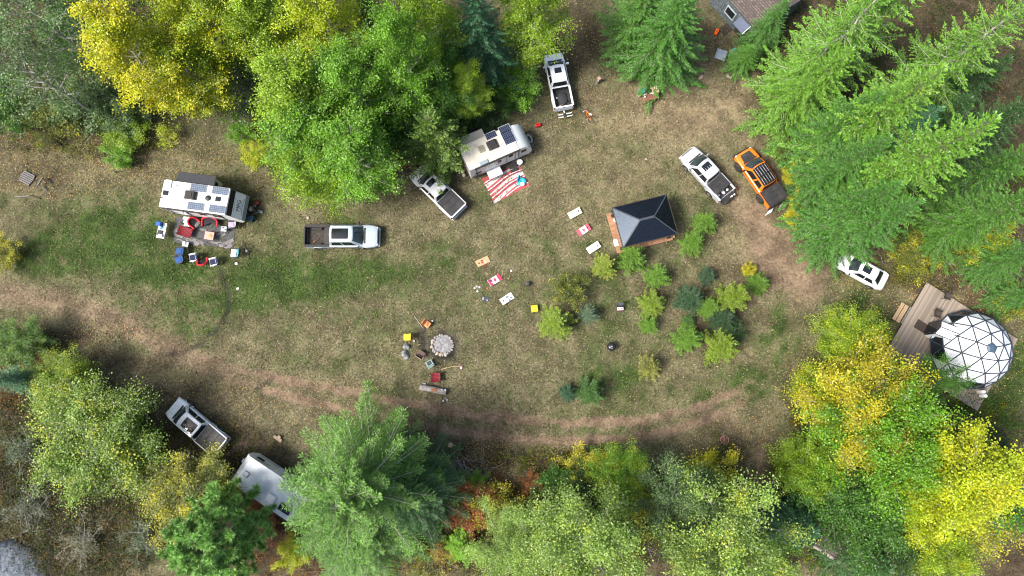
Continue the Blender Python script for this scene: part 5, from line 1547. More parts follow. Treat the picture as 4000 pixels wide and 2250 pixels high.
def dome():
    p = [W(3624.5, 1105, .5), W(3980.5, 1327, .5), W(3814, 1604, .5)]
    q = p[0] + p[2] - p[1]
    c = (p[0] + p[2]) / 2
    ang = math.atan2(p[1].y - p[0].y, p[1].x - p[0].x)
    lx, ly = (p[1] - p[0]).length, (p[2] - p[1]).length
    dkr = thing('deck', 'grey weathered plank deck carrying the white dome', 'deck', (c.x, c.y, 0), ang)
    MB().box((0, 0, .46), (lx, ly, .08)).build('planks', GREYDECK, dkr, bevel=.01)
    MB().box((0, 0, .21), (lx - .15, ly - .15, .42)).build('skirt', TIMBER, dkr)
    top = W(3876, 1359, 3.95)
    RAD = 3.42
    root = thing('dome_tent', 'white geodesic dome with dark struts and dark triangular windows', 'dome', (top.x, top.y, .5), R(8))
    t = (1 + 5 ** .5) / 2
    iv = [Vector(v).normalized() for v in ((-1, t, 0), (1, t, 0), (-1, -t, 0), (1, -t, 0), (0, -1, t), (0, 1, t), (0, -1, -t), (0, 1, -t), (t, 0, -1), (t, 0, 1), (-t, 0, -1), (-t, 0, 1))]
    fc = ((0, 11, 5), (0, 5, 1), (0, 1, 7), (0, 7, 10), (0, 10, 11), (1, 5, 9), (5, 11, 4), (11, 10, 2), (10, 7, 6), (7, 1, 8), (3, 9, 4), (3, 4, 2), (3, 2, 6), (3, 6, 8), (3, 8, 9), (4, 9, 5), (2, 4, 11), (6, 2, 10), (8, 6, 7), (9, 8, 1))
    rot = iv[5].rotation_difference(Vector((0, 0, 1))).to_matrix()
    spin = Matrix.Rotation(R(20), 3, 'Z')
    iv = [spin @ (rot @ v) for v in iv]
    tris, edges, nodes = [], set(), {}
    def key(v): return tuple(round(x, 3) for x in v)
    for a, b, d in fc:
        A, B, D = iv[a], iv[b], iv[d]
        g = {}
        for i in range(4):
            for j in range(4 - i):
                k = 3 - i - j
                g[(i, j)] = ((A * i + B * j + D * k) / 3).normalized()
        for i in range(3):
            for j in range(3 - i):
                tris.append((g[(i, j)], g[(i + 1, j)], g[(i, j + 1)]))
                if i + j < 2: tris.append((g[(i + 1, j)], g[(i + 1, j + 1)], g[(i, j + 1)]))
    low = -.12
    pan, strut, hub = MB(), MB(), MB()
    dirs = [(W(3672, 1352, 1.6), 1.0), (W(3745, 1238, 1.4), .95), (W(3795, 1498, 1.5), 1.12)]
    wins = []
    for tr in tris:
        if min(v.z for v in tr) < low: continue
        P = [Vector((v.x * RAD, v.y * RAD, max(0.0, v.z * RAD))) for v in tr]
        cen = (P[0] + P[1] + P[2]) / 3
        n = (P[1] - P[0]).cross(P[2] - P[0])
        if n.dot(cen) < 0: P = [P[0], P[2], P[1]]
        cw = Matrix.Rotation(R(8), 3, 'Z') @ cen + root.location
        if any((cw - q_).length < rr for q_, rr in dirs): wins.append(P)
        else: pan.add(P, ((0, 1, 2),))
        for i in range(3):
            e = tuple(sorted((key(P[i]), key(P[(i + 1) % 3]))))
            edges.add(e)
        for v in P: nodes[key(v)] = 1
    pan.build('panels', M('dome_membrane', (.74, .78, .81), .5, var=.04, scale=1.2, dirt=.05), root)
    for P in wins: MB().add(P, ((0, 1, 2),)).build('window', GLASS, root)
    for a, b in edges:
        A, B = Vector(a) * 1.006, Vector(b) * 1.006
        if (A - B).length > .1: strut.path([A, B], .048, 6)
    for k in nodes:
        v = Vector(k)
        strut.path([v * .995, v * 1.016], .085, 8)
    strut.build('struts', M('strut_blue', (.030, .042, .060), .5), root)
    MB().lathe([(.46, -.10), (.47, -.02), (.30, .06), (.02, .10)], c=(0, 0, RAD + .03), n=5).build('vent_cap', M('vent_blue', (.05, .085, .13), .5), root)
    # door vestibule towards the plank deck
    dv = (W(3632, 1283, .9) - root.location); a = math.atan2(dv.y, dv.x) - R(8)
    Mz = Matrix.Rotation(a, 3, 'Z')
    pr = [(2.3, -.62, 0), (3.62, -.62, 0), (3.62, -.62, 1.60), (2.3, -.62, 2.2), (2.3, .62, 0), (3.62, .62, 0), (3.62, .62, 1.60), (2.3, .62, 2.2), (3.62, 0, 1.95), (2.3, 0, 2.55)]
    MB().add([Mz @ Vector(v) for v in pr], ((0, 1, 2, 3), (5, 4, 7, 6), (2, 8, 9, 3), (8, 6, 7, 9))).build('porch', M('dome_membrane', (0, 0, 0)), root)
    MB().add([Mz @ Vector(v) for v in ((3.74, -.55, .02), (3.74, .55, .02), (3.74, .55, 1.78), (3.74, 0, 2.1), (3.74, -.55, 1.78))], ((0, 1, 2, 3, 4),)).build('door', GLASS, root)
    pf = MB()
    for i, j in ((2, 8), (8, 6), (1, 2), (5, 6), (2, 3), (8, 9), (6, 7)): pf.tube(Mz @ Vector(pr[i]), Mz @ Vector(pr[j]), .035)
    pf.build('porch_frame', M('strut_blue', (0, 0, 0)), root)
    # things on the deck
    m = W(3604, 1278, .5)
    tag(MB().box((0, 0, .012), (.85, 1.35, .02)).build('doormat', M('brown_mat', (.045, .033, .028), .95), None, loc=(m.x, m.y, .5), rz=ang + R(90)), 'dark brown doormat in front of the dome entrance', 'mat')
    for px, py, rz, lab in ((3690, 1158, R(-20), 'brown metal deck chair near the upper edge of the dome deck'), (3652, 1228, R(-25), 'brown metal deck chair close beside the dome wall')):
        sling_chair(px, py, rz, lab, M('brown_mesh', (.055, .042, .036), .8), M('brown_metal', (.03, .025, .022), .5), z=.5)
    for px, py, lab in ((3822, 1530, 'white propane cylinder on the lower deck corner, nearer the dome'), (3829, 1546, 'white propane cylinder on the lower deck corner, nearer the deck edge')):
        place(MB().lathe([(.02, 0), (.15, .02), (.17, .12), (.17, .62), (.14, .74), (.05, .80), (.05, .86)], n=16), 'propane_cylinder', lab, 'gas cylinder', px, py, WHITE, z=.5, smooth=True, group='white propane cylinders')
    s = W(3530, 1228, .2)
    st = thing('deck_steps', 'two broad plank steps leading up to the dome deck', 'steps', (s.x, s.y, 0), ang)
    MB().box((-.12, 0, .17), (.34, 1.75, .06)).box((-.50, 0, .17), (.30, 1.75, .06)).build('lower_tread', LIGHTWOOD, st, bevel=.01)
    MB().box((.28, 0, .36), (.42, 1.75, .06)).build('upper_tread', GREYWOOD, st, bevel=.01)
    for s_ in (-1, 1): MB().box((-.3, s_ * .7, .07), (.8, .06, .14)).box((.28, s_ * .7, .16), (.36, .06, .33)).build('stringer', TIMBER, st)

def sling_chair(px, py, rz, lab, cloth, metal, z=0.0, arms=True, w=.54, backmat=None):
    """chair facing local +x"""
    r = at('camp_chair', lab, 'chair', px, py, rz, 'chairs set out on the campsite', z)
    h = w / 2
    MB().add([(-.22, -h, .40), (.26, -h, .44), (.26, h, .44), (-.22, h, .40), (-.22, -h, .375), (.26, -h, .415), (.26, h, .415), (-.22, h, .375)], ((0, 1, 2, 3), (7, 6, 5, 4), (0, 4, 5, 1), (1, 5, 6, 2), (2, 6, 7, 3), (3, 7, 4, 0))).build('seat', cloth, r)
    MB().add([(-.24, -h, .42), (-.52, -h, .88), (-.57, 0, .90), (-.52, h, .88), (-.24, h, .42), (-.27, 0, .40), (-.27, -h, .42), (-.55, -h, .88), (-.60, 0, .90), (-.55, h, .88), (-.27, h, .42), (-.30, 0, .40)], ((0, 1, 2, 5), (5, 2, 3, 4), (6, 11, 8, 7), (11, 10, 9, 8), (0, 6, 7, 1), (1, 7, 8, 2), (2, 8, 9, 3), (3, 9, 10, 4))).build('backrest', backmat or cloth, r)
    fr = MB()
    for s in (-1, 1):
        fr.tube((.28, s * (h + .02), 0), (-.24, s * (h + .02), .62), .016, n=6).tube((-.34, s * (h + .02), 0), (.26, s * (h + .02), .62), .016, n=6).tube((-.22, s * (h + .02), .40), (-.54, s * (h + .02), .89), .015, n=6).tube((.27, s * (h + .02), .44), (-.23, s * (h + .02), .40), .014, n=6)
    fr.tube((.27, -h, .43), (.27, h, .43), .015, n=6).tube((-.43, -h, .92), (-.43, h, .92), .015, n=6)
    fr.build('frame', metal, r, smooth=True)
    if arms:
        for s in (-1, 1): MB().box((-.06, s * (h + .05), .635), (.56, .10, .03)).build('armrest', metal, r, bevel=.012)
    return r

def tub_chair(px, py, rz, lab, rim, inner, w=.8, d=.75):
    """padded round-backed chair facing local +x"""
    r = at('padded_chair', lab, 'chair', px, py, rz, 'chairs set out on the campsite')
    h = w / 2
    pts = [(d * .42, -h, .42)] + [(-d * .15 + math.cos(t) * d * .40, math.sin(t) * h, .50 + .32 * max(0, -math.cos(t))) for t in [math.pi * (1.5 - i / 10) for i in range(0, 11)]] + [(d * .42, h, .42)]
    MB().path(pts, .085, 8).build('padded_rim', rim, r, smooth=True)
    rows = []
    for k in range(5):
        f = k / 4
        rows.append([(p[0] * (1 - f) + .02 * f, p[1] * (1 - f * .96), (p[2] - .04) * (1 - f) + .34 * f) for p in pts])
    MB().grid(rows).grid([[(x, y, z - .03) for x, y, z in q] for q in rows], flip=True).build('seat', inner, r, smooth=True)
    fr = MB()
    for s in (-1, 1): fr.tube((d * .4, s * h * .9, 0), (-d * .3, s * h * .5, .5), .016, n=6).tube((-d * .45, s * h * .8, 0), (d * .35, s * h * .9, .42), .016, n=6)
    fr.build('frame', BLACK, r, smooth=True)
    return r

dome()

def cabin(label, pa, pb, depth, eave, wallmat, gable, overhang=.35):
    """pa to pb: the eave corners of the wall that faces the clearing"""
    a, b = W(*pa, eave), W(*pb, eave)
    ang = math.atan2(b.y - a.y, b.x - a.x)
    L = (b - a).length
    root = thing('cabin', label, 'cabin', (a.x, a.y, 0), ang)
    o = overhang
    MB().box((L / 2, depth / 2 + o, eave / 2 - .05), (L - 2 * o, depth, eave - .1)).build('walls', wallmat, root, bevel=.01)
    y0, y1, ym = 0, depth + 2 * o, (depth + 2 * o) / 2
    for ya, yb in ((y0, ym), (y1, ym)):
        s = 1 if yb > ya else -1
        f = MB().add([(0, 0, 0), (L, 0, 0), (L, abs(yb - ya), 0), (0, abs(yb - ya), 0), (0, 0, -.08), (L, 0, -.08), (L, abs(yb - ya), -.08), (0, abs(yb - ya), -.08)], ((0, 1, 2, 3), (7, 6, 5, 4), (0, 4, 5, 1), (1, 5, 6, 2), (2, 6, 7, 3), (3, 7, 4, 0))).build('roof_slope', SHINGLE, root)
        f.location = (0 if s > 0 else L, ya, eave)
        f.scale = (1, math.hypot(1, gable / abs(yb - ya)), 1)
        f.rotation_euler = (math.atan2(gable, abs(yb - ya)), 0, 0 if s > 0 else math.pi)
    MB().bar((0, ym, eave + gable + .02), (L, ym, eave + gable + .02), .25, .05).build('ridge_cap', M('ridge', (.07, .06, .055), .9), root)
    return root, L

STONE_WALL = M('mottled_stone_wall', (.10, .125, .135), .85, var=.75, scale=5, bmp=.5)
# the eave line facing the clearing runs up to the top edge of the picture and beyond
cab1, L1 = cabin('stone-walled cabin with brown shingle roof at the top edge among firs', (2800, -52), (2962, 130), 5.5, 2.7, STONE_WALL, .9, .06)
def wall_fit(root, nm, x, z, w_, h_, mat, frame=None, out=.03):
    if frame:
        f = MB()
        for dx in (-1, 1): f.box((x + dx * (w_ / 2 + .05), -out, z), (.10, .07, h_ + .2))
        for dz in (-1, 1): f.box((x, -out, z + dz * (h_ / 2 + .05)), (w_, .07, .10))
        fr = f.build(nm + '_frame', frame, root); fr.location = (0, .06, 0)
    g = MB().box((x, .055, z), (w_, .03, h_)).build(nm, mat, root)
wall_fit(cab1, 'window', L1 * .42, 1.5, 1.0, .95, GLASS, M('pale_frame', (.36, .44, .44), .6))
MB().add([(L1 * .60, .05, 2.35), (L1 * .82, .05, 2.35), (L1 * .82, -.75, 2.0), (L1 * .60, -.75, 2.0), (L1 * .60, .05, 2.30), (L1 * .82, .05, 2.30), (L1 * .82, -.75, 1.95), (L1 * .60, -.75, 1.95)], ((3, 2, 1, 0), (4, 5, 6, 7), (0, 1, 5, 4), (1, 2, 6, 5), (2, 3, 7, 6), (3, 0, 4, 7))).build('door_canopy', M('blue_grey_canopy', (.075, .10, .16), .5), cab1)
MB().tube((L1 * .83, .05, 2.42), (L1 * .83, -.78, 2.05), .03).build('canopy_rail', WHITE, cab1)
MB().box((L1 * .71, .045, 1.0), (.95, .03, 2.0)).build('door', TIMBER, cab1)
place(MB().box((0, 0, .02), (1.35, .85, .03)), 'doormat', 'brown mat on the ground before the stone cabin door', 'mat', 2840, 112, M('brown_mat', (0, 0, 0)), rz=R(38))
cab2, L2 = cabin('small shingle-roofed cabin at the bottom right under dark spruces', (3178, 2133), (3330, 2228), 3.6, 2.5, M('brown_boards', (.09, .07, .055), .85), .8, .30)
MB().bar((0, -.03, 2.47), (L2, -.03, 2.47), .18, .12).build('gutter', M('pale_gutter', (.36, .32, .28), .7), cab2)

# ------------------------------------------------------------------ mats with their patterns
def ribbon(mb, pts, ws, z, m):
    L, Rr = [], []
    n = len(pts)
    for i, p in enumerate(pts):
        t = (pts[min(i + 1, n - 1)] - pts[max(i - 1, 0)]).normalized()
        s = Vector((-t.y, t.x, 0))
        L.append((p.x + s.x * ws[i] / 2, p.y + s.y * ws[i] / 2, z)); Rr.append((p.x - s.x * ws[i] / 2, p.y - s.y * ws[i] / 2, z))
    mb.grid([Rr, L], m)

def smooth_pts(pts, k=6):
    out = []
    for i in range(len(pts) - 1):
        p0, p1, p2, p3 = pts[max(i - 1, 0)], pts[i], pts[i + 1], pts[min(i + 2, len(pts) - 1)]
        for j in range(k):
            t = j / k
            out.append(.5 * ((2 * p1) + (p2 - p0) * t + (2 * p0 - 5 * p1 + 4 * p2 - p3) * t * t + (3 * p1 - p0 - 3 * p2 + p3) * t ** 3))
    return out + [pts[-1]]

def weave(name, col, var=.25):
    m, nt, bs = nodes_of(name)
    f = noise(nt, 3, 5, .7)
    bands = stretch = noise(nt, 1.0, 2, .5)
    nt.links.new(ramp(nt, f, [(.3, tuple(c * (1 - var) for c in col)), (.7, tuple(min(1, c * (1 + var)) for c in col))]), bs.inputs['Base Color'])
    bs.inputs['Roughness'].default_value = .7
    bump(nt, noise(nt, 40, 2), .3, .01, bs)
    return m

def dark_mat():
    cs = [W(688, 846), W(677.5, 948.5), W(912.8, 968.2), W(919, 893)]
    mb = MB().add([(p.x, p.y, .012) for p in cs] + [(p.x, p.y, -.02) for p in cs], ((0, 1, 2, 3), (0, 4, 5, 1), (1, 5, 6, 2), (2, 6, 7, 3), (3, 7, 4, 0)), 0)
    for pts, w in (([(240, 360), (330, 400), (420, 440), (490, 500)], 1.0), ([(440, 380), (510, 410), (560, 460), (605, 515)], .45), ([(725, 430), (800, 455), (880, 465), (960, 450)], .35), ([(870, 490), (960, 500), (1060, 460), (1185, 390)], .75), ([(840, 290), (900, 280), (960, 250)], .35), ([(950, 315), (1000, 285), (1030, 240)], .28), ([(30, 170), (28, 245), (100, 300), (220, 350)], .8), ([(50, 385), (110, 395), (170, 430), (230, 440)], .35), ([(1000, 535), (1090, 525), (1175, 490)], .6), ([(480, 170), (560, 190), (640, 200)], .3)):
        P = smooth_pts([W(680 + x / 5.118, 860 + y / 5.118) for x, y in pts], 5)
        n = len(P)
        ribbon(mb, P, [w * .55 * (.25 + .75 * math.sin(math.pi * (.12 + .8 * i / n))) for i in range(n)], .016, 1)
    o = mb.build('outdoor_rug', [weave('charcoal_weave', (.050, .052, .062)), weave('grey_weave', (.17, .16, .17))])
    tag(o, 'charcoal outdoor rug with grey swirls beside the white trailer', 'rug')

def red_mat():
    A, B, D = W(1882.5, 697), W(1931, 795), W(2027, 640)
    Cc = W(2068, 724)
    P = lambda u, v: A * (1 - u) * (1 - v) + D * u * (1 - v) + B * (1 - u) * v + Cc * u * v
    cs = [A, B, Cc, D]
    mb = MB().add([(p.x, p.y, .012) for p in cs] + [(p.x, p.y, -.02) for p in cs], ((0, 1, 2, 3), (0, 4, 5, 1), (1, 5, 6, 2), (2, 6, 7, 3), (3, 7, 4, 0)), 0)
    wv = lambda u, ph: .085 * math.sin(2.0 * math.pi * (u * .62 + ph)) - .0 * u
    hgt = (B - A).length
    k = 14
    def band(v0, w0, w1, m, z, ph=.30, us=0.0, ue=1.0):
        pts, ws = [], []
        for i in range(k + 1):
            u = us + (ue - us) * i / k
            v = v0 + wv(u, ph) + .10 * (.5 - u)
            if .012 < v < .988:
                q = u
                wd = w0 + (w1 - w0) * (i / k)
                wd = min(wd, 2 * min(v, 1 - v))
                pts.append(P(q, v)); ws.append(max(.01, wd * hgt))
        if len(pts) > 2: ribbon(mb, pts, ws, z, m)
    for v0, a, b in ((.20, .15, .04), (.52, .04, .16), (.83, .15, .05)):
        band(v0, a, b, 1, .016)
    for v0 in (.07, .36, .66, .96):
        band(v0, .035, .035, 2, .020)
    for v0 in (.115, .415, .72):
        band(v0 - .005, .03, .05, 3, .018)
    o = mb.build('outdoor_rug', [weave('red_weave', (.44, .060, .070)), weave('pale_weave', (.48, .47, .47), .1), weave('white_weave', (.66, .58, .60), .1), weave('maroon_weave', (.19, .030, .055))])
    tag(o, 'red and white wavy striped outdoor rug beside the cream trailer', 'rug')
dark_mat()
red_mat()

# ------------------------------------------------------------------ campsite of the white trailer
def plaid(name, c1, c2, per):
    m, nt, bs = nodes_of(name)
    sep = N(nt, 'ShaderNodeSeparateXYZ'); nt.links.new(N(nt, 'ShaderNodeTexCoord').outputs['Object'], sep.inputs[0])
    a = [math_n(nt, 'GREATER_THAN', math_n(nt, 'FRACT', math_n(nt, 'ADD', math_n(nt, 'DIVIDE', sep.outputs[k], per), 10.25)), .5) for k in 'XY']
    t = math_n(nt, 'MULTIPLY', math_n(nt, 'ADD', a[0], a[1]), .5)
    nt.links.new(mixc(nt, t, c1, c2), bs.inputs['Base Color'])
    bs.inputs['Roughness'].default_value = .85
    return m
PLAID = plaid('red_black_plaid', (.30, .012, .022), (.022, .008, .010), .115)
REDFAB = M('red_fabric', (.50, .018, .03), .8, var=.3, scale=14)
DARKFAB = M('black_fabric', (.022, .018, .022), .85, var=.4, scale=8)
BLUEFAB = M('blue_fabric', (.018, .075, .24), .7, var=.2)
NAVYFAB = M('navy_fabric', (.014, .020, .065), .8)
TURQ = M('turquoise_fabric', (.02, .36, .46), .6, var=.25)
PINK = M('peach_panel', (.62, .30, .25), .4, var=.08)
CLEAR = M('pale_glass', (.36, .42, .46), .15, var=.2)
YELLOW = M('yellow_plastic', (.80, .55, .02), .4, var=.06)
ORANGEP = M('orange_plastic', (.75, .17, .02), .4, var=.06)
TEAL = M('teal_wood', (.22, .32, .30), .7)
STEEL = M('grey_steel', (.30, .31, .32), .45, metal=.4)
FIREBRICK = M('pit_stone', (.30, .28, .25), .9, var=.45, scale=3, bmp=.5)
BOULDER = M('boulder', (.24, .25, .26), .9, var=.7, scale=4, bmp=.6)
CARD = M('cardboard', (.42, .30, .18), .85)

r = tub_chair(768.6, 876, R(-40), 'red rimmed round chair by the white trailer with a grey blanket on it', REDFAB, DARKFAB, .82, .8)
place(MB().lathe([(.10, 0), (.24, .03), (.22, .14), (.12, .2), (.02, .18)], n=10, sx=.8, sy=1.4), 'blanket', 'crumpled grey furry blanket on the red round chair', 'blanket', 774, 877, M('grey_fur', (.13, .125, .12), .95, var=.6, scale=14), z=.40, rz=R(-40), smooth=True)
tub_chair(828, 874, R(-92), 'wide red rimmed double chair against the white trailer', REDFAB, DARKFAB, 1.35, .78)
tub_chair(800, 1024, R(95), 'red rimmed chair in the row between the two navy white-framed chairs', REDFAB, DARKFAB, .85, .75)

def plaid_seat(px, py, rz, lab, lx, ly):
    q = at('padded_chair', lab, 'chair', px, py, rz, 'chairs set out on the campsite')
    rows = [[(-lx / 2 + lx * i / 6, -ly / 2 + ly * j / 5, .46 + .10 * (abs(j - 2.5) / 2.5) ** 2 + (.22 if i == 0 else .08 if i == 1 else 0)) for j in range(6)] for i in range(7)]
    MB().grid(rows, flip=True).grid([[(x, y, z - .05) for x, y, z in w_] for w_ in rows]).build('seat_cover', PLAID, q, smooth=True)
    f = MB()
    for s in (-1, 1): f.tube((lx * .45, s * ly * .42, 0), (-lx * .4, s * ly * .42, .5), .018, n=6).tube((-lx * .45, s * ly * .42, 0), (lx * .4, s * ly * .42, .46), .018, n=6)
    f.build('frame', BLACK, q)
plaid_seat(733.7, 911, R(-16), 'red and black plaid reclining chair on the charcoal rug', 1.15, .85)
plaid_seat(1704, 1475, R(92), 'red and black plaid chair between the fire pit and the log', .80, .84)

def slab_table(px, py, rz, lab, lx, ly, h, top, leg, name='camp_table', thick=.03, z=None):
    q = at(name, lab, 'table', px, py, rz, 'camp tables', 0)
    w_ = W(px, py, h); q.location = (w_.x, w_.y, 0)
    MB().box((0, 0, h - thick / 2), (lx, ly, thick)).build('tabletop', top, q, bevel=.012)
    for sx in (-1, 1):
        for sy in (-1, 1): MB().tube((sx * lx * .42, sy * ly * .42, h - thick), (sx * lx * .45, sy * ly * .45, 0), .018, n=6).build('leg', leg, q)
    return q
ft = slab_table(816.5, 920.5, R(-8), 'peach square fire table with a painted orange burner glow on the charcoal rug', .82, .70, .55, PINK, DARK_ALLOY, thick=.12)
MB().lathe([(.17, 0), (.17, .02), (.02, .03)], c=(.12, 0, .555), n=18).build('burner_glow_disc', M('orange_glow_colour', (.72, .22, .06), .4), ft)  # orange disc: the glow of the fire table put into plain colour
slab_table(874, 894, R(-6), 'small clear side table between the red double chair and the lavender chair', .52, .48, .45, CLEAR, STEEL)
for dx, dy, s, lab in ((-6, -4, .07, 'white cup at the upper corner of the small clear side table'), (5, 3, .06, 'pale glass on the lower part of the small clear side table')):
    place(MB().lathe([(s * .8, 0), (s, .12), (s * .85, .12), (s * .7, .03)], n=12), 'cup', lab, 'cup', 874 + dx, 894 + dy, CLOTHW, z=.46, smooth=True)
slab_table(724, 954, R(-12), 'grey side table at the lower edge of the charcoal rug', .55, .48, .42, STEEL, BLACK)
place(MB().lathe([(.13, 0), (.16, .05), (.15, .07), (.02, .04)], n=14), 'bowl', 'white bowl on the grey side table by the rug', 'bowl', 719, 950, CLOTHW, z=.43, smooth=True)
sling_chair(911, 883, R(185), 'lavender backed chair at the right end of the charcoal rug', M('lavender_fabric', (.36, .33, .46), .7), DARK_ALLOY)
sling_chair(709, 986, R(176), 'upper of the two blue camp chairs in front of the rug', BLUEFAB, BLACK, w=.66)
sling_chair(706, 1019, R(205), 'lower of the two blue camp chairs, turned askew', BLUEFAB, BLACK, w=.66)
sling_chair(762, 1011, R(192), 'navy chair with white frame left of the red chair in the row', NAVYFAB, WHITE, w=.54)
sling_chair(840, 1028, R(196), 'navy chair with white frame at the right end of the row', NAVYFAB, WHITE, w=.54)
sling_chair(921, 993, R(176), 'turquoise camp chair with a white seat next to the parked bicycle', CLOTHW, BLACK, w=.70, backmat=TURQ)
place(MB().box((0, 0, .012), (.22, .20, .02)).box((.02, .01, .026), (.16, .15, .008)), 'paper', 'white folded paper lying in the grass below the turquoise chair', 'paper', 922.8, 1030, WHITE, rz=.3)
place(MB().box((0, 0, .012), (.20, .20, .02)).box((.01, .02, .026), (.14, .13, .008)), 'paper', 'white paper lying alone in the grass beside the black tyre marks', 'paper', 929, 1128, WHITE, rz=.2)
gt = slab_table(631, 900, R(-7), 'white folding table with a blue grill and a black stove beside the rug', .72, 1.40, .74, WHITE, STEEL)
g = at('tabletop_grill', 'blue domed tabletop grill on the white folding table', 'grill', 626, 877, R(-8), None, .74)
MB().box((0, 0, .10), (.56, .40, .18)).build('firebox', BLACK, g, bevel=.03)
MB().side_prism([(-.27, 0), (.27, 0), (.27, .10), (.18, .20), (-.18, .20), (-.27, .10)], -.19, .19).build('lid', M('blue_enamel', (.01, .10, .42), .3, coat=.4), g, bevel=.04, loc=(0, 0, .19))
MB().tube((-.16, .22, .30), (.16, .22, .30), .02).build('handle', BLACK, g)
g = at('camp_stove', 'black camp stove with raised white lid on the white folding table', 'stove', 626, 910, R(-8), None, .74)
MB().box((0, 0, .06), (.42, .46, .12)).build('body', BLACK, g, bevel=.02)
for s in (-1, 1): MB().lathe([(.09, 0), (.09, .02), (.03, .02)], c=(0, s * .11, .121), n=14).build('burner', SATIN, g)
MB().bar((-.10, -.28, .13), (.30, -.28, .22), .30, .02).build('lid', WHITE, g, bevel=.01)
place(MB().box((0, 0, .005), (.3, .22, .01)).box((.02, .0, .013), (.2, .14, .006)), 'napkin', 'bright blue cloth between the blue grill and the stove', 'cloth', 632, 890, M('bright_blue_cloth', (.02, .20, .50), .8), z=.742, rz=R(40))
g = at('storage_box', 'dark blue storage box at the nose of the white trailer', 'box', 979, 854, R(-20))
MB().box((0, 0, .2), (.72, .50, .40)).build('body', M('dark_blue_plastic', (.022, .055, .09), .5), g, bevel=.04)
MB().box((0, 0, .425), (.76, .54, .05)).build('lid', M('dark_blue_lid', (.03, .075, .115), .5), g, bevel=.02)
g = at('generator', 'dark red generator in front of the white trailer tongue', 'generator', 1006, 797, R(20))
MB().box((0, 0, .22), (.50, .32, .36)).build('body', M('dark_red', (.22, .02, .02), .5), g, bevel=.06)
MB().tube((-.16, 0, .46), (.16, 0, .46), .025).build('handle', BLACK, g)
place(MB().box((0, 0, .03), (.44, .26, .05)).box((.1, 0, .06), (.2, .1, .02)), 'board', 'pale board lying by the white trailer tongue', 'board', 1017, 827, M('pale_board', (.40, .43, .42), .6), rz=R(-15))

def bicycle(pf, pr, lab, frame, lean=R(14), accent=None):
    a, b = W(*pf, .35), W(*pr, .35)
    c = (a + b) / 2
    root = thing('bicycle', lab, 'bicycle', (c.x, c.y, 0), math.atan2(a.y - b.y, a.x - b.x))
    root.rotation_euler[0] = lean
    for x in (-.52, .52):
        t = MB().path([(x + .34 * math.cos(k), 0, .345 + .34 * math.sin(k)) for k in [6.283 * i / 24 for i in range(24)]], .028, 6, close=True).build('wheel', RUBBER, root, smooth=True)
        rm = MB()
        for k in range(8): rm.bar((x, 0, .345), (x + .31 * math.cos(k * .785), 0, .345 + .31 * math.sin(k * .785)), .008, .008)
        rm.lathe([(.05, -.03), (.05, .03)], c=(x, 0, .345), n=8)
        rm.build('rim', STEEL, t)
    fr = MB()
    bb, st, hd = (-.08, 0, .30), (-.20, 0, .78), (.36, 0, .82)
    for p, q, rr in ((bb, st, .022), (st, hd, .026), (bb, hd, .03), (bb, (-.52, 0, .345), .018), (st, (-.52, 0, .345), .016)): fr.tube(p, q, rr, n=7)
    fr.build('frame', frame, root, smooth=True)
    MB().tube(hd, (.52, 0, .345), .022, n=6).tube(hd, (.34, 0, .98), .022, n=6).build('fork', accent or BLACK, root)
    MB().path([(.22, -.36, 1.0), (.34, -.15, .98), (.34, .15, .98), (.22, .36, 1.0)], .017, 6).build('handlebar', BLACK, root, smooth=True)
    MB().tube(st, (-.24, 0, .93), .016, n=6).lathe([(.02, 0), (.09, .01), (.085, .04), (.02, .05)], c=(-.24, 0, .93), n=12, sx=1.6).build('saddle', accent or BLACK, root, smooth=True)
    MB().tube((bb[0], -.1, .30), (bb[0], .1, .30), .06).box((.06, .12, .30), (.09, .08, .03)).box((-.2, -.12, .30), (.09, .08, .03)).build('crank', DARK_ALLOY, root)
bicycle((948, 949), (971, 1010), 'dark bicycle with pale forks leaning behind the turquoise chair', M('bike_dark', (.05, .06, .05), .4), accent=ALLOY)
bicycle((2267, 428), (2313, 480), 'orange framed bicycle standing behind the pickup bike rack', ORANGEP, accent=WHITE)

# ------------------------------------------------------------------ campsite of the cream trailer
slab_table(1933, 675, R(25), 'white folding table on the striped rug against the cream trailer', 1.30, .76, .74, WHITE, STEEL)
g = at('lidded_bin', 'round white lidded bin beside the cream trailer steps', 'bin', 2030, 633, 0, None, .4)
g.location.z = 0
MB().lathe([(.20, 0), (.24, .42), (.22, .44), (.02, .44)], n=18).build('body', CLOTHW, g, smooth=True)
MB().lathe([(.26, .445), (.26, .48), (.10, .52), (.02, .52)], n=18).build('lid', WHITE, g, smooth=True)
place(MB().box((0, 0, .02), (.52, .62, .03)), 'doormat', 'grey mat between the cream trailer steps and the white bin', 'mat', 2013, 634, M('grey_mat', (.33, .33, .35), .8), rz=R(24))
g = at('beanbag', 'crumpled turquoise beanbag seat on the striped rug', 'beanbag', 2038, 712, R(30))
MB().lathe([(.30, 0), (.42, .10), (.36, .26), (.22, .30), (.10, .22), (.02, .2)], n=9, sx=1.1, sy=.95).build('seat', TURQ, g, bevel=.02)
MB().bar((-.1, .34, .18), (-.15, .40, .52), .6, .12).build('backrest', M('teal_fabric', (.015, .22, .32), .6), g, bevel=.04)
place(MB().lathe([(.14, 0), (.19, .05), (.13, .10), (.02, .11)], n=8, sx=1.2), 'pillow', 'pale pillow on the turquoise beanbag', 'pillow', 2040, 719, CLOTHW, z=.26, smooth=True)
g = at('generator', 'bright red generator at the nose of the cream trailer', 'generator', 2101, 492, R(15))
MB().box((0, 0, .20), (.48, .30, .34)).build('body', M('bright_red', (.62, .01, .015), .4), g, bevel=.06)
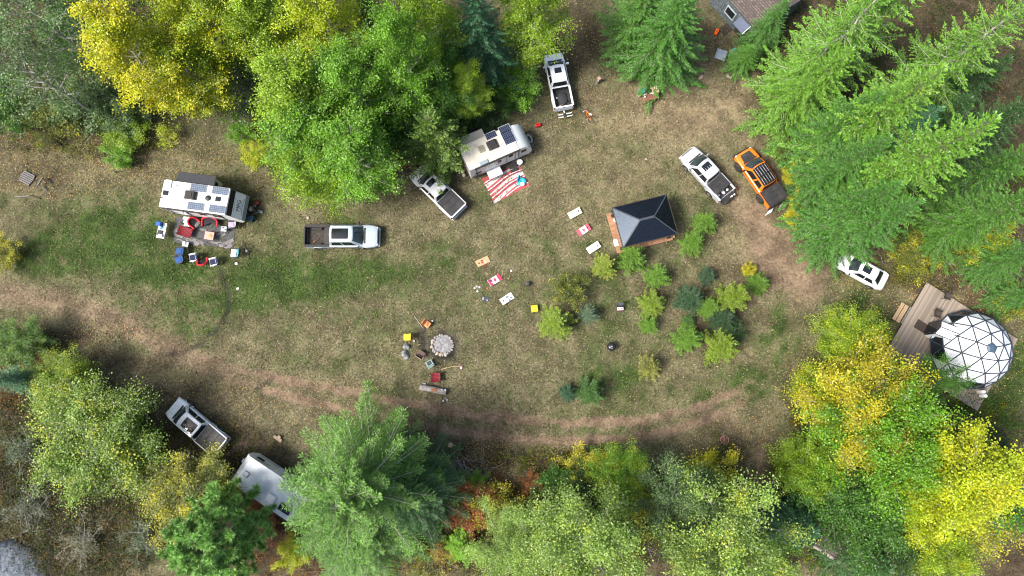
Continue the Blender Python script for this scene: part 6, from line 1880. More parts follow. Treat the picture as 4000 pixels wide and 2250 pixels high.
MB().tube((-.15, 0, .42), (.15, 0, .42), .025).build('handle', BLACK, g)
g = at('gas_bottle', 'cream gas bottles standing behind the cream trailer', 'gas bottle', 1811, 682, R(20))
MB().lathe([(.13, 0), (.15, .06), (.15, .38), (.10, .46), (.04, .52)], c=(0, -.16, 0), n=14).build('bottle', M('cream_enamel', (.55, .52, .40), .5), g, smooth=True)
MB().lathe([(.13, 0), (.15, .06), (.15, .38), (.10, .46), (.04, .52)], c=(0, .18, 0), n=14).build('bottle', M('cream_enamel', (0, 0, 0)), g, smooth=True)

# ------------------------------------------------------------------ cornhole boards and bags
FLAG_W, FLAG_R = M('flag_white', (.72, .70, .72), .5, var=.04), M('flag_red', (.62, .05, .09), .5, var=.08)
LEAF_PTS = [(0, 1.0), (.18, .62), (.40, .72), (.30, .22), (.55, .50), (.62, .36), (.95, .42), (.82, .10), (.96, 0), (.45, -.38), (.52, -.55), (.05, -.48), (.05, -.9), (-.05, -.9), (-.05, -.48), (-.52, -.55), (-.45, -.38), (-.96, 0), (-.82, .10), (-.95, .42), (-.62, .36), (-.55, .50), (-.30, .22), (-.40, .72), (-.18, .62)]
def cornhole(px, py, deg, label, top, flag=False, hole=True):
    """hole end at local +x, raised; the top faces up"""
    root = at('cornhole_board', label, 'cornhole board', px, py, R(deg), 'cornhole boards on the grass')
    root.rotation_euler[1] = -R(11)
    root.location.z = .115
    L2_, W2 = .61, .305
    mb = MB()
    hx, hr, n = .38, .076, 16
    circ = [(hx + hr * math.cos(2 * math.pi * k / n), hr * math.sin(2 * math.pi * k / n)) for k in range(n)]
    # deck with a real hole: strip from each hole vertex to the outline
    def out(a):
        c, s = math.cos(a), math.sin(a)
        t = min([((L2_ - hx) / c) if c > 1e-6 else 1e9, ((-L2_ - hx) / c) if c < -1e-6 else 1e9, (W2 / s) if s > 1e-6 else 1e9, (-W2 / s) if s < -1e-6 else 1e9])
        return (hx + t * c, t * s)
    angs = sorted([2 * math.pi * k / n for k in range(n)] + [math.atan2(sy * W2, sx - hx) % (2 * math.pi) for sx in (-L2_, L2_) for sy in (-1, 1)])
    ring_i = [(hx + hr * math.cos(a), hr * math.sin(a)) for a in angs]; ring_o = [out(a) for a in angs]
    k = len(angs)
    vs = [(x, y, .10) for x, y in ring_i] + [(x, y, .10) for x, y in ring_o] + [(x, y, .04) for x, y in ring_i] + [(x, y, .0) for x, y in ring_o]
    fs, ms = [], []
    for i in range(k):
        j = (i + 1) % k
        fs += [(i, k + i, k + j, j), (i, j, 2 * k + j, 2 * k + i), (k + i, 3 * k + i, 3 * k + j, k + j)]
    mb.add(vs, fs, 0)
    mb.build('board', top, root)
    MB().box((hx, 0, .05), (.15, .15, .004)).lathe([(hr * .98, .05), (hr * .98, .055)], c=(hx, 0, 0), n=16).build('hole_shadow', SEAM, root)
    for s in (-1, 1): MB().bar((.52, s * .24, .02), (.56, s * .24, -.20), .05, .05).build('leg', LIGHTWOOD, root)
    if flag:
        fm = MB()
        fm.box((-.455, 0, .103), (.31, .60, .003), m=0)
        fm.add([(x, y, .1045) for x, y in [(.30, -.30), (.30, .30)]] + [(L2_, .30, .1045), (L2_, -.30, .1045)] + [(hx + hr * 1.02 * math.cos(t), hr * 1.02 * math.sin(t), .1045) for t in [math.pi * (.5 + i / 4) for i in range(5)]], ((0, 4 + 4, 4 + 3, 4 + 2, 4 + 1, 4 + 0, 1),), 0)
        fm.add([(hx, hr * 1.02, .1045), (.30, .30, .1045), (L2_, .30, .1045), (L2_, 0, .1045), (hx + hr * 1.02, 0, .1045), (hx + hr * .72, hr * .72, .1045)], ((0, 5, 4, 3, 2, 1),), 0)
        fm.add([(hx, -hr * 1.02, .1045), (.30, -.30, .1045), (L2_, -.30, .1045), (L2_, 0, .1045), (hx + hr * 1.02, 0, .1045), (hx + hr * .72, -hr * .72, .1045)], ((0, 1, 2, 3, 4, 5),), 0)
        lf = [(-.02 + y * .19, -x * .21, .1045) for x, y in LEAF_PTS]
        fm.add(lf, (tuple(range(len(lf))),), 0)
        fm.build('flag_print', FLAG_R, root)
    return root
cornhole(2245, 834, 27, 'cream cornhole board nearest the striped rug, facing left', M('cream_board', (.66, .56, .36), .5, var=.05))
cornhole(2280, 900, 32, 'maple leaf flag cornhole board by the pavilion deck', FLAG_W, True)
cornhole(2318, 968, 32, 'plain white cornhole board with no bags below the pavilion', M('white_board', (.76, .76, .77), .5, var=.03))
cornhole(1886, 1023, 207, 'tan wooden cornhole board with red bags on it', M('tan_board', (.58, .36, .20), .5, var=.08))
cornhole(1933, 1095, 213, 'maple leaf flag cornhole board with blue bags on its hole end', FLAG_W, True)
cornhole(1980, 1168, 214, 'white cornhole board strewn with grey bags', M('white_board', (0, 0, 0)))
def bag(px, py, col, label, z=.03, rz=0.0, grp=None):
    mt = M('bag_' + col, {'red': (.55, .02, .03), 'blue': (.03, .035, .16), 'grey': (.16, .18, .24), 'white': (.66, .67, .70), 'orange': (.60, .10, .04)}[col], .85)
    place(MB().lathe([(.02, 0), (.095, .008), (.105, .022), (.09, .036), (.02, .045)], n=4), 'bean_bag', label, 'bean bag', px, py, mt, z=z, rz=rz, group=grp, smooth=True)
G1 = 'bean bags thrown at the cornhole boards'
bag(1881, 1019, 'red', 'red bean bag lying near the hole of the tan board', .24, .4, G1); bag(1884, 1026, 'red', 'second red bean bag, lower on the tan board', .23, 1.0, G1); bag(1896, 1038, 'red', 'red bean bag fallen in the grass below the tan board', .03, .2, G1); bag(1897, 1021, 'white', 'white bean bag on the right part of the tan board', .18, .3, G1)
bag(1914, 1096, 'blue', 'blue bean bag at the upper edge of the flag board hole end', .27, .3, G1); bag(1920, 1098, 'blue', 'blue bean bag overlapping the flag board hole', .26, .9, G1); bag(1922, 1105, 'white', 'white bean bag beside the blue ones on the flag board', .25, .2, G1)
bag(1904, 1127, 'orange', 'red-orange bean bag in the grass below the flag board', .03, .7, G1)
for i, (x, y) in enumerate(((1978, 1162), (1982, 1159), (1996, 1163), (1990, 1172))):
    bag(x, y, 'grey', ['grey bean bag in the middle of the strewn white board', 'grey bean bag touching the middle one on its upper side', 'grey bean bag nearest the low end of the strewn white board', 'grey bean bag at the lower long edge of the strewn white board'][i], .19, .3 * i, G1)
for i, (x, y) in enumerate(((1854, 1125), (1862, 1119), (1873, 1122), (1865, 1138))):
    bag(x, y, 'white', ['leftmost of the white bags in the grass left of the flag board', 'topmost of the white bags in the grass left of the flag board', 'white bag nearest the flag board among those in the grass', 'lowest white bag by itself above the dark tray'][i], .03, .5 * i, G1)
g = at('tray', 'dark grey tray lying in the grass left of the strewn white board', 'tray', 1896, 1168, R(-5))
MB().box((0, 0, .03), (.62, .44, .05)).build('base', M('slate_plastic', (.045, .05, .065), .6), g, bevel=.02)
MB().box((-.2, .02, .06), (.14, .28, .02)).box((.18, -.1, .06), (.14, .12, .02)).build('fitting', STEEL, g)

# ------------------------------------------------------------------ round the fire pit
def rock(px, py, rx, ry, rz_, name, label, cat, mat, seed, group=None, z=0.0, rot=0.0):
    rs = np.random.RandomState(seed)
    import bmesh
    bm = bmesh.new(); bmesh.ops.create_icosphere(bm, subdivisions=3, radius=1)
    ph = rs.uniform(0, 6, 9)
    for v in bm.verts:
        n = v.co.copy()
        d = 1 + .16 * math.sin(2.3 * n.x + ph[0]) * math.cos(2.9 * n.y + ph[1]) + .10 * math.sin(5 * n.y + ph[2]) * math.sin(4 * n.z + ph[3]) + .05 * math.sin(9 * n.x + ph[4] + 7 * n.z)
        for k in range(3):
            a = ph[5 + k]
            pl = n.x * math.cos(a) + n.y * math.sin(a)
            if pl > .62: d *= .62 / pl
        v.co = Vector((n.x * d * rx, n.y * d * ry, max(-.3, n.z * d) * rz_))
    me = bpy.data.meshes.new(name); bm.to_mesh(me); bm.free()
    me.materials.append(mat); me.polygons.foreach_set('use_smooth', [True] * len(me.polygons))
    p = W(px, py, z + rz_ * .4)
    o = bpy.data.objects.new(name, me); C.objects.link(o); o.location = (p.x, p.y, z); o.rotation_euler = (0, 0, rot)
    return tag(o, label, cat, group)

pc = W(1728, 1347)
ash = MB()
ash.grid([[(rr * math.cos(t), rr * math.sin(t), zz + .02 * math.sin(5 * t + 3 * rr)) for t in [6.2832 * i / 24 for i in range(25)]] for rr, zz in ((.02, .05), (.3, .06), (.55, .05), (.80, .03), (.95, -.02))])
tag(ash.build('ash_bed', M('ash', (.21, .205, .215), .95, var=.55, scale=7, bmp=.6), None, smooth=True, loc=(pc.x, pc.y, 0)), 'pale grey ash heap inside the stone fire ring', 'ash')
rnd = random.Random(3)
TANSTONE = M('tan_stone', (.36, .30, .22), .9, var=.3, scale=4, bmp=.4)
for k in range(24):
    t = 6.283 * k / 24 + rnd.uniform(-.08, .08)
    sz = rnd.uniform(.10, .17) * (1.35 if 150 < math.degrees(t) < 310 else .95)
    rock(1728 + 41 * math.cos(t), 1347 - 38 * math.sin(t), sz, sz * rnd.uniform(.7, 1), sz * .8, 'fire_ring_stone', 'rounded stone in the ring of stones round the ash', 'stone', TANSTONE if k in (11, 12, 16, 17) else FIREBRICK, 40 + k, 'stones of the fire ring', rot=t)
rock(1585, 1356, .38, .34, .36, 'boulder', 'grey boulder just below the yellow folding chair', 'boulder', BOULDER, 5)
rock(1580, 1387, .36, .46, .36, 'boulder', 'grey speckled boulder, lower of the two by the fire pit', 'boulder', BOULDER, 6, rot=.3)
def plastic_chair(px, py, rz, lab, mat, framemat=None, w=.52, filled=True):
    """low folding chair with a slab seat and an open back frame, facing local +x"""
    q = at('folding_chair', lab, 'chair', px, py, rz, 'chairs set out on the campsite')
    fm = framemat or mat
    MB().box((.05, 0, .40), (.46, w, .04)).build('seat', mat, q, bevel=.03)
    if filled: MB().bar((-.20, 0, .46), (-.34, 0, .86), w * .96, .035).build('backrest', mat, q, bevel=.02)
    f = MB()
    for s in (-1, 1):
        f.bar((.26, s * w * .5, 0), (-.20, s * w * .5, .46), .035, .035).bar((-.34, s * w * .5, 0), (.22, s * w * .5, .40), .035, .035).bar((-.18, s * w * .52, .42), (-.38, s * w * .52, .90), .035, .03)
    f.bar((-.38, -w * .5, .89), (-.38, w * .5, .89), .035, .04)
    f.build('frame', fm, q)
    return q
plastic_chair(1592, 1318, R(180), 'bright yellow folding chair left of the fire pit', YELLOW)
plastic_chair(1670, 1268, R(-35), 'orange folding chair above the fire pit with scraps on its seat', M('faded_orange', (.66, .24, .09), .5, var=.2))
place(MB().box((0, 0, .02), (.16, .10, .03)).box((.08, .10, .02), (.09, .12, .03)).box((-.05, -.12, .02), (.10, .07, .03)), 'food_wrapper', 'dark and white scraps on the orange folding chair', 'wrapper', 1670, 1267, M('brown_scrap', (.20, .07, .04), .7), z=.42, rz=.5)
plastic_chair(1647, 1384, R(58), 'brown wooden chair between the boulders and the fire pit', M('dark_brown_wood', (.10, .06, .05), .7), M('pale_brown_wood', (.36, .28, .23), .7), w=.62)
tc = plastic_chair(1680, 1421, R(122), 'pale green wooden chair with a dark seat below the fire pit', TEAL, w=.60)
MB().box((.05, 0, .424), (.34, .40, .01)).build('seat_pad', M('dark_pad', (.04, .05, .05), .8), tc)
g = at('spade', 'spade with a pale shaft lying above the orange chair', 'spade', 1637, 1260, math.atan2(-43, 33))
MB().tube((-.75, 0, .06), (.50, 0, .05), .02).build('shaft', M('pale_shaft', (.48, .42, .30), .7), g)
MB().box((.62, 0, .04), (.30, .24, .03)).build('blade', DARK_ALLOY, g, bevel=.01)
place(MB().tube((-.5, 0, .03), (.5, .02, .03), .016, .011), 'stick', 'straight pale stick under the yellow folding chair', 'stick', 1578, 1332, LIGHTWOOD, rz=R(-2))
place(MB().path([(-.65, -.5, .02), (-.2, -.1, .04), (.2, .3, .03)], [.016, .018, .010], 6), 'stick', 'bent tan stick left of the lower boulder', 'stick', 1556, 1388, LIGHTWOOD, rz=R(-60))
g = at('roasting_fork', 'long crooked pole with a small red triangular frame at its end', 'pole', 1762, 1436, R(4))
MB().path([(-.85, -.1, .04), (-.3, .02, .05), (.05, .08, .05), (.75, .04, .05)], [.032, .030, .026, .018], 7).build('shaft', M('peeled_wood', (.52, .38, .22), .7), g, smooth=True)
MB().path([(.70, .22, .05), (1.05, .08, .05), (.88, -.35, .05), (.70, .22, .05)], .018, 6).build('frame', M('pink_wire', (.55, .16, .18), .6), g)
MB().box((.88, -.08, .06), (.14, .22, .03)).build('card', WHITE, g)
lg = at('seat_log', 'thick weathered log seat with a split reddish middle below the plaid chair', 'log', 1693, 1522, R(-10))
lb = MB()
lb.path([(-1.15, 0, .27), (-.4, .02, .28), (.3, 0, .27), (1.15, -.02, .26)], [.25, .27, .27, .25], 14)
lb.build('wood', M('weathered_log', (.27, .25, .235), .9, var=.5, scale=2.5, bmp=.5), lg, smooth=True)
MB().box((.15, .0, .535), (.50, .26, .03), rz=.1).build('rotten_patch', M('rotten_wood', (.26, .11, .05), .9, var=.5), lg, bevel=.012)
for px, py, z, lab in ((1726, 1524, .52, 'white cup on the right part of the log seat'), (1739, 1524, .52, 'white cup at the very right end of the log seat'), (1655, 1499, .0, 'white cup in the grass at the upper left of the log'), (1660, 1500, .0, 'second white cup in the grass above the log, right of the first'), (1741, 1556, .0, 'white can in the grass below the log, topmost of three'), (1747, 1562, .0, 'white can in the grass below the log, rightmost of three'), (1731, 1566, .0, 'white can in the grass below the log, leftmost of three'), (1689, 1254, .0, 'white cup in the grass right of the orange chair'), (1617, 1333, .0, 'pale tin between the yellow chair and the dark soil')):
    place(MB().lathe([(.06, 0), (.075, .02), (.08, .13), (.068, .13), (.055, .02)], n=12), 'cup', lab, 'cup', px, py, CLOTHW, z=z, smooth=True, group='cups left round the fire')

# black kettle grill, stove, stools and the rest of the lawn
g = at('kettle_grill', 'round black kettle grill standing on the lawn', 'grill', 2389, 1354, 0, None, .7); g.location.z = 0
MB().lathe([(.05, .42), (.26, .46), (.38, .60), (.39, .68)], n=24).build('bowl', SATIN, g, smooth=True)
MB().lathe([(.40, .68), (.39, .74), (.30, .86), (.16, .93), (.03, .95)], n=24).build('lid', M('black_enamel', (.018, .020, .024), .3, coat=.3), g, smooth=True)
MB().lathe([(.06, .95), (.07, .99), (.03, 1.01)], n=10).bar((-.05, -.18, .93), (.05, -.18, .93), .06, .02).build('handle', STEEL, g)
for k in range(3): MB().tube((.2 * math.cos(k * 2.1), .2 * math.sin(k * 2.1), .48), (.36 * math.cos(k * 2.1), .36 * math.sin(k * 2.1), 0), .016, n=6).build('leg', STEEL, g)
g = at('stove', 'small black barrel stove in the grass right of the cornhole boards', 'stove', 2060, 1110)
MB().lathe([(.17, 0), (.19, .03), (.20, .42), (.18, .46)], n=18).build('body', BLACK, g, smooth=True)
MB().lathe([(.20, .46), (.19, .49), (.05, .52)], n=18).bar((-.08, 0, .54), (.08, 0, .54), .03, .03).build('lid', M('scuffed_black', (.05, .05, .055), .5), g)
g = at('stool', 'plain yellow plastic stool in the middle of the lawn', 'stool', 2088, 1205, R(8), None, .42); g.location.z = 0
MB().box((0, 0, .41), (.58, .58, .05)).build('seat', YELLOW, g, bevel=.09)
for sx in (-1, 1):
    for sy in (-1, 1): MB().bar((sx * .2, sy * .2, .40), (sx * .26, sy * .26, 0), .06, .06).build('leg', YELLOW, g)
g = at('folding_chair', 'black slatted chair holding a red and white cloth, alone on the lawn', 'chair', 2421, 1204, R(-86), 'chairs set out on the campsite')
sl = MB()
for k in range(4): sl.box((-.12 + .13 * k, 0, .42), (.09, .48, .025))
sl.build('seat', DARKFAB, g)
bk = MB()
for k in range(3): bk.bar((-.24 - .05 * k, -.24, .52 + .13 * k), (-.24 - .05 * k, .24, .52 + .13 * k), .09, .03)
bk.build('backrest', M('slate_slat', (.06, .07, .10), .7), g)
f = MB()
for s in (-1, 1): f.bar((.28, s * .26, 0), (-.38, s * .26, .85), .035, .035).bar((-.3, s * .26, 0), (.25, s * .26, .43), .035, .035)
f.build('frame', DARK_ALLOY, g)
c = place(MB().box((0, 0, .012), (.26, .54, .02)), 'flag_cloth', 'white cloth with dark red maple print over the slatted chair', 'cloth', 2423, 1206, FLAG_W, z=.435, rz=R(-86))
cp = MB()
for dy in (-.15, .14): cp.add([(.08 * y, dy - .09 * x, .026) for x, y in LEAF_PTS], (tuple(range(len(LEAF_PTS))),))
cp.box((.15, 0, .012), (.05, .46, .02))
cp.build('print', M('dark_red_print', (.22, .02, .06), .7), c)
place(MB().lathe([(.07, 0), (.09, .03), (.05, .06), (.02, .06)], n=8), 'ball', 'small white ball in the grass above the black stove', 'ball', 1997, 1058, CLOTHW, smooth=True)
g = at('wire_wheel', 'round pink openwork wire frame like a wheel lying by the dirt track', 'wire frame', 2826, 1717, 0)
PW = M('pink_metal', (.52, .27, .25), .6)
MB().path([(.37 * math.cos(t), .37 * math.sin(t), .30) for t in [6.283 * i / 24 for i in range(24)]], .022, 6, close=True).path([(.28 * math.cos(t), .28 * math.sin(t), .10) for t in [6.283 * i / 24 for i in range(24)]], .02, 6, close=True).build('ring', PW, g, smooth=True)
sp = MB()
for k in range(16): sp.path([(0, 0, .04), (.28 * math.cos(k * .3927), .28 * math.sin(k * .3927), .10), (.37 * math.cos(k * .3927), .37 * math.sin(k * .3927), .30)], .013, 5)
sp.build('spokes', PW, g)

# ------------------------------------------------------------------ firewood, logs, stones
def log(pa, pb, r0, r1, label, mat, name='fallen_log', z=None, cat='log', group=None, wob=.05):
    a, b = W(*pa, r0), W(*pb, r1)
    c = (a + b) / 2
    rs = random.Random(int(pa[0] * 7 + pa[1]))
    k = 5
    pts = [(a.lerp(b, i / k) - c) + Vector((rs.gauss(0, wob), rs.gauss(0, wob), 0)) * (1 if 0 < i < k else 0) for i in range(k + 1)]
    o = MB().path(pts, [(r0 + (r1 - r0) * i / k) * rs.uniform(.9, 1.1) for i in range(k + 1)], 10).build(name, mat, None, smooth=True, loc=(c.x, c.y, 0))
    o.location.z = (z if z is not None else 0) + (0 if z is not None else 0)
    if z is None:
        for v in o.data.vertices: pass
    return tag(o, label, cat, group)
def zfix(o, r):
    o.location.z = r * .9
    return o
RAW = M('raw_orange_wood', (.44, .22, .10), .8, var=.25, scale=4)
zfix(log((1100, 736), (1235, 764), .13, .12, 'pale grey fallen trunk left of the brush heap under the lime trees', DEAD_WOOD), .12)
zfix(log((1318, 750), (1446, 738), .17, .14, 'split grey log right of the brush heap', GREYWOOD), .15)
zfix(log((1270, 732), (1395, 731), .11, .12, 'upper grey log half under the lime leaves', DEAD_WOOD), .12)
zfix(log((1478, 727), (1540, 720), .16, .17, 'freshly cut orange log end beside the grey logs', RAW), .16)
zfix(log((1882, 2195), (1900, 2124), .26, .17, 'broken grey dead trunk standing out of the brush at the bottom', DEAD_WOOD), .22)
zfix(log((-20, 2146), (118, 2068), .15, .09, 'long grey dead trunk across the rock outcrop', DEAD_WOOD), .25)
zfix(log((1790, 1886), (1856, 1887), .07, .06, 'thin grey pole lying below the firewood heap', DEAD_WOOD), .06)
zfix(log((1355, 2205), (1352, 2255), .12, .10, 'dark grey trunk at the bottom edge left of a second one', GREYWOOD), .12)
zfix(log((1388, 2200), (1410, 2255), .10, .09, 'slanting grey trunk at the bottom edge', DEAD_WOOD), .10)
zfix(log((1826, 478), (1850, 492), .12, .10, 'brown broken log behind the cream trailer slide-out', M('brown_log', (.20, .14, .10), .9)), .11)
zfix(log((1945, 395), (1962, 432), .06, .05, 'pale thin board leaning in the grass beside the pickup shrub', LIGHTWOOD), .05)
zfix(log((2888, 266), (2920, 215), .17, .14, 'white birch trunk leaning at the edge of the fir wood', PALE_BARK), .6)
zfix(log((2842, 292), (2853, 305), .14, .14, 'short dark log lying on the bare ground near the fir wood', BARK), .13)
for i, (x, y) in enumerate(((1887, 382), (1891, 392), (1899, 402), (1908, 412))):
    zfix(log((x, y), (x + 7, y + 9), .10, .10, ['uppermost of four pale log rounds in a row near the spruce', 'second of four pale log rounds in a row near the spruce', 'third of four pale log rounds in a row near the spruce', 'lowest of four pale log rounds in a row near the spruce'][i], PALE_BARK, 'log_round', group='log rounds near the spruce'), .10)
rock(2742, 300, .32, .20, .14, 'stone', 'flat pale stone on the bare ground right of the grey picnic table', 'stone', TANSTONE, 12, rot=.5)
rock(2523, 622, .18, .12, .10, 'stone', 'small pale stone on dry grass left of the silver pickup', 'stone', TANSTONE, 13)
rock(1203, 850, .20, .16, .10, 'stone', 'tan stone in the grass above the long pale blue pickup', 'stone', TANSTONE, 14)
rock(-30, 2250, 4.6, 3.6, .75, 'rock_outcrop', 'broad blue-grey rock outcrop in the lower left corner', 'rock', M('outcrop', (.10, .12, .145), .9, var=.9, scale=3.2, bmp=.9), 15)
rock(1880, 1975, 1.3, .6, .25, 'rock_outcrop', 'grey rock behind the orange bush at the bottom', 'rock', M('outcrop', (0, 0, 0)), 16)
FW = 'firewood pieces in the heap'
SPLIT = M('split_wood', (.40, .22, .12), .8, var=.3, scale=6)
heap = [(1749, 1800, 85, 0), (1757, 1808, 75, 1), (1770, 1812, 88, 2), (1746, 1828, 80, 2), (1754, 1834, 70, 1), (1763, 1838, 50, 1), (1734, 1834, 105, 2), (1727, 1828, 85, 0), (1740, 1816, 60, 2), (1746, 1854, 85, 0), (1735, 1850, 95, 0), (1772, 1852, 150, 2), (1778, 1836, 98, 2), (1795, 1842, 105, 2), (1730, 1812, 110, 2), (1724, 1846, 80, 0), (1756, 1820, 140, 1), (1768, 1826, 20, 0)]
for x, y, d, k in heap:
    w_, q = W(x, y, .15), rnd.uniform(.10, .15)
    zz = rnd.uniform(.10, .34)
    mb = MB()
    ln = rnd.uniform(.17, .24)
    if k == 1: mb.side_prism([(-ln * 1.1, 0), (ln * 1.1, 0), (ln * 1.1, .14), (-ln * 1.1, .14)], -.13, .13)
    else: mb.path([(-ln, 0, 0), (ln, 0, 0)], [q * .85, q * .8], 9)
    o = mb.build('firewood_log', (BARK, SPLIT, GREYWOOD)[k], None, smooth=(k != 1), bevel=.01 if k == 1 else 0, loc=(w_.x, w_.y, zz), rz=R(d))
    tag(o, ['brown bark-covered round in the firewood heap', 'freshly split orange-brown block in the firewood heap', 'grey weathered piece in the firewood heap'][k], 'firewood', FW)
for i in range(7):
    x, y = 1775 + i * 4.5, 1795 + i * 3
    a, b = W(x, y, .2), W(x + 22 - i, y + 30, .2)
    o = MB().path([a - (a + b) / 2, b - (a + b) / 2], [.035, .03], 6).build('kindling_stick', (GREYWOOD, DEAD_WOOD)[i % 2], None, loc=((a.x + b.x) / 2, (a.y + b.y) / 2, .12 + .02 * i))
    tag(o, 'straight grey pole in the bundle right of the split firewood', 'pole', 'poles beside the firewood')
for i, (x0, y0, x1, y1) in enumerate(((1810, 1800, 1828, 1852), (1800, 1830, 1780, 1850), (1822, 1825, 1850, 1840), (1826, 1842, 1848, 1828), (1785, 1872, 1805, 1856), (1808, 1846, 1820, 1843))):
    a, b = W(x0, y0, .1), W(x1, y1, .1)
    o = MB().path([a - (a + b) / 2, b - (a + b) / 2], [.05, .04], 6).build('branch', DEAD_WOOD, None, loc=((a.x + b.x) / 2, (a.y + b.y) / 2, .07 + .03 * i))
    tag(o, 'loose grey branch thrown on the right side of the firewood heap', 'branch', 'branches beside the firewood')
g = at('chopping_block', 'pale round chopping block right of the great fir', 'chopping block', 1759, 1739, 0, None, .3); g.location.z = 0
MB().lathe([(.20, 0), (.20, .32), (.02, .33)], n=18).build('wood', M('fresh_cut', (.55, .44, .24), .8), g, smooth=True)
g = at('axe', 'axe lying across the pale chopping block', 'axe', 1766, 1739, R(-8), None, .34)
MB().tube((-.32, 0, .02), (.34, 0, .02), .022).build('handle', LIGHTWOOD, g)
MB().box((-.26, .05, .025), (.06, .20, .04)).build('head', STEEL, g)
g = at('garden_chair', 'broken white garden chair frame beside the firewood', 'chair', 1728, 1774, R(35), 'chairs set out on the campsite')
MB().path([(-.25, -.25, .42), (.25, -.25, .42), (.25, .25, .42), (-.25, .25, .42)], .028, 6, close=True).build('seat_frame', WHITE, g)
MB().bar((-.30, -.25, .50), (-.30, .25, .50), .12, .10).build('backrest', M('grey_weave_back', (.40, .43, .45), .7), g)
for sx in (-1, 1):
    for sy in (-1, 1): MB().tube((sx * .25, sy * .25, .42), (sx * .28, sy * .28, 0), .02, n=6).build('leg', WHITE, g)
place(MB().box((0, 0, .12), (.42, .22, .22)), 'timber_block', 'pale tan timber block left of the firewood', 'timber', 1708, 1804, LIGHTWOOD, rz=.05, bevel=.01)
place(MB().box((0, 0, .10), (.36, .24, .20)), 'timber_block', 'grey-brown timber block against the firewood', 'timber', 1728, 1800, GREYWOOD, rz=.1, bevel=.01)
place(MB().box((0, 0, .10), (.80, .26, .18)).box((.05, .2, .22), (.3, .2, .1)), 'timber_offcut', 'short tan beam lying left of the great fir', 'timber', 1087, 1713, M('tan_beam', (.36, .28, .20), .8), rz=R(-32), bevel=.01)
g = at('propane_tank', 'big white propane tank poking out under the light green fir', 'tank', 1462, 2122, R(70)); g.location.z = 0
tk = MB().path([(-1.2, 0, .75), (-1.12, 0, .75), (-.95, 0, .75), (.95, 0, .75), (1.12, 0, .75), (1.2, 0, .75)], [.12, .42, .56, .56, .42, .12], 20)
tk.build('shell', WHITE, g, smooth=True)
for x in (-.6, .6): MB().box((x, 0, .15), (.12, .7, .30)).build('foot', STEEL, g)
g = at('plastic_bin', 'white plastic bin with a rounded lid beside the covered white pickup', 'bin', 845, 1814, R(20))
MB().box((0, 0, .30), (.62, .66, .56)).build('body', CLOTHW, g, bevel=.08)
MB().box((.02, 0, .60), (.66, .72, .06)).build('lid', WHITE, g, bevel=.03)

# ------------------------------------------------------------------ top right: tables, benches and odd things by the cabin
g = slab_table(2538, 378, R(15), 'red-brown wooden serving table with food under the great lone fir', 1.25, .62, .80, REDWOOD, REDWOOD, 'serving_table', .05)
MB().box((0, 0, .25), (1.1, .5, .04)).build('shelf', REDWOOD, g)
MB().bar((-.58, -.27, .82), (-.58, .27, .82), .05, .06).bar((-.55, -.29, .40), (.55, -.29, .40), .05, .06).build('rail', M('pale_red_wood', (.34, .19, .13), .7), g)
b = at('cardboard_box', 'open tan cardboard box on the right end of the serving table', 'box', 2559, 354, R(15), None, .9); b.location.z = .80
MB().box((0, 0, .20), (.50, .66, .40)).build('body', CARD, b, bevel=.008)
MB().bar((-.25, 0, .39), (-.33, 0, .30), .6, .012).build('flap', M('pale_card', (.52, .40, .26), .85), b)
place(MB().lathe([(.12, 0), (.17, .06), (.16, .08), (.02, .06)], n=14), 'bowl', 'cream bowl on top of the cardboard box', 'bowl', 2562, 343, M('cream_china', (.70, .64, .44), .5), z=1.2, smooth=True)
for i, (x, y, s, lab) in enumerate(((2516, 372, .07, 'white mug at the left end of the serving table'), (2519, 380, .08, 'white paper roll at the front left of the serving table'), (2543, 366, .07, 'white jar in the middle of the serving table'), (2549, 366, .06, 'pale jar touching the cardboard box on the serving table'), (2523, 369, .06, 'cream cup behind the white mug on the serving table'), (2542, 346, .06, 'cream bottle at the back of the serving table'))):
    place(MB().lathe([(s * .9, 0), (s, .02), (s, .15), (s * .5, .18), (s * .4, .20)], n=12), 'jar', lab, 'jar', x, y, CLOTHW if i < 4 else M('cream_china', (0, 0, 0)), z=.81, smooth=True)
g = at('tote_bag', 'turquoise tote bag left of the serving table', 'bag', 2508, 358, R(10))
MB().lathe([(.22, 0), (.34, .06), (.36, .34), (.28, .44), (.20, .36)], n=12, sx=1.1, sy=.8).build('body', M('bright_turquoise', (.0, .38, .50), .5, var=.3), g, bevel=.01)
MB().path([(-.15, 0, .40), (-.12, 0, .56), (.12, 0, .56), (.15, 0, .40)], .02, 6).build('handle', TURQ, g)
place(MB().lathe([(.13, 0), (.16, .03), (.17, .18), (.15, .19), (.13, .04)], n=16), 'pot', 'steel pot with pale rim beside the turquoise tote bag', 'pot', 2496, 374, STEEL, smooth=True)
g = at('picnic_table', 'grey weathered picnic table half hidden under the great lone fir', 'picnic table', 2650, 300, R(24))
for k in range(4): MB().box((0, -.28 + .19 * k, .73), (1.75, .17, .04)).build('plank', GREYWOOD, g)
for s in (-1, 1):
    MB().box((0, s * .78, .44), (1.75, .24, .04)).build('bench', GREYWOOD, g)
    MB().bar((s * .65, -.75, 0), (s * .65, .25, .7), .09, .05).bar((s * .65, .75, 0), (s * .65, -.25, .7), .09, .05).box((s * .65, 0, .40), (.05, 1.7, .08)).build('leg_frame', GREYWOOD, g)
place(MB().lathe([(.16, 0), (.24, .04), (.20, .16), (.08, .22), (.02, .2)], n=8, sx=1.2), 'bag', 'blue and white bag on the grey picnic table', 'bag', 2656, 297, M('blue_white_bag', (.20, .32, .50), .5, var=.9, scale=14), z=.75, bevel=.01)
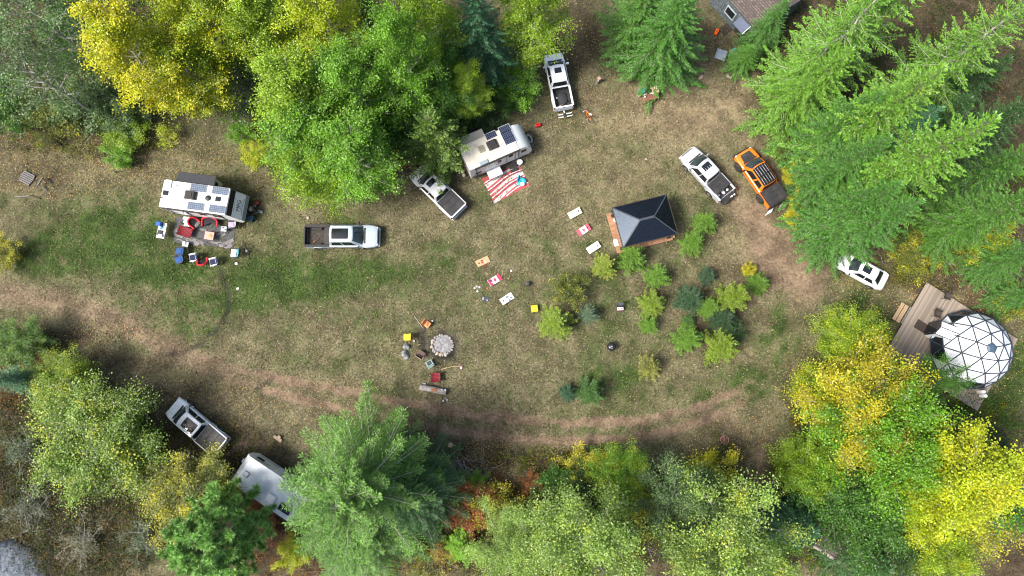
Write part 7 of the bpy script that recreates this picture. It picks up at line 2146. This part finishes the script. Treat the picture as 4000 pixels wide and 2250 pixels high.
g = at('toolbox', 'bright orange tool case on the bare ground before the stone cabin', 'case', 2797, 128, R(60))
MB().box((0, 0, .14), (.56, .30, .26)).build('body', M('bright_orange', (.85, .12, .005), .4), g, bevel=.03)
MB().tube((-.12, 0, .31), (.12, 0, .31), .022).build('handle', BLACK, g)
slab_table(2817, 213, R(-20), 'square grey metal table with bent corner beside the fir wood', .98, 1.0, .72, M('zinc', (.30, .34, .38), .4, metal=.3, var=.25, scale=3), STEEL)
g = at('planter', 'green glass globe on stacked stones right of the grey metal table', 'planter', 2860, 206)
MB().box((0, -.06, .16), (.55, .50, .30), rz=.3).box((.05, 0, .36), (.42, .38, .10), rz=.1).build('stand', FIREBRICK, g, bevel=.04)
MB().lathe([(.05, 0), (.15, .06), (.18, .18), (.12, .30), (.03, .33)], c=(.05, .02, .41), n=16).build('globe', M('green_glass', (.06, .38, .30), .1, spec=.8), g, smooth=True)
g = at('stump', 'upright pale-topped tree stump right of the open-bed pickup', 'stump', 2334, 324)
MB().path([(0, 0, -.03), (0, 0, .5), (.02, 0, 1.0)], [.20, .17, .165], 12).build('trunk', BARK, g, smooth=True)
MB().lathe([(.155, 0), (.15, .006), (.02, .008)], c=(.02, 0, 1.0), n=14).build('cut_face', M('pink_cut', (.50, .30, .22), .8), g)
place(MB().lathe([(.035, 0), (.04, .01), (.04, .12), (.03, .13)], n=10), 'can', 'white drink can on the upright stump', 'can', 2336, 317, WHITE, z=1.01, smooth=True)
g = at('ramp_panel', 'pale ribbed triangular panel on the ground behind the orange pickup', 'panel', 3008, 826, 0)
cs = [W(2987, 843.5, .04), W(3014, 829, .25), W(3026, 802, .55), W(3012, 812, .40)]
pn = MB().add([(p.x - g.location.x, p.y - g.location.y, p.z) for p in cs] + [(p.x - g.location.x, p.y - g.location.y, p.z - .03) for p in cs], ((0, 1, 2, 3), (7, 6, 5, 4), (0, 4, 5, 1), (1, 5, 6, 2), (2, 6, 7, 3), (3, 7, 4, 0)))
pn.build('sheet', stripes('pale_ribs', (.52, .56, .60), (.30, .33, .36), .09, 'X', .8, .5, var=.05), g)
MB().bar([cs[2].x - g.location.x, cs[2].y - g.location.y, .5], [cs[2].x - g.location.x, cs[2].y - g.location.y, 0], .04, .04).build('prop', STEEL, g)
g = at('folding_stand', 'tangled pale metal folding frame behind the orange pickup tail', 'frame', 3052, 812, R(20))
ff = MB()
for k in range(7): ff.tube((rnd.uniform(-.3, .3), rnd.uniform(-.3, .3), .02), (rnd.uniform(-.3, .3), rnd.uniform(-.3, .3), rnd.uniform(.15, .4)), .02, n=6)
ff.path([(.24 * math.cos(t), .24 * math.sin(t), .2) for t in [6.283 * i / 14 for i in range(14)]], .022, 6, close=True)
ff.build('tubes', M('pale_metal', (.48, .47, .40), .5), g)
g = at('solar_array', 'three framed black solar panels on wooden stakes left of the gold birch', 'solar panels', 3198, 1490, R(57))
for k in range(3):
    pnl = MB().box((-.62 + .62 * k, 0, .55), (.60, 1.30, .03)).build('panel', CELL_NAVY, g)
    fr_ = MB()
    for s in (-1, 1): fr_.box((-.62 + .62 * k + s * .29, 0, .575), (.035, 1.34, .02)).box((-.62 + .62 * k, s * .65, .575), (.55, .035, .02))
    fr_.build('panel_frame', WHITE, pnl)
for x in (-.9, .9):
    for y in (-.6, .6): MB().tube((x, y, 0), (x, y, .54), .03, n=6).build('stake', LIGHTWOOD, g)
for i, (px, py, d, lab) in enumerate(((3180, 1458, -48, 'reddish wooden stake lying at the upper panel of the solar array'), (3147, 1514, 2, 'pale wooden stake lying at the lower corner of the solar array'))):
    place(MB().box((0, 0, .04), (.60, .09, .07)), 'stake', lab, 'stake', px, py, (REDWOOD, LIGHTWOOD)[i], rz=R(d), bevel=.005)
g = at('pallet', 'weathered dark slatted pallet lying by the left edge', 'pallet', 108, 697, R(-27))
for k in range(6): MB().box((0, -.45 + .18 * k, .12), (1.30 - .08 * abs(k - 3), .12, .03)).build('slat', GREYWOOD, g)
for x in (-.5, .5): MB().box((x, 0, .05), (.09, 1.0, .09)).build('bearer', TIMBER, g)
g = at('trestle', 'grey wooden trestle with dark legs right of the slatted pallet', 'trestle', 168, 716, R(62))
MB().box((0, 0, .45), (.85, .10, .09)).build('beam', GREYWOOD, g, bevel=.01)
for s in (-1, 1): MB().bar((s * .38, 0, .42), (s * .40, -.75, .03), .07, .07).build('leg', GREYWOOD if s < 0 else TIMBER, g)
for i, (pa, pb, lab) in enumerate((((58, 770), (116, 765), 'pale grey beam lying below the slatted pallet'), ((116, 763), (158, 776), 'dark beam joining the pale grey beam below the pallet'))):
    a, b_ = W(*pa, .06), W(*pb, .06)
    c_ = (a + b_) / 2
    tag(MB().bar(a - c_, b_ - c_, .10, .10).build('beam', (GREYWOOD, TIMBER)[i], None, loc=(c_.x, c_.y, .06), bevel=.01), lab, 'beam')
g = at('stake', 'short dark wooden stake above the white trailer', 'stake', 457, 674, 0)
MB().tube((0, 0, 0), (.02, .01, .55), .05, n=7).build('post', TIMBER, g)
MB().box((.05, 0, .50), (.32, .08, .04), rz=.15).build('crosspiece', GREYWOOD, g)
